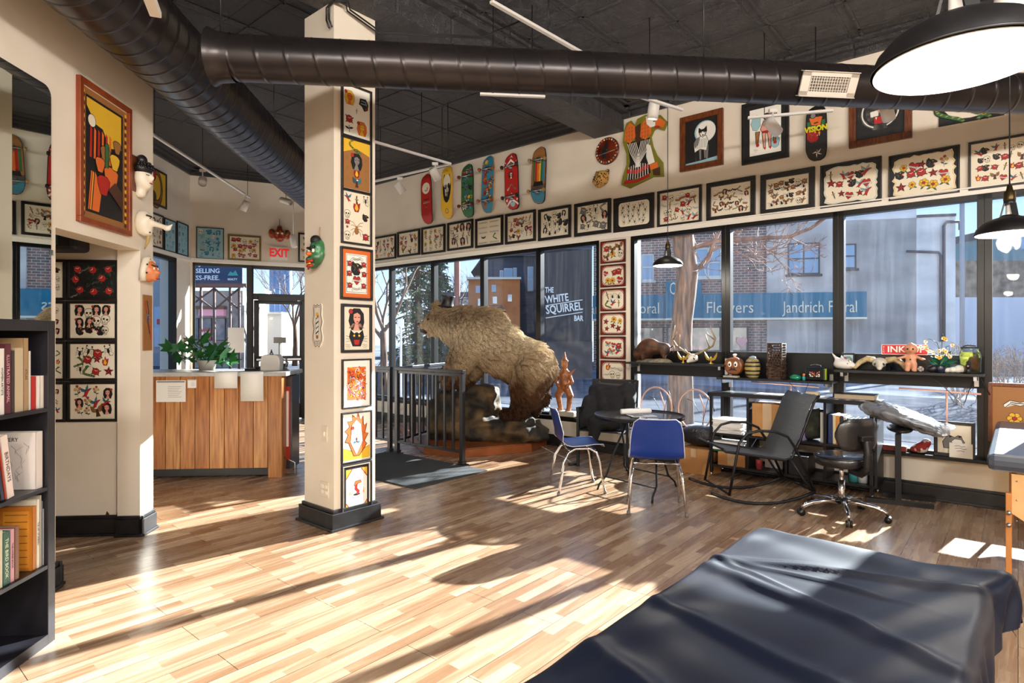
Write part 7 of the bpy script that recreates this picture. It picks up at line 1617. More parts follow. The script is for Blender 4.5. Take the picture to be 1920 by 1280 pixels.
# ================================================================== shelf unit under the windows
def desk():
    s0, s1 = ws(1331, .4), ws(1641, .4); o0, o1 = .40, .06; zt = .893; t = thing('metal_shelf_unit', 'long black shelf unit under the shop windows, stuffed with paper and books', 'shelf unit', wp((s0+s1)/2, 0, 0), RZW); W = (s1-s0)/2
    M_st = mat('black_unit', '1B1A1E', .4, .2)
    g = MB(); g.box(-W-.02, W+.02, -o0-.02, -o1, zt-.035, zt); g.build('top_panel', M_st, t, bevel=.003)
    X = [ws(x, .4)-(s0+s1)/2 for x in (1333, 1401, 1473, 1546, 1634)]
    for z, k in ((.47, 0), (.13, 1)): g = MB(); g.box(-W, W, -o0, -o1, z-.02, z); g.build('shelf', M_st, t)
    for x in X[1:4]: g = MB(); g.box(x-.012, x+.012, -o0+.01, -o1, .13, zt-.035); g.build('divider', M_st, t)
    for x in (X[0], X[4]):
        for y in (-o0, -o1-.03): g = MB(); g.box(x-.015, x+.015, y, y+.03, .05, zt-.03); g.build('post', M_st, t); g = MB(); g.rod((x, y+.015, 0), (x, y+.015, .05), .012); g.build('foot', M_chrome, t)
    g = MB(); g.box(W-.005, W+.015, -o0, -o1, .12, zt-.03); g.build('end_panel', M_st, t)
    P = lambda px, z, off: wp(ws(px, off), off, z)
    def box_item(name, lab, cat, x0, x1, z, h, off, d, m, grp=None, tape=None, rz=0.0, bev=.003):
        a, b = ws(x0, off), ws(x1, off); w = b-a; tt = thing(name, lab, cat, wp((a+b)/2, off, z+.001), RZW+rz, grp); g = MB(); g.box(-w/2, w/2, 0, d, 0, h); g.build('body', m, tt, bevel=bev)
        if tape: g = MB(); g.box(-w*.14, w*.16, -.002, 0, -0+.01, h); g.box(-w*.14, w*.16, -.001, d, h, h+.002); g.build('tape', mat('parcel_tape', 'CFB08A', .3), tt)
        return tt
    box_item('cardboard_box', 'tall cardboard box in the shelf unit left of the lilac folders', 'box', 1410, 1466, .47, .335, .37, .28, M_card, tape=1)
    box_item('cardboard_box', 'small taped cardboard box on the bottom shelf behind the rocking chair', 'box', 1346, 1397, .13, .14, .385, .25, M_card, tape=1)
    for i in range(9):
        a = ws(1476+3.6*i, .36); tt = thing('lilac_folder', 'lilac plastic folder in the shelf unit', 'folder', wp(a, .36, .471), RZW, 'lilac folders standing in the shelf unit'); g = MB(); g.box(0, .013, 0, .24, 0, .285+.01*(i % 2)); g.build('cover', mat('lilac_plastic', '9A86B8', .4), tt, bevel=.002)
    for i in range(9):
        rr = random.Random(i); g = MB(); g.at(P(1369, .471+.016*i, .3), RZW+rr.uniform(-.12, .12)); g.box(-.15, .15, -.1, .15, 0, .0155); g.box(-.155+rr.uniform(0, .02), .145, -.11, -.1, .003, .009); o = g.build('paper_pile', M_paper); tag(o, 'sheaf of white paper in the left compartment of the shelf unit', 'paper', 'sheaves of white paper in the shelf unit')
    for i in range(5):
        g = MB(); g.at(P(1369, .272+.022*i, .3), RZW+(.1 if i % 2 else -.05)); g.box(-.16, .15, -.08, .14, 0, .021); o = g.build('paper_pile', M_paper if i else mat('green_box_file', '1F5A3A', .5)); tag(o, 'paper sheaf above the small cardboard box' if i else 'green file under the paper sheaves', 'paper', 'lower paper sheaves in the shelf unit' if i else None)
    bk = [(1538, 1545, .29, 'DCD8CF', 'white book at the left of the shelf unit book row'), (1553, 1560.5, .275, '24305E', 'dark blue book in the shelf unit'), (1561.5, 1567, .275, 'D8C79A', 'cream spined book beside the dark blue book'), (1567.5, 1574, .27, 'C8843A', 'orange book beside the cream spined book'), (1575, 1581, .27, '22252C', 'black and white lettered book beside the orange book'), (1582, 1586, .26, 'B8B4A8', 'grey book in the shelf unit')]
    for x0, x1, h, c, lab in bk: box_item('book', lab, 'book', x0, x1, .47, h, .35, .2, mat('book_'+c, c, .5), 'books in the shelf unit', bev=.001)
    for i in range(11):
        c = ['2E3A34', '6C6A5C', '20242A', 'A89878', '3E5A48'][i % 5]; box_item('book', 'slim magazine in the shelf unit, right end', 'magazine', 1588+3.4*i, 1590.6+3.4*i, .47, .25-.012*(i % 4), .33, .2, mat('book_'+c, c, .5), 'slim magazines at the right end of the shelf unit', bev=0)
    g = MB(); g.at(P(1423, .131, .33)); g.lathe([(.028, 0), (.034, .09), (.033, .095), (.001, .095)], seg=20); o = g.build('red_tumbler', mat('red_tumbler', 'B8434A', .3)); tag(o, 'pinkish red tumbler on the bottom shelf of the unit', 'cup')
    box_item('card_box', 'white card box on the bottom shelf left of the black storage', 'box', 1434, 1468, .13, .24, .2, .1, M_white)
    box_item('storage_crate', 'black storage crate in the lower middle of the shelf unit', 'crate', 1478, 1515, .13, .19, .38, .26, M_blackp)
    dk = noise_mat('olive_canvas', '22241C', '3A3D2E', 14, .9, .4); p = P(1522, .47, .2)
    o = sdf_mesh('duffel_bag', [('e', (0, 0, .11), (.13, .12, .11)), ('e', (.05, -.03, .22), (.1, .1, .1)), ('e', (-.05, -.05, .1), (.09, .08, .08))], .02, dk, None, k=.05, loc=p, rz=RZW, noise=lambda Q: .008*np.sin(Q[..., 0]*50)*np.sin(Q[..., 2]*43)); tag(o, 'dark olive cloth bag between folders and books', 'bag')
    for i, (px, c, lab) in enumerate(((1600, '3F8F93', 'teal can under the shelf unit behind the stool'), (1618, 'DDE2E0', 'white and teal tin beside the teal can'))):
        g = MB(); g.at(P(px, .131, .3)); g.lathe([(.04, 0), (.042, .1), (.036, .105), (.001, .105)], seg=20); o = g.build('tin_can', mat('can_'+c, c, .3)); tag(o, lab, 'can')
    # on top
    Z = zt+.001
    def flat_item(name, lab, cat, x0, x1, off, d, h, m, rz=0.0, draw=None, z=Z):
        a, b = ws(x0, off), ws(x1, off); w = b-a; g = MB(); g.at(wp((a+b)/2, off, z), RZW+rz); g.box(-w/2, w/2, 0, d, 0, h); o = g.build(name, m, bevel=min(.003, h*.3)); tag(o, lab, cat); return o
    pm = noise_mat('drawn_paper', 'F2EEE8', '8A6A72', 40, .5, contrast=(.48, .62))
    flat_item('drawing_sheet', 'sheet crowded with red and blue drawings on the left of the unit top', 'drawing', 1412, 1492, .36, .24, .002, pm); flat_item('drawing_sheet', 'plain pale sheet on the middle of the unit top', 'drawing', 1500, 1548, .36, .22, .002, M_paper, .05)
    flat_item('magazine', 'glossy magazine on the unit top under the thick book', 'magazine', 1556, 1622, .39, .22, .006, noise_mat('magazine_cover', 'C8C4D0', '4C4A60', 22, .3, contrast=(.45, .6)))
    cu = flat_item('usb_hub', 'small beige cube with dark ports on the unit top', 'hub', 1511, 1534, .33, .06, .055, mat('beige_cube', 'C8B79A', .5)); 
    for k in (-.02, .012): g = MB(); g.at(wp(ws(1522.5, .33), .331, Z), RZW); g.box(k, k+.012, -.002, 0, .025, .033); g.build('port', M_black, cu).parent = None
    for o in list(COL.objects):
        if o.name.startswith('port'): o.parent = cu
    bo = thing('thick_book', 'thick dark book with cut pages lying on the unit top', 'book', wp((ws(1563, .37)+ws(1640, .37))/2, .37, Z+.007), RZW); w = ws(1640, .37)-ws(1563, .37)
    g = MB(); g.box(-w/2, w/2, 0, .22, 0, .004); g.box(-w/2, w/2, 0, .22, .046, .05); g.build('cover', mat('dark_cover', '1E1A1A', .4), bo); g = MB(); g.box(-w/2+.005, w/2-.005, .004, .215, .004, .046); g.build('pages', mat('aged_pages', 'A8987E', .7), bo)
desk()
g = MB(); t = thing('cardboard_box', 'open cardboard box on the floor left of the shelf unit', 'box', wp(ws(1300, .42), .42, 0), RZW-.1); w = .17; g.box(-w, w, 0, .3, 0, .27); g.build('body', M_card, t, bevel=.004); g = MB(); g.box(-.03, .03, -.002, 0, .18, .27); g.build('tape', _M['parcel_tape'], t)
g = MB(); g.prism([(-w, .27), (w, .27), (w+.03, .3), (-w-.03, .3)], .28, .30); g.build('flap', M_card, t)
o = sdf_mesh('quilted_bag', [('e', (0, 0, .09), (.24, .13, .1)), ('e', (.08, 0, .1), (.2, .13, .1))], .02, noise_mat('black_quilt', '0F0F11', '232327', 60, .35, .9), None, k=.05, loc=wp(ws(1300, .38), .27, .305), rz=RZW); tag(o, 'black quilted bag lying on the cardboard box', 'bag')
# ================================================================== display shelves with objects
def shelf(lab, x0, x1, yy, dep=.30):
    o_ = dep; z = wz((x0+x1)/2, yy, o_); s0, s1 = ws(x0, o_), ws(x1, o_); t = thing('display_shelf', lab, 'shelf', wp((s0+s1)/2, 0, z), RZW, None); w = (s1-s0)/2
    g = MB(); g.box(-w, w, -o_, -.03, -.022, 0); g.build('board', M_black, t, bevel=.002)
    for x in (-w+.06, w-.06): g = MB(); g.prism([(-.001, -.0), (.001, 0), (.001, 0), (-.001, 0)], 0, 0); g = MB(); g.box(x-.012, x+.012, -.26, -.03, -.06, -.022); g.box(x-.016, x+.016, -.05, -.02, -.12, .06); g.build('bracket', M_steel, t)
    return z
Z1 = shelf('left black display shelf holding the bison and antlers', 1170, 1356, 681); Z2 = shelf('middle black display shelf, lower than its neighbours', 1343, 1560, 711.5); Z3 = shelf('right black display shelf holding the doll and jar', 1563, 1845, 697.5)
def SP(px, off, z): return wp(ws(px, off), off, z+.001)
S_ = 1/1123
def bison():
    t = thing('bison_figure', 'dark brown bison figure on a rocky base, left shelf', 'figurine', SP(1226, .17, Z1), RZW); m = noise_mat('bison_bronze', '1E120B', '5A3218', 14, .6, .8)
    sdf_mesh('body', [('e', (-.1, 0, .15), (.12, .08, .11)), ('e', (-.05, 0, .2), (.11, .075, .085)), ('c', (-.05, 0, .17), (.14, 0, .16), .085, .07), ('e', (-.2, -.02, .1), (.06, .05, .065)), ('c', (-.12, -.04, .12), (-.12, -.05, .03), .035, .02), ('c', (-.06, .04, .12), (-.07, .05, .03), .035, .02), ('c', (.14, -.04, .13), (.15, -.04, .03), .04, .016), ('c', (.12, .04, .13), (.11, .04, .03), .04, .016), ('e', (-.19, -.02, .05), (.02, .02, .04))], .012, m, t, k=.03)
    g = MB(); g.tube([(.2, 0, .17), (.25, 0, .2), (.26, 0, .15), (.23, 0, .11)], [.008, .006, .005, .01], 6); g.build('tail', m, t)
    for s in (-1, 1): g = MB(); g.tube([(-.2, s*.04, .15), (-.21, s*.08, .16), (-.2, s*.085, .2)], [.012, .01, .003], 6); g.build('horn', mat('horn', '3A3028', .4), t)
    sdf_mesh('base', [('e', (0, 0, .0), (.24, .11, .03)), ('e', (.12, -.02, .02), (.1, .06, .03)), ('e', (-.08, .02, .02), (.1, .06, .02))], .014, noise_mat('mossy_base', '4A4436', '7A7260', 20, .8, .6), t, k=.03)
bison()
def antlers():
    t = thing('antler_skull', 'deer skull with wide branching antlers on the left shelf', 'antler skull', SP(1299, .18, Z1), RZW); b = noise_mat('old_bone', 'B9B0A0', 'DCD5C6', 16, .55, .3)
    sdf_mesh('skull', [('e', (0, 0, .06), (.055, .07, .05)), ('c', (0, -.05, .045), (0, -.13, .025), .035, .018), ('e', (.05, -.02, .045), (.02, .03, .015)), ('e', (-.05, -.02, .045), (.02, .03, .015))], .009, b, t, k=.02)
    for s in (-1, 1): g = MB(); g.ell((s*.035, -.055, .055), (.014, .012, .014), 8, 6); g.build('eye_socket', M_black, t)
    a = mat('antler', '8C7A60', .5)
    for s in (-1, 1):
        g = MB(); k = 1 if s < 0 else 1.15; g.tube([(s*.03, 0, .1), (s*.1, .01, .13), (s*.2*k, .0, .2), (s*.235*k, -.03, .28), (s*.2*k, -.05, .38), (s*.19*k, -.05, .43)], [.014, .013, .012, .01, .007, .002], 8)
        g.tube([(s*.17*k, .0, .17), (s*.15*k, -.02, .26), (s*.14*k, -.03, .33)], [.009, .007, .002], 7); g.tube([(s*.23*k, -.02, .26), (s*.17*k, -.06, .33), (s*.16*k, -.06, .36)], [.008, .006, .002], 7); g.tube([(s*.07, .01, .12), (s*.08, -.05, .17)], [.008, .002], 7); g.build('antler', a, t)
antlers()
def wings(lab, px, s_):
    t = thing('winged_trophy', lab, 'ornament', SP(px, .2, Z1), RZW); g = MB(); g.lathe([(.03*s_, 0), (.03*s_, .008), (.01*s_, .014), (.008*s_, .05*s_), (.016*s_, .07*s_), (.001, .085*s_)], seg=14); g.build('stand', mat('gilt', 'B08D3A', .35, .8), t)
    for s in (-1, 1): g = MB(); g.prism([(s*.005, .05*s_), (s*.03*s_, .07*s_), (s*.07*s_, .13*s_), (s*.068*s_, .09*s_), (s*.05*s_, .05*s_), (s*.02*s_, .035*s_)][::s], -.004, .004); g.build('wing', mat('gilt', 'B08D3A', .35, .8), t)
wings('gilt winged ornament right of the antler skull', 1333, 1.0); wings('gilt winged ornament half behind the antler skull', 1281, 1.0)
def face_box():
    t = thing('face_cookie_jar', 'brown wooden jar with cartoon eyes and black moustache', 'jar', SP(1377.5, .17, Z2), RZW)
    g = MB(); g.at((0, -.02, .0)); o_ = arc(0, .1, .1, -.9, PI+.9, 20, .095)+[(-.05, .01), (.05, .01)]; g.T = Matrix.Identity(4); g.prism([(x, z+.02) for x, z in o_], -.06, .05); g.build('body', noise_mat('walnut', '6A3C1C', '8A5228', 8, .35, .05, stretch=(1, 1, 5)), t, bevel=.02)
    for s in (-1, 1):
        g = MB(); g.T = Matrix.Identity(4); k = Ink(g, -.0605); k.put((s*.032, .14), 1); k.disc((0, 0), .022, K_, ry=.032); k.disc((0, 0), .02, W_, ry=.03); k.disc((-.004, -.006), .01, K_, ry=.014); g.build('eye', INKM, t)
    g = MB(); k = Ink(g, -.0605); k.put((0, .085), 1); k.poly([(-.05, -.02), (-.02, .012), (0, .002), (.02, .012), (.05, -.02), (.02, -.012), (0, -.008), (-.02, -.012)], K_); g.build('moustache', INKM, t)
    g = MB(); g.ell((0, -.065, .105), (.012, .01, .014), 8, 6); g.build('nose', _M['orange_brown_wood'], t); g = MB(); g.lathe([(.012, .21), (.012, .225), (.02, .232), (.02, .245), (.012, .25), (.001, .252)], seg=14); g.build('knob', M_white, t)
face_box()
g = MB(); g.at(SP(1368, .25, Z2), RZW+.05); g.box(-.06, .09, -.03, .05, 0, .018); g.build('x', M_reg) if False else None; g2 = g.build('paper_box', mat('pale_box', 'A8A296', .6), bevel=.002); tag(g2, 'thin pale box on the middle shelf in front of the moustache jar', 'box')
def barrel():
    t = thing('barrel_bank', 'small olive and black striped barrel with lettering band', 'barrel', SP(1411, .17, Z2), RZW); pf = [(.05, 0), (.066, .02), (.078, .07), (.08, .1), (.076, .14), (.062, .185), (.04, .205), (.001, .215)]
    g = MB(); g.lathe(pf, seg=32); g.build('body', noise_mat('barrel_paint', '8A7A44', 'B0A066', 6, .4), t)
    for z, r in ((.035, .0725), (.075, .0805), (.125, .0805), (.165, .0725)): g = MB(); g.lathe([(r-.002, z-.008), (r+.001, z-.006), (r+.001, z+.006), (r-.002, z+.008)], seg=32, caps=False); g.build('hoop', M_black, t)
    g = MB(); k = Ink(g, -.0825); 
    for i in range(6): k.put((-.04+.016*i, .1), .007); k.line([(-.6, -1), (0, 1), (.6, -1)], .4, Y_); g.build('lettering', INKM, t) if i == 5 else None
    g = MB(); g.lathe([(.042, .204), (.03, .222), (.001, .232)], seg=20); g.build('lid', mat('grey_glaze', '8E96A0', .3), t)
barrel()
def carved():
    t = thing('carved_tower', 'tall dark wooden box carved through with lace holes', 'carving', SP(1456, .17, Z2), RZW); m = noise_mat('carved_dark_wood', '24160D', '4E3220', 26, .6, .8); rr = random.Random(3); H_ = .37; w = .07
    g = MB(); g.box(-w, w, -w, w, 0, .02); g.box(-w, w, -w, w, H_-.012, H_); g.box(-w+.006, w-.006, -w+.006, w-.006, .02, .15)
    for x, y in ((-w, -w), (w, -w), (w, w), (-w, w)): g.rod((x*.95, y*.95, 0), (x*.95, y*.95, H_), .008)
    for face in range(4):
        a = face*PI/2; c, s = math.cos(a), math.sin(a)
        for r_ in range(8):
            for q in range(5):
                x = -w+.014+q*.028+(.014 if r_ % 2 else 0); z = .165+r_*.026; rad = .0155
                if x > w-.005: continue
                g.tube([((x+rad*math.cos(b))*c-(-w)*s, (x+rad*math.cos(b))*s+(-w)*c, z+rad*math.sin(b)) for b in [2*PI*i/7 for i in range(7)]], .0042, 5, closed=True)
        for q in range(26): x = rr.uniform(-w, w); z = rr.uniform(.02, .15); g.tube([(x*c+w*s, x*s-w*c, z), ((x+.02)*c+(w+.006)*s, (x+.02)*s-(w+.006)*c, z+.012), ((x+.03)*c+w*s, (x+.03)*s-w*c, z)], .0045, 5)
    g.build('body', m, t)
carved()
g = MB(); g.at(SP(1492, .2, Z2), RZW); g.lathe([(.04, 0), (.055, .008), (.06, .03), (.05, .04), (.03, .045), (.001, .05)], seg=20); g.tube([(-.04, -.02, .035), (0, -.05, .045), (.04, -.02, .035)], .014, 8); o = g.build('glass_ashtray', mat('green_glass', '0E7A55', .08, coat=.5)); tag(o, 'bright green glass piece on the middle shelf', 'glass piece')
def lunchbox():
    t = thing('lunch_box', 'metal lunch box covered in skull and flame drawings', 'lunch box', SP(1529.5, .18, Z2), RZW); w, d, h = .09, .045, .13
    g = MB(); g.box(-w, w, -d, d, 0, h); g.build('body', mat('black_enamel', '16161A', .25, .3), t, bevel=.012); g = MB(); k = Ink(g, -d-.0005); scatter(k, 2*w*.92, h*.9, 5, 3, 91, ms=[m_skull, m_flame, m_rose, m_heart, m_star, m_cards], size=.6)
    g.v = [(x, y, z+h/2) for x, y, z in g.v]; g.build('printed_front', INKM, t); g = MB(); g.tube([(-.05, 0, h-.0), (-.045, 0, h+.022), (0, 0, h+.03), (.045, 0, h+.022), (.05, 0, h)], .004, 8); g.build('handle', M_chrome, t)
    g = MB(); g.box(w-.001, w+.002, -d+.01, d-.01, .01, h-.01); g.build('side_sticker', mat('acid_green', 'B7D32A', .5), t)
lunchbox()
g = MB(); t = thing('toy_figure', 'tiny orange and teal toy beside the green glass piece', 'toy', SP(1507, .24, Z2), RZW); g.lathe([(.014, 0), (.016, .03), (.009, .045)], seg=12); g.build('body', mat('teal_toy', '2A8A8A', .4), t); g = MB(); g.ell((0, 0, .055), .014, 10, 8); g.build('head', mat('orange_toy', 'D9772A', .4), t)
# right shelf
def rmask():
    t = thing('animal_mask', 'white plaster rabbit-eared animal head lying on the right shelf', 'mask', SP(1581, .17, Z3), RZW); m = mat('white_plaster', 'E9E4DC', .6)
    sdf_mesh('head', [('e', (0, 0, .05), (.085, .07, .05)), ('e', (.05, -.02, .04), (.06, .05, .035)), ('c', (-.04, 0, .08), (-.095, -.01, .155), .022, .007), ('c', (-.01, .03, .08), (-.02, .03, .13), .022, .01)], .01, m, t, k=.025); g = MB(); g.ell((.045, -.062, .055), (.014, .006, .008), 8, 6); g.build('eye', M_black, t)
rmask()
t = thing('framed_print', 'small black framed blue portrait print standing behind the white head', 'framed picture', SP(1590, .08, Z3), RZW+.25); g = MB(); g.at((0, 0, 0), 0, .15); g.box(-.055, .055, -.008, 0, 0, .16); g.build('frame', M_black, t); g = MB(); g.at((0, 0, 0), 0, .15); g.box(-.04, .04, -.0095, -.008, .018, .142); k = Ink(g, -.0095); k.put((0, .08), .05); m_lady(k, A_, L_); g.build('print', [INKM[12]]+INKM[1:], t)
def ram():
    t = thing('horned_skull', 'pale horned animal skull with wide curling horns', 'skull', SP(1650, .17, Z3), RZW); b = noise_mat('old_bone', 'B9B0A0', 'DCD5C6', 16, .55, .3)
    sdf_mesh('skull', [('e', (0, 0, .08), (.06, .06, .04)), ('c', (0, -.03, .07), (.01, -.1, .025), .045, .022), ('e', (.04, -.03, .06), (.02, .025, .02)), ('e', (-.04, -.03, .06), (.02, .025, .02))], .01, b, t, k=.02)
    for s in (-1, 1): g = MB(); g.tube([(s*.05, .01, .095), (s*.11, .03, .105), (s*.17, .02, .07), (s*.205, -.02, .025), (s*.235, -.05, .03), (s*.25, -.04, .1)], [.03, .028, .024, .02, .014, .004], 10); g.build('horn', noise_mat('pale_horn', 'A88D62', 'CDB98E', 30, .5, .4), t)
    for s in (-1, 1): g = MB(); g.ell((.005+s*.03, -.065, .06), (.013, .01, .013), 8, 6); g.build('eye_socket', M_black, t)
ram()
for px, lab, h in ((1666, 'short clear glass tumbler in front of the horned skull', .07), (1676, 'second clear glass tumbler touching the first', .07)):
    g = MB(); g.at(SP(px, .25, Z3), RZW); g.lathe([(.02, 0), (.022, h), (.020, h), (.018, .006), (.001, .006)], seg=18, caps=False); o = g.build('glass_tumbler', M_clear); tag(o, lab, 'glass')
def doll():
    t = thing('baby_doll', 'vintage pink baby doll with spread arms standing before the red plate', 'doll', SP(1708, .22, Z3), RZW); m = noise_mat('doll_skin', 'C98A66', 'D69A78', 5, .4); s = 1.0
    sdf_mesh('body', [('e', (0, 0, .105), (.042, .032, .052)), ('c', (-.024, -.01, .065), (-.026, -.012, .02), .026, .02), ('c', (.024, -.01, .065), (.026, -.012, .02), .026, .02), ('e', (-.027, -.022, .012), (.018, .026, .012)), ('e', (.027, -.022, .012), (.018, .026, .012)), ('e', (0, 0, .205), (.052, .048, .05)), ('c', (0, 0, .14), (0, 0, .16), .02, .02), ('c', (0, 0, .25), (0, 0, .262), .01, .004),
      ('c', (-.035, 0, .14), (-.085, -.02, .118), .014, .011), ('c', (.035, 0, .14), (.085, -.02, .115), .014, .011), ('c', (-.085, -.02, .118), (-.105, -.025, .122), .010, .006), ('c', (.085, -.02, .115), (.108, -.025, .115), .010, .006), ('e', (0, -.046, .198), (.008, .008, .006))], .007, m, t, k=.012, smooth_it=1)
    for q in (-1, 1): g = MB(); g.ell((q*.02, -.0445, .205), (.008, .006, .009), 8, 6); g.build('eye', M_black, t)
    g = MB(); k = Ink(g, -.034); k.put((0, .11), .012); m_star(k, K_); k.put((0, .183), .01); k.y0 = -.046; k.line([(-1, 0), (0, -.5), (1, 0)], .3, R_); g.build('painted_marks', INKM, t)
    g = MB(); g.lathe([(.031, 0), (.033, .004), (.031, .008)], (0, 0, .153), seg=20, caps=False); g.build('necklace', mat('orange_band', 'C8502A', .5), t) if False else None
doll()
s0, s1 = ws(1653, .07), ws(1740, .07); z0, z1 = wz(1653, 664, .07), wz(1653, 645.5, .07); t = thing('number_plate', 'red licence plate lettered INK UP behind the doll', 'licence plate', wp((s0+s1)/2, .07, (z0+z1)/2), RZW)
w, h = (s1-s0)/2, (z1-z0)/2; g = MB(); g.box(-w, w, -.004, 0, -h, h); g.build('plate', mat('plate_red', 'C01F2E', .35), t, bevel=.002)
g = MB()
for a in ((-w, w, h-.004, h), (-w, w, -h, -h+.004), (-w, -w+.004, -h, h), (w-.004, w, -h, h)): g.box(a[0], a[1], -.006, -.004, a[2], a[3])
g.build('raised_rim', M_white, t)
text_obj('INK  UP', 2*h*.86, M_white, t, (.012, -.0055, 0), WROT, .0008, 1.06, bold=.0015); o = text_obj('V\nI\nC', 2*h*.24, M_white, t, (-w*.9, -.0055, 0), WROT, .0006, 1) 
g = MB(); g.box(-w, w, 0, .004, -h-.01, -h); g.box(-.01, .01, 0, .03, -h-.2+.0, -h) if False else None
g = MB(); g.at(SP(1726, .23, Z3), RZW); g.ell((0, 0, .026), .026, 18, 12); o = g.build('carved_ball', noise_mat('speckled_ball', 'C9C0B8', '6A5550', 60, .5, .4, contrast=(.48, .55))); tag(o, 'small speckled ball right of the doll', 'ball')
def orchid():
    t = thing('orchid_plant', 'orchid with white and orange blossoms in a dark pot', 'potted plant', SP(1762, .2, Z3), RZW); G = mat('orchid_leaf', '1C5A44', .35)
    g = MB(); g.lathe([(.04, 0), (.052, .03), (.05, .06), (.044, .065), (.04, .05), (.001, .05)], seg=18); g.build('pot', noise_mat('dark_blue_pot', '16161E', '2A2E48', 20, .3), t)
    st = [[(0, 0, .05), (0, 0, .2), (-.02, 0, .26), (-.06, 0, .29), (-.09, 0, .295)], [(.01, 0, .05), (.015, 0, .22), (.02, 0, .34)], [(0, 0, .1), (-.01, 0, .15), (-.05, 0, .2), (-.1, 0, .22)], [(.02, 0, .15), (.05, 0, .23), (.09, 0, .24)]]
    for p in st: g = MB(); g.tube(p, .003, 6); g.build('stem', mat('dark_stem', '2A2E28', .5), t)
    for a, L in ((.4, .15), (1.0, .16), (2.6, .09), (2.2, .1), (.15, .08)): g = MB(); g.smooth = True; c, s = math.cos(a), math.sin(a); g.add([(u*L*c-v*.02*math.sin(PI*min(1, u*1.02))*s, -.02*v*v-.03*u, .06+u*L*s+v*.02*math.sin(PI*min(1, u*1.02))*c) for u in [i/6 for i in range(7)] for v in (-1, 0, 1)], [(3*i+j, 3*i+j+1, 3*i+j+4, 3*i+j+3) for i in range(6) for j in (0, 1)]); g.build('leaf', G, t)
    rr = random.Random(2)
    for x, z in ((-.14, .225), (-.105, .235), (-.09, .2), (-.07, .185), (-.045, .175), (.03, .3), (.045, .29), (.0, .19), (.03, .2), (.045, .185), (.02, .14), (.0, .13), (-.02, .14), (.09, .24), (.06, .16), (.075, .14), (-.1, .27)):
        g = MB(); k = Ink(g, -.02+rr.uniform(-.02, .02)); k.put((x, z), .017, rr.uniform(0, 6))
        for i in range(5): a = i*2*PI/5; k.disc((.55*math.cos(a), .55*math.sin(a)), .48, (W_, W_, Y_)[rr.randrange(3)], 0, 8)
        k.disc((0, 0), .3, (O_, V_, R_)[rr.randrange(3)], 0, 7); o = g.build('blossom', INKM, t)
orchid()
o = sdf_mesh('seashell', [('e', (0, 0, .025), (.055, .04, .025)), ('e', (.045, 0, .035), (.045, .04, .035)), ('e', (-.05, 0, .02), (.03, .03, .02))], .008, mat('shell_white', 'E6E0D6', .5), None, k=.015, loc=SP(1788, .2, Z3), rz=RZW, noise=lambda P: .003*np.sin(P[..., 0]*160)); tag(o, 'white ribbed shell between orchid and jar', 'shell')
o = sdf_mesh('dark_stone', [('e', (0, 0, .03), (.045, .035, .03)), ('e', (.02, 0, .04), (.03, .03, .03))], .01, M_black, None, k=.01, loc=SP(1746, .25, Z3), rz=RZW); tag(o, 'small glossy black lump in front of the orchid pot', 'ornament')
g = MB(); g.at(SP(1790, .07, Z3), RZW); g.smooth = True; g.ell((0, 0, .045), (.11, .03, .05), 20, 10); o = g.build('dark_bowl', mat('smoked_grey', '2E3034', .3)); tag(o, 'dark curved dish standing behind the white shell', 'dish')
def jar():
    t = thing('specimen_jar', 'large glass jar of yellow liquid with a brown specimen', 'jar', SP(1819, .16, Z3), RZW)
    g = MB(); pf = [(.07, 0), (.078, .01), (.08, .15), (.07, .185), (.062, .195), (.062, .215)]; g.lathe(pf, seg=30, caps=False); g.build('glass', M_clear, t); g = MB(); g.lathe([(.001, .006), (.07, .006), (.074, .02), (.075, .15), (.066, .18), (.001, .182)], seg=30)
    m = glass_mat('yellow_liquid', .35, .3, .6, (6, 6, 6), 'E6D24A'); g.build('liquid', m, t); sdf_mesh('specimen', [('e', (.02, 0, .12), (.035, .03, .025)), ('e', (.03, .0, .06), (.03, .03, .04)), ('e', (-.03, 0, .035), (.03, .025, .03))], .009, noise_mat('amber_specimen', '5A2A0C', 'B4691E', 20, .5), t, k=.02)
    g = MB(); g.lathe([(.066, .215), (.068, .218), (.068, .225), (.001, .228)], seg=26); g.tube([(-.05, 0, .23), (-.02, 0, .24), (.04, 0, .235)], .005, 6); g.build('lid', M_black, t)
    t2 = thing('tiny_figure', 'small dark hooded figure in front of the specimen jar', 'figurine', SP(1815, .28, Z3), RZW); g = MB(); g.lathe([(.016, 0), (.018, .03), (.01, .05)], seg=14); g.ell((0, 0, .065), (.019, .019, .022), 12, 9); g.build('body', M_black, t2); g = MB(); g.ell((0, -.014, .065), (.009, .007, .008), 8, 6); g.build('face', mat('pale_face', 'A88A78', .5), t2)
jar()
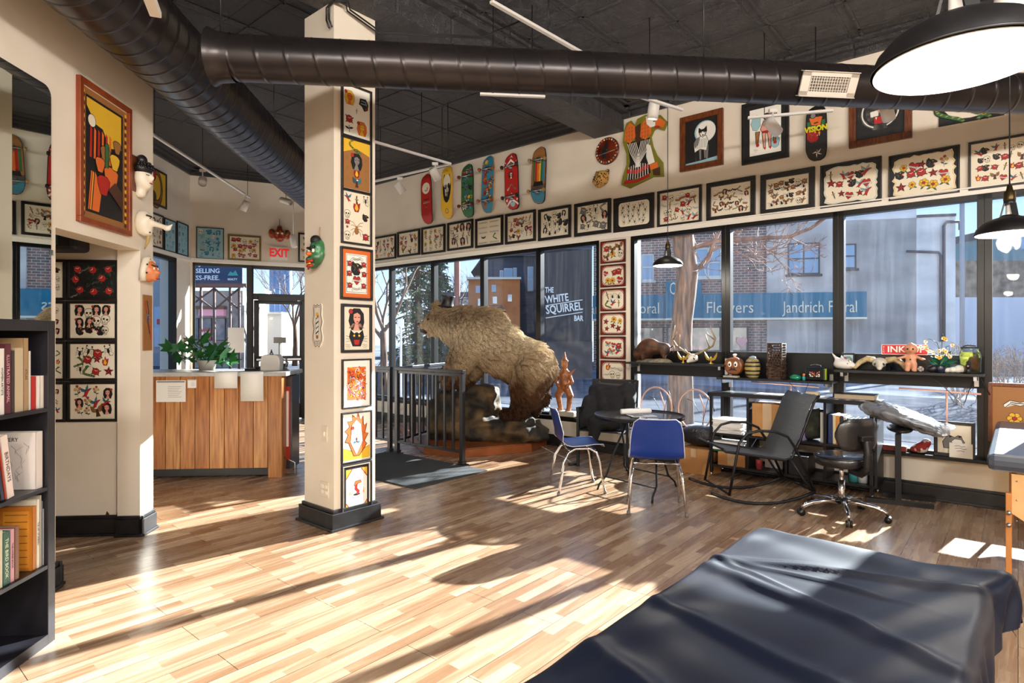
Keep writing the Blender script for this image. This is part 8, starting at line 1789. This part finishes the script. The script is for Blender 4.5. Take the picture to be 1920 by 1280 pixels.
# neon signs in the lower panes
M_neon = mat('unlit_neon_tube', 'E9B7A4', .2, coat=.5)
def neon(lab, px, py, r, kind):
    s = ws(px, .1); z = wz(px, py, .1); t = thing('neon_sign', lab, 'neon sign', wp(s, .1, z), RZW, 'unlit neon tubes behind the lower panes')
    g = MB()
    if kind == 'ring': g.tube([(r*math.cos(a), 0, r*1.15*math.sin(a)) for a in [2*PI*i/36 for i in range(36)]], .009, 8, closed=True); g.build('tube', M_neon, t); g = MB(); g.tube([(r*.3, -.02, r*.9), (r*.6, -.02, r*.1), (r*.5, -.02, -r*.8)], .008, 8)
    else: g.tube([(-r, 0, .02), (r, 0, .0)], .009, 8); g.tube([(r*.2, 0, .0), (r*.2, 0, -.3)], .008, 8); 
    g.build('tube', M_neon, t); g = MB(); g.tube([(-r*.4, -.03, r*.6), (0, -.05, .1), (r*.6, -.05, -.1), (r*.9, -.03, .2), (r*1.2, -.03, 0)], .004, 6); g.build('wire', M_blackp, t)
neon('unlit pink neon ring in the left lower pane', 1230, 762, .2, 'ring'); neon('unlit pink neon ring beside the shelf unit', 1303, 768, .2, 'ring'); neon('unlit neon letter tubes above the shelf unit', 1470, 722, .33, 'bar'); neon('unlit neon letter tubes above the wrapped cushion', 1760, 735, .3, 'bar')
# frames on the sill at the right, small things
def lean(name, lab, cat, x0, x1, y0, y1, off, draw, fm, fw=.018, paper=W_):
    a, b = ws(x0, off), ws(x1, off); z1, z0 = wz((x0+x1)/2, y0, off), SILL+.022; t = picture(name, lab, cat, wp((a+b)/2, off, (z0+z1)/2), RZW, b-a, z1-z0, draw, fw=fw, fd=.02, fm=fm, paper=paper); return t
def frog(k, w, h):
    k.put((-.02*w, -.05*h), w*.32); k.poly([(-.9, -.9), (-1, -.2), (-.7, .3), (-.45, .6), (-.2, .5), (.1, .35), (.4, .6), (.7, .55), (.8, .2), (1, -.1), (.9, -.5), (.4, -.8), (-.2, -.9)], A_, .06); k.poly([(-.2, -.1), (.1, .2), (.7, .15), (.85, -.2), (.6, -.5), (0, -.5)], W_, .05); k.disc((-.3, .45), .12, K_); k.disc((.55, .45), .12, K_); k.put((-.2*w, .33*h), w*.08); m_scribble(k)
lean('framed_print', 'large black framed frog drawing on the window sill', 'framed picture', 1751, 1829, 790, 862, .06, frog, M_frame, .028, P_)
def card(k, w, h): k.put((0, h*.1), w*.3); m_scribble(k)
lean('greeting_card', 'white lettered card leaning against the frog drawing', 'card', 1780, 1824, 831, 862, .1, card, None)
g = MB(); g.at(wp(ws(1672, .05), .09, SILL+.02), RZW); g.box(-.1, .12, 0, .08, 0, .05); o = g.build('red_box', mat('brick_red_box', '7A2A22', .5), bevel=.004); tag(o, 'dull red box on the sill behind the arm rest stand', 'box')
o = sdf_mesh('plush_toy', [('e', (0, 0, .05), (.06, .05, .05)), ('e', (.04, 0, .1), (.04, .04, .04)), ('e', (-.05, 0, .03), (.04, .04, .03))], .011, noise_mat('red_white_fur', '8A2420', 'D8D0C8', 18, .9, .3, contrast=(.5, .56)), None, k=.02, loc=wp(ws(1727, .05), .05, SILL+.02), rz=RZW); tag(o, 'small red and white soft toy left of the frog drawing', 'toy')
t = picture('framed_print', 'brown framed cartoon print seen over the right table', 'framed picture', wp(ws(1913, .1), .1, wz(1913, 775, .1)), RZW, .42, .5, lambda k, w, h: (k.put((0, h*.2), w*.3), m_banner(k), k.put((-.1*w, -.1*h), w*.2), m_flower(k)), fw=.03, fd=.02, fm=M_frameb, paper=N_)
# ================================================================== the street outside
GZ = -.16
M_brick = mat('dark_brick', '6A4A42', .85); n, l, b = nodes(M_brick)
tc = n.new('ShaderNodeTexCoord'); mq = n.new('ShaderNodeMapping'); mq.inputs['Rotation'].default_value = (PI/2, 0, 0); br = n.new('ShaderNodeTexBrick')
for k_, v_ in (('Scale', 1), ('Brick Width', .34), ('Row Height', .13), ('Mortar Size', .014)): br.inputs[k_].default_value = v_
br.inputs['Color1'].default_value = hexc('8E6052'); br.inputs['Color2'].default_value = hexc('5E4A48'); br.inputs['Mortar'].default_value = hexc('B5AEA8')
l.new(tc.outputs['Object'], mq.inputs[0]); l.new(mq.outputs[0], br.inputs['Vector']); l.new(br.outputs['Color'], b.inputs['Base Color'])
M_stucco = noise_mat('grey_stucco', 'B0B0B4', 'DCDCDE', .45, .85, .2, contrast=(.3, .62), detail=8, stretch=(1, 1, 1.6)); M_teal = mat('teal_fascia', '0B6C8C', .5, spec=.2); M_cream = mat('cream_letters', 'E9DFC6', .5)
M_pane = mat('street_window_glass', '7FA0C0', .12, coat=.5); M_char = noise_mat('charcoal_siding', '23242C', '2E303A', 3, .7, .1, stretch=(1, 1, 14)); M_navy = noise_mat('slate_siding', '3C3F52', '4A4E62', 3, .7, .3, stretch=(.2, .2, 9))
M_wf = mat('pale_window_trim', 'C9C7C2', .6); M_df = mat('dark_window_trim', '3A3840', .6)
g = MB(); g.box(-70, 90, 4, 120, GZ-.1, GZ); g.box(-70, 0, -20, 4, GZ-.1, GZ)
# keep the ground outside the shop: it lies lower than the floor slab
o = g.build('ground', noise_mat('street_ground', '5A5E66', '8A8F98', .35, .9, .1, detail=8, spec=0.0)); struct(o)
def road(): 
    g = MB(); g.T = Matrix.Rotation(math.atan2(U.y, U.x), 4, 'Z'); g.box(-60, 60, D+4.5, D+13, GZ, GZ+.01); return struct(g.build('road', noise_mat('asphalt', '4A4D54', '60646C', 1.2, .85, .1, spec=0.0)))
road()
fdv = Vector((.974, -.225, 0)).normalized(); fnv = Vector((.225, .974, 0)).normalized(); fP = Vector((13.1, 30, 0)); fD = fP.dot(fnv); frz = math.atan2(fdv.y, fdv.x)
def fx(px, off=0.0): return (onplane(px, HZ, fnv, fD-off)-fP).dot(fdv)
def fz(px, py): return onplane(px, py, fnv, fD).z
def fbox(g, x0, x1, z0, z1, o0, o1, mi=0): g.box(x0, x1, -o0, -o1, z0, z1, mi)
def win(par, x0, x1, z0, z1, off, M=None, double=True, name='window'):
    w = .06; g = MB()
    for a in ((x0, x1, z1-w, z1), (x0, x1, z0, z0+w), (x0, x0+w, z0, z1), (x1-w, x1, z0, z1)): fbox(g, *a, off+.05, off-.05)
    if double: fbox(g, (x0+x1)/2-w/2, (x0+x1)/2+w/2, z0, z1, off+.05, off-.02)
    fbox(g, x0, x1, (z0+z1)/2-w/2, (z0+z1)/2+w/2, off+.05, off-.02); fbox(g, x0-.1, x1+.1, z0-.12, z0, off+.1, off-.05)
    f = g.build(name, M or M_wf, par); g = MB(); fbox(g, x0+w, x1-w, z0+w, z1-w, off+.01, off); g.build('pane', M_pane, f)
t = thing('flower_shop_building', 'two storey flower shop of brick and grey stucco across the street', 'building', (fP.x, fP.y, GZ), frz); dz = -GZ
xb0, xb1, xb2 = fx(1113), fx(1437), fx(1790)
g = MB(); fbox(g, xb0, xb1, 0, 8.4, 0, -9); g.build('brick_wall', M_brick, t); ztop = fz(1760, 407)-GZ
g = MB(); fbox(g, xb1, xb2, 0, ztop, .08, -3); fbox(g, xb1, fx(1717), 0, ztop+.5, .08, -3); g.build('stucco_wall', M_stucco, t); g = MB(); fbox(g, fx(1717), xb2, ztop, ztop+.12, .16, -.3); g.build('coping', M_df, t)
for x0, x1, y0, y1, M, dbl in ((1202, 1226, 477, 526, M_wf, False), (1304, 1352, 466, 520, M_wf, True), (1476, 1536, 457, 515, M_df, True), (1575, 1604, 458, 504, M_df, False)): win(t, fx(x0), fx(x1), fz(x0, y1)-GZ, fz(x0, y0)-GZ, .09 if x0 > 1437 else .02, M, dbl)
zs0, zs1 = fz(1400, 600)-GZ, fz(1400, 551)-GZ
g = MB(); fbox(g, xb0, fx(1618), zs0, zs1, .5, .1); fbox(g, fx(1248), fx(1313), zs0, fz(1280, 529)-GZ, .7, .1); g.build('fascia', M_teal, t); g = MB(); fbox(g, xb0, fx(1619), zs0, zs0+.1, .54, .1); fbox(g, fx(1247), fx(1314), zs0, zs0+.1, .74, .1); g.build('fascia_strip', M_cream, t)
def ftext(s, x0, x1, yc, par=t, size=None, mt=M_cream, off=.52, sp=1.0):
    a, b = fx(x0, off), fx(x1, off); sz = (zs1-zs0)*.62 if size is None else size; z = fz((x0+x1)/2, yc)-GZ
    o = text_obj(s, sz, mt, par, ((a+b)/2, -off, z), WROT, .02, 1.0, bold=-.004*sz); wdt = o.dimensions.x or 1; bpy.context.view_layer.update(); wdt = max(v.co.x for v in o.data.vertices)-min(v.co.x for v in o.data.vertices); o.scale = ((b-a)/wdt, 1, 1); return o
ftext('Flowers', 1325, 1412, 578); ftext('Jandrich Floral', 1468, 1608, 577); ftext('Jandrich Floral', 1100, 1237, 580); ftext('C', 1256, 1266, 544, size=.9, off=.72)
for x0, x1 in ((1120, 1190), (1198, 1245), (1250, 1285), (1290, 1352), (1356, 1403)):
    g = MB(); a, b = fx(x0), fx(x1); z0, z1 = .9, zs0-.3; 
    for q in ((a, b, z1-.08, z1), (a, b, z0, z0+.08), (a, a+.08, z0, z1), (b-.08, b, z0, z1)): fbox(g, *q, .1, -.05)
    f = g.build('shop_window', M_df, t); g = MB(); fbox(g, a+.08, b-.08, z0+.08, z1-.08, .03, .0); g.build('pane', noise_mat('shop_display', '3E4A50', 'C08A90', 1.6, .2, contrast=(.45, .7), coat=.4), f)
g = MB(); hx_ = fx(1390); hz_ = fz(1390, 641)-GZ; g.prism([(hx_+.38*x, hz_+.38*z) for x, z in ((0, -.8), (.7, .1), (.6, .6), (.25, .7), (0, .4), (-.25, .7), (-.6, .6), (-.7, .1))], -.14, -.1); g.build('heart_sign', mat('pink_heart', 'D9A0A0', .5), t)
g = MB(); off = .2; P3 = lambda px, py: (fx(px, off), -off, fz(px, py)-GZ)
g.tube([P3(1770, 640), P3(1770, 425), P3(1775, 417), P3(1799, 417), P3(1800, 432)], .07, 8); g.build('vent_pipe', mat('rusty_pipe', '4E4650', .6), t); g = MB(); g.tube([P3(1764, 640), P3(1764, 480), P3(1760, 474), P3(1700, 472)], .06, 8); g.build('conduit', _M['rusty_pipe'], t)
# bar with lettered wall
def Zy(py, Y): return H-(py-HZ)*Y/F
def Xp(px, Y): return (px-960)/F*Y
def slab(name, lab, cat, parts, Y, rz=0.0):
    t = thing(name, lab, cat, (0, Y, 0), 0)
    for nm, m, x0, x1, y0, y1, d0, d1 in parts: g = MB(); g.box(Xp(x0, Y), Xp(x1, Y), -d0, -d1, max(GZ, Zy(y1, Y)), Zy(y0, Y)); g.build(nm, m, t)
    return t
Yb = 24.0
t = slab('bar_building', 'charcoal sided bar with white slanted lettering on its wall', 'building', [('wall', M_char, 1012, 1110, 468, 900, 0, -2.5), ('parapet', M_navy, 1012, 1110, 458, 468, .1, -2.5), ('plinth', M_df, 1012, 1110, 640, 900, .1, 0)], Yb)
M_lw = mat('white_lettering', 'F4F4F4', .5, emis='FFFFFF', es_=.0)
def btext(s, x0, x1, yc, h):
    z = Zy(yc, Yb); a, b = Xp(x0, Yb), Xp(x1, Yb); o = text_obj(s, h*Yb/F*1.42, M_lw, t, ((a+b)/2, -.03, z), (PI/2, -.12 if s in ('WHITE', 'SQUIRREL') else 0, 0), .01, 1, bold=.008); w = max(v.co.x for v in o.data.vertices)-min(v.co.x for v in o.data.vertices); o.scale = ((b-a)/w, 1, 1)
btext('THE', 1022, 1038, 544, 10); btext('WHITE', 1022, 1066, 560, 14); btext('SQUIRREL', 1023, 1092, 578, 15); btext('BAR', 1076, 1093, 597, 10)
g = MB()
for ya, yb_ in ((573, 562), (596, 585)): g.bar((Xp(1023, Yb), -.03, Zy(ya, Yb)), (Xp(1092, Yb), -.03, Zy(yb_, Yb)), .03, .03)
g.build('lettering_rule', M_lw, t)
Yh = 27.0
t = slab('sided_house', 'slate blue sided house with pale windows left of the bar', 'building', [('wall', M_navy, 911, 1012, 480, 900, 0, -8)], Yh)
g = MB(); g.prism([(Xp(884, Yh), Zy(512, Yh)), (Xp(930, Yh), Zy(448, Yh)), (Xp(1012, Yh), Zy(448, Yh)), (Xp(1012, Yh), Zy(482, Yh)), (Xp(911, Yh), Zy(482, Yh))], -.4, 8); g.build('roof', M_df, t)
for x0, x1, y0, y1 in ((938, 943, 508, 545), (946, 960, 504, 545), (963, 968, 503, 545), (990, 999, 501, 522), (990, 999, 524, 545)):
    g = MB(); g.box(Xp(x0-1, Yh), Xp(x1+1, Yh), -.06, 0, Zy(y1+1, Yh), Zy(y0-1, Yh)); f = g.build('window', M_wf, t); g = MB(); g.box(Xp(x0, Yh), Xp(x1, Yh), -.08, -.06, Zy(y1, Yh), Zy(y0, Yh)); g.build('pane', M_pane, f)
M_ob = noise_mat('orange_brick', 'A8683C', 'BC7E50', 1.5, .85)
t = slab('brick_apartment_house', 'orange brick building with small windows far behind the bear', 'building', [('wall', M_ob, 878, 975, 523, 900, 0, -1.2), ('parapet', M_wf, 876, 977, 520, 524, .2, -1.2), ('chimney', M_ob, 888, 897, 512, 524, -1, -2)], 25.5)
for x0, y0 in ((892, 536), (922, 534), (924, 556), (896, 560), (952, 552)): g = MB(); Y = 25.5; g.box(Xp(x0, Y), Xp(x0+8, Y), -.05, 0, Zy(y0+13, Y), Zy(y0, Y)); g.build('window', M_pane, t)
g = MB(); Y = 22; p = [(Xp(912, Y), Zy(583, Y)), (Xp(948, Y), Zy(583, Y)), (Xp(940, Y), Zy(572, Y)), (Xp(916, Y), Zy(572, Y))]; g.prism(p, 0, 1.2); g.rod((Xp(914, Y), .1, Zy(583, Y)), (Xp(914, Y), .1, GZ), .04); g.rod((Xp(946, Y), .1, Zy(583, Y)), (Xp(946, Y), .1, GZ), .04); o = g.build('awning', M_df, loc=(0, Y, 0)); tag(o, 'dark awning on posts in front of the orange brick building', 'awning')
t = slab('distant_building', 'pale grey gabled building far behind the spruce', 'building', [('wall', mat('pale_grey_wall', 'A9A6A6', .8), 828, 868, 560, 900, 0, -8), ('roof', M_df, 824, 884, 548, 562, .5, -8)], 48)
# trees
M_bark = noise_mat('bark', '2A1B13', '6A4A34', 5, .9, 1.0, stretch=(3, 3, .5), detail=8); M_twig = mat('twig', '5E483C', .8); M_needle = noise_mat('spruce_needles', '2E4030', '5A6A44', 3, .8)
def grow(g, rr, p, d, L, r, depth, minr=.006):
    q = p+d*L; m = p.lerp(q, .5)+Vector((rr.uniform(-1, 1), rr.uniform(-1, 1), rr.uniform(-1, 1)))*L*.08; g.tube([p, m, q], [r, r*.85, r*.65], 6 if r > .03 else 4, False)
    if depth == 0: return
    for i in range(rr.choice((2, 3))):
        e = (d+Vector((rr.uniform(-1, 1), rr.uniform(-1, 1), rr.uniform(-.4, .9)))*.75).normalized(); grow(g, rr, q if i < 2 else m, e, L*rr.uniform(.6, .85), max(minr, r*.6), depth-1)
def bare_tree(lab, px, Y, h, r, seed, depth=5):
    t = thing('bare_tree', lab, 'tree', (Xp(px, Y), Y, GZ), 0); rr = random.Random(seed); g = MB(); g.tube([(0, 0, 0), (.03, 0, h*.2), (0, 0, h*.35)], [r*1.3, r, r*.85], 8); g.build('trunk', M_bark, t)
    g = MB()
    for i in range(4): grow(g, rr, Vector((0, 0, h*(.3+.02*i))), Vector((math.cos(i*1.7+seed)*.6, math.sin(i*1.7)*.6, 1)).normalized(), h*.22, r*.55, depth)
    g.build('branches', M_twig, t)
bare_tree('thin bare tree seen left of the first window post', 718, 17, 5.2, .1, 3); bare_tree('bare tree beyond the entrance door glass', 553, 34, 6.5, .14, 8); bare_tree('bare tree by the far pale building behind the bear', 838, 33, 6, .12, 12)
for px, Y, sd in ((1800, 15.0, 21), (1850, 13.5, 22), (1905, 12.5, 23), (1815, 19, 24)):
    t = thing('leafless_bush', ['tall tangled leafless bush by the right post', 'leafless bush outside the rightmost window', 'leafless bush at the right edge of the view', 'farther leafless bush beside the stucco wall'][sd-21], 'bush', (Xp(px, Y), Y, GZ), 0); rr = random.Random(sd); g = MB()
    for i in range(9): grow(g, rr, Vector((rr.uniform(-.4, .4), rr.uniform(-.3, .3), 0)), Vector((rr.uniform(-.5, .5), rr.uniform(-.4, .4), 1)).normalized(), .5, .016, 4, .005)
    g.build('branches', mat('bush_twig', '7A6A60', .9), t)
# the big trunk
Yt = 11.5; T_ = lambda px, py, dy=0: (Xp(px, Yt), dy, Zy(py, Yt)-GZ)
t = thing('street_tree', 'thick shaggy barked street tree with bare branches before the flower shop', 'tree', (0, Yt, GZ), 0)
g = MB(); g.tube([(Xp(1275, Yt), 0, 0), T_(1276, 640), T_(1279, 600), T_(1285, 550), T_(1289, 510), T_(1283, 470), T_(1277, 430), T_(1272, 380), T_(1280, 300)], [.26, .21, .195, .2, .2, .2, .22, .2, .18], 20); o = g.build('trunk', M_bark, t)
g = MB(); rr = random.Random(4)
for pts, r in (([T_(1292, 508), T_(1312, 502), T_(1330, 480), T_(1336, 462), T_(1352, 425), T_(1370, 380)], .06), ([T_(1285, 440), T_(1305, 463), T_(1340, 452), T_(1420, 447), T_(1480, 444), T_(1520, 428), T_(1560, 400)], .06), ([T_(1335, 470), T_(1352, 462), T_(1370, 450)], .03), ([T_(1378, 470), T_(1400, 482), T_(1425, 492)], .015), ([T_(1420, 448), T_(1440, 470), T_(1452, 480)], .015)):
    g.tube(pts, [r*(1-.6*i/(len(pts)-1)) for i in range(len(pts))], 7); 
    for k in range(5): a = Vector(pts[min(len(pts)-1, 1+k % (len(pts)-1))]); grow(g, rr, a, Vector((rr.uniform(-.3, 1), rr.uniform(-.5, .5), rr.uniform(-.6, .8))).normalized(), .35, .012, 3, .004)
g.build('branches', noise_mat('branch_bark', '4A2C20', '7A5440', 5, .8), t)
def spruce(lab, px, Y, h, w, seed):
    t = thing('spruce_tree', lab, 'tree', (Xp(px, Y), Y, GZ), 0); g = MB(); g.tube([(0, 0, 0), (0, 0, h)], [.16, .02], 8); g.build('trunk', M_bark, t); rr = random.Random(seed); g = MB(); V, Fc = [], []
    for k in range(46):
        z = h*(.12+.86*k/46); L = w*(1-z/h)*rr.uniform(.8, 1.15)+.15
        for j in range(5):
            a = rr.uniform(0, 2*PI); d = Vector((math.cos(a), math.sin(a), 0)); p0 = Vector((0, 0, z)); e = p0+d*L+Vector((0, 0, -.28*L)); g.tube([p0, p0.lerp(e, .5)+Vector((0, 0, .05*L)), e], [.02, .014, .005], 4, False, 1)
            for i in range(16):
                u = rr.uniform(.15, 1); c = p0.lerp(e, u)+Vector((rr.uniform(-.06, .06), rr.uniform(-.06, .06), 0)); s = rr.uniform(.1, .22); q = Vector((rr.uniform(-1, 1), rr.uniform(-1, 1), rr.uniform(-1.2, .2))).normalized()*s; x = q.cross(Vector((rr.uniform(-1, 1), 1, .3))).normalized()*.03
                g.add([c-x, c+x, c+q+x*.3, c+q-x*.3], [(0, 1, 2, 3)], 0)
    g.build('boughs', [M_needle, M_bark], t)
spruce('tall dark spruce seen through the second shop window', 784, 21, 7.2, 1.5, 1); spruce('paler spruce between the second and third shop windows', 822, 26, 6.3, 1.2, 5)
# poles, low wall, far house
for px, Y, m, lab, r in ((857, 20, mat('red_brown_pole', '8A5A50', .7), 'reddish brown street pole seen behind the top hat', .1), (1804, 27, mat('grey_pole', '9A9CA4', .6), 'tall pale utility pole right of the stucco wall', .1)): g = MB(); g.tube([(Xp(px, Y), Y, GZ), (Xp(px, Y), Y, 8.5)], r, 10); o = g.build('utility_pole', m); tag(o, lab, 'pole')
t = slab('low_warehouse', 'long low pale building with brush along its roof behind the right windows', 'building', [('wall', mat('pale_blue_wall', 'B4BCCB', .8), 1788, 2100, 557, 900, 0, -6), ('brick_band', noise_mat('brown_band', '5E5248', '8E8070', 2, .9, .3), 1788, 2100, 488, 557, -.05, -6)], 35)
t = slab('far_house', 'teal sided house far off at the right edge', 'building', [('wall', mat('teal_siding', '5C7C86', .8), 1888, 1990, 436, 560, 0, -6), ('roof', M_df, 1880, 1995, 424, 437, .4, -6)], 44)
g = MB(); Y = 44; g.box(Xp(1913, Y), Xp(1935, Y), -.1, 0, Zy(467, Y), Zy(438, Y)); g.build('window', M_pane, t)
# view through the entrance
Y = 30.0
t = slab('billboard', 'navy blue billboard with white words about selling stress-free', 'billboard', [('panel', mat('billboard_navy', '1C3458', .5), 335, 456, 484, 533, .1, -.1), ('ledge', mat('billboard_ledge', '6E4438', .7), 335, 470, 533, 539, .5, -.1)], Y)
for s, x0, x1, yc, h in (('THE JOY', 345, 400, 495, 8), ('OF SELLING', 351, 414, 508.5, 8.5), ('STRESS-FREE.', 342, 414, 521.5, 8.5), ('REALTY', 429, 447, 524, 3.5)):
    a, b = Xp(x0, Y), Xp(x1, Y); o = text_obj(s, h*Y/F*1.4, M_lw, t, ((a+b)/2, -.12, Zy(yc, Y)), WROT, .01, 1, bold=.004); w = max(v.co.x for v in o.data.vertices)-min(v.co.x for v in o.data.vertices); o.scale = ((b-a)/w, 1, 1)
g = MB(); g.prism([(Xp(429, Y), Zy(517, Y)), (Xp(434, Y), Zy(509, Y)), (Xp(439, Y), Zy(512, Y)), (Xp(444, Y), Zy(507, Y)), (Xp(449, Y), Zy(517, Y))], -.13, -.11); g.build('hill_emblem', mat('emblem_teal', '3E9C90', .5), t)
g = MB()
for x in (345, 375, 400, 430, 447): g.rod((Xp(x, Y), .1, Zy(538, Y)), (Xp(x, Y), .1, GZ), .07)
for a, b in ((345, 400), (400, 345), (400, 447), (447, 400)): g.rod((Xp(a, Y), .1, Zy(540, Y)), (Xp(b, Y), .1, Zy(580, Y)), .05)
g.build('support', mat('support_brown', '5E4640', .7), t)
t = slab('storefront_building', 'stone storefront with dark windows and a SALE sign seen through the entrance window', 'building', [('upper_wall', mat('pale_brick_wall', 'B5A698', .8), 330, 455, 545, 572, 0, -3), ('lower_wall', noise_mat('fieldstone', '8A8078', 'B5AEA4', 2, .9, .3), 330, 458, 572, 900, 0, -3), ('wooden_gable', mat('brown_timber', '7A5A44', .8), 372, 426, 574, 580, .4, 0), ('pink_sign', mat('pink_sign', 'E0A4B4', .5, emis='FF9AB4', es_=.25), 378, 424, 580, 592, .3, 0)], 32)
Y = 32
for x0, x1 in ((366, 374), (376, 398), (402, 424), (427, 436)): g = MB(); g.box(Xp(x0, Y), Xp(x1, Y), -.08, 0, Zy(638, Y), Zy(596, Y)); f = g.build('window', M_df, t); g = MB(); g.box(Xp(x0+1, Y), Xp(x1-1, Y), -.1, -.08, Zy(637, Y), Zy(597, Y)); g.build('pane', noise_mat('store_glass', '4A5A68', 'A8A0A0', 1.2, .2, contrast=(.4, .7)), f)
g = MB(); g.box(Xp(376, Y), Xp(398, Y), -.14, -.1, Zy(636, Y), Zy(616, Y)); g.build('sale_sign', mat('sale_red', 'C04048', .5), t); o = text_obj('SALE', .34, M_lw, t, (Xp(387, Y), -.15, Zy(626, Y)), WROT, .01, .75, bold=.01)
t = slab('white_building', 'low white building seen through the entrance door glass', 'building', [('wall', mat('white_render', 'CFCBC4', .8), 480, 528, 588, 900, 0, -6), ('parapet', M_wf, 478, 530, 585, 589, .2, -6), ('doorway', mat('tan_door', 'A08460', .7), 494, 499, 618, 655, .05, -.1)], 36)
g = MB()
for x in (512, 522, 532, 541): g.tube([(Xp(x, 90), 90, GZ), (Xp(x, 90), 90, Zy(503, 90))], .52, 14)
o = g.build('grain_silo', mat('silo_blue', '8FA6C6', .7)); tag(o, 'pale blue grain silo rising behind the white building', 'silo')
def car(lab, px, Y, col, rz=0.0):
    t = thing('parked_car', lab, 'car', (Xp(px, Y), Y, GZ), rz); m = mat('car_'+col, col, .25, coat=.6)
    g = MB(); g.prism([(-1.9, .35), (-1.9, .75), (-1.3, .9), (-.8, 1.35), (.7, 1.38), (1.3, .95), (1.85, .85), (1.9, .35)], -.8, .8); g.build('body', m, t, bevel=.08); g = MB(); g.prism([(-1.1, .92), (-.7, 1.28), (-.05, 1.3), (-.05, .92)], -.82, .82); g.prism([(.05, .92), (.05, 1.3), (.65, 1.3), (1.1, .92)], -.82, .82); g.build('windows', M_pane, t)
    for x in (-1.2, 1.2):
        for y in (-.8, .66): g = MB(); g.tube([(x, y, .32), (x, y+.16, .32)], .32, 16); g.build('wheel', M_blackp, t)
car('red car parked beyond the entrance door', 545, 72, 'B02A2E', .2); car('white car far down the street behind the railing', 800, 34, 'D8DADE')
g = MB(); Y = 34; g.box(Xp(513, Y), Xp(536, Y), Y, Y+.1, Zy(643, Y), Zy(632, Y)); g.rod((Xp(524, Y), Y, GZ), (Xp(524, Y), Y, Zy(643, Y)), .05); o = g.build('street_sign', mat('sign_brown', '6E5E44', .7)); tag(o, 'small brown sign board on a post before the red car', 'sign')
Y = 16; g = MB(); g.box(Xp(745, Y), Xp(757, Y), Y, Y+.02, Zy(612, Y), Zy(598, Y)); g.rod((Xp(751, Y), Y+.04, GZ), (Xp(751, Y), Y+.04, Zy(598, Y)), .03); o = g.build('traffic_sign', M_white); tag(o, 'small white traffic sign in front of the spruce', 'sign')
t = slab('corner_shop', 'grey shop front with red sign seen through the far left window', 'building', [('wall', mat('corner_grey', '8C929A', .8), 120, 330, 480, 900, 0, -4), ('glazing', M_pane, 290, 328, 575, 650, .05, 0), ('red_sign', mat('red_shop_sign', 'B03A3A', .5), 296, 316, 598, 608, .1, .05)], 34)
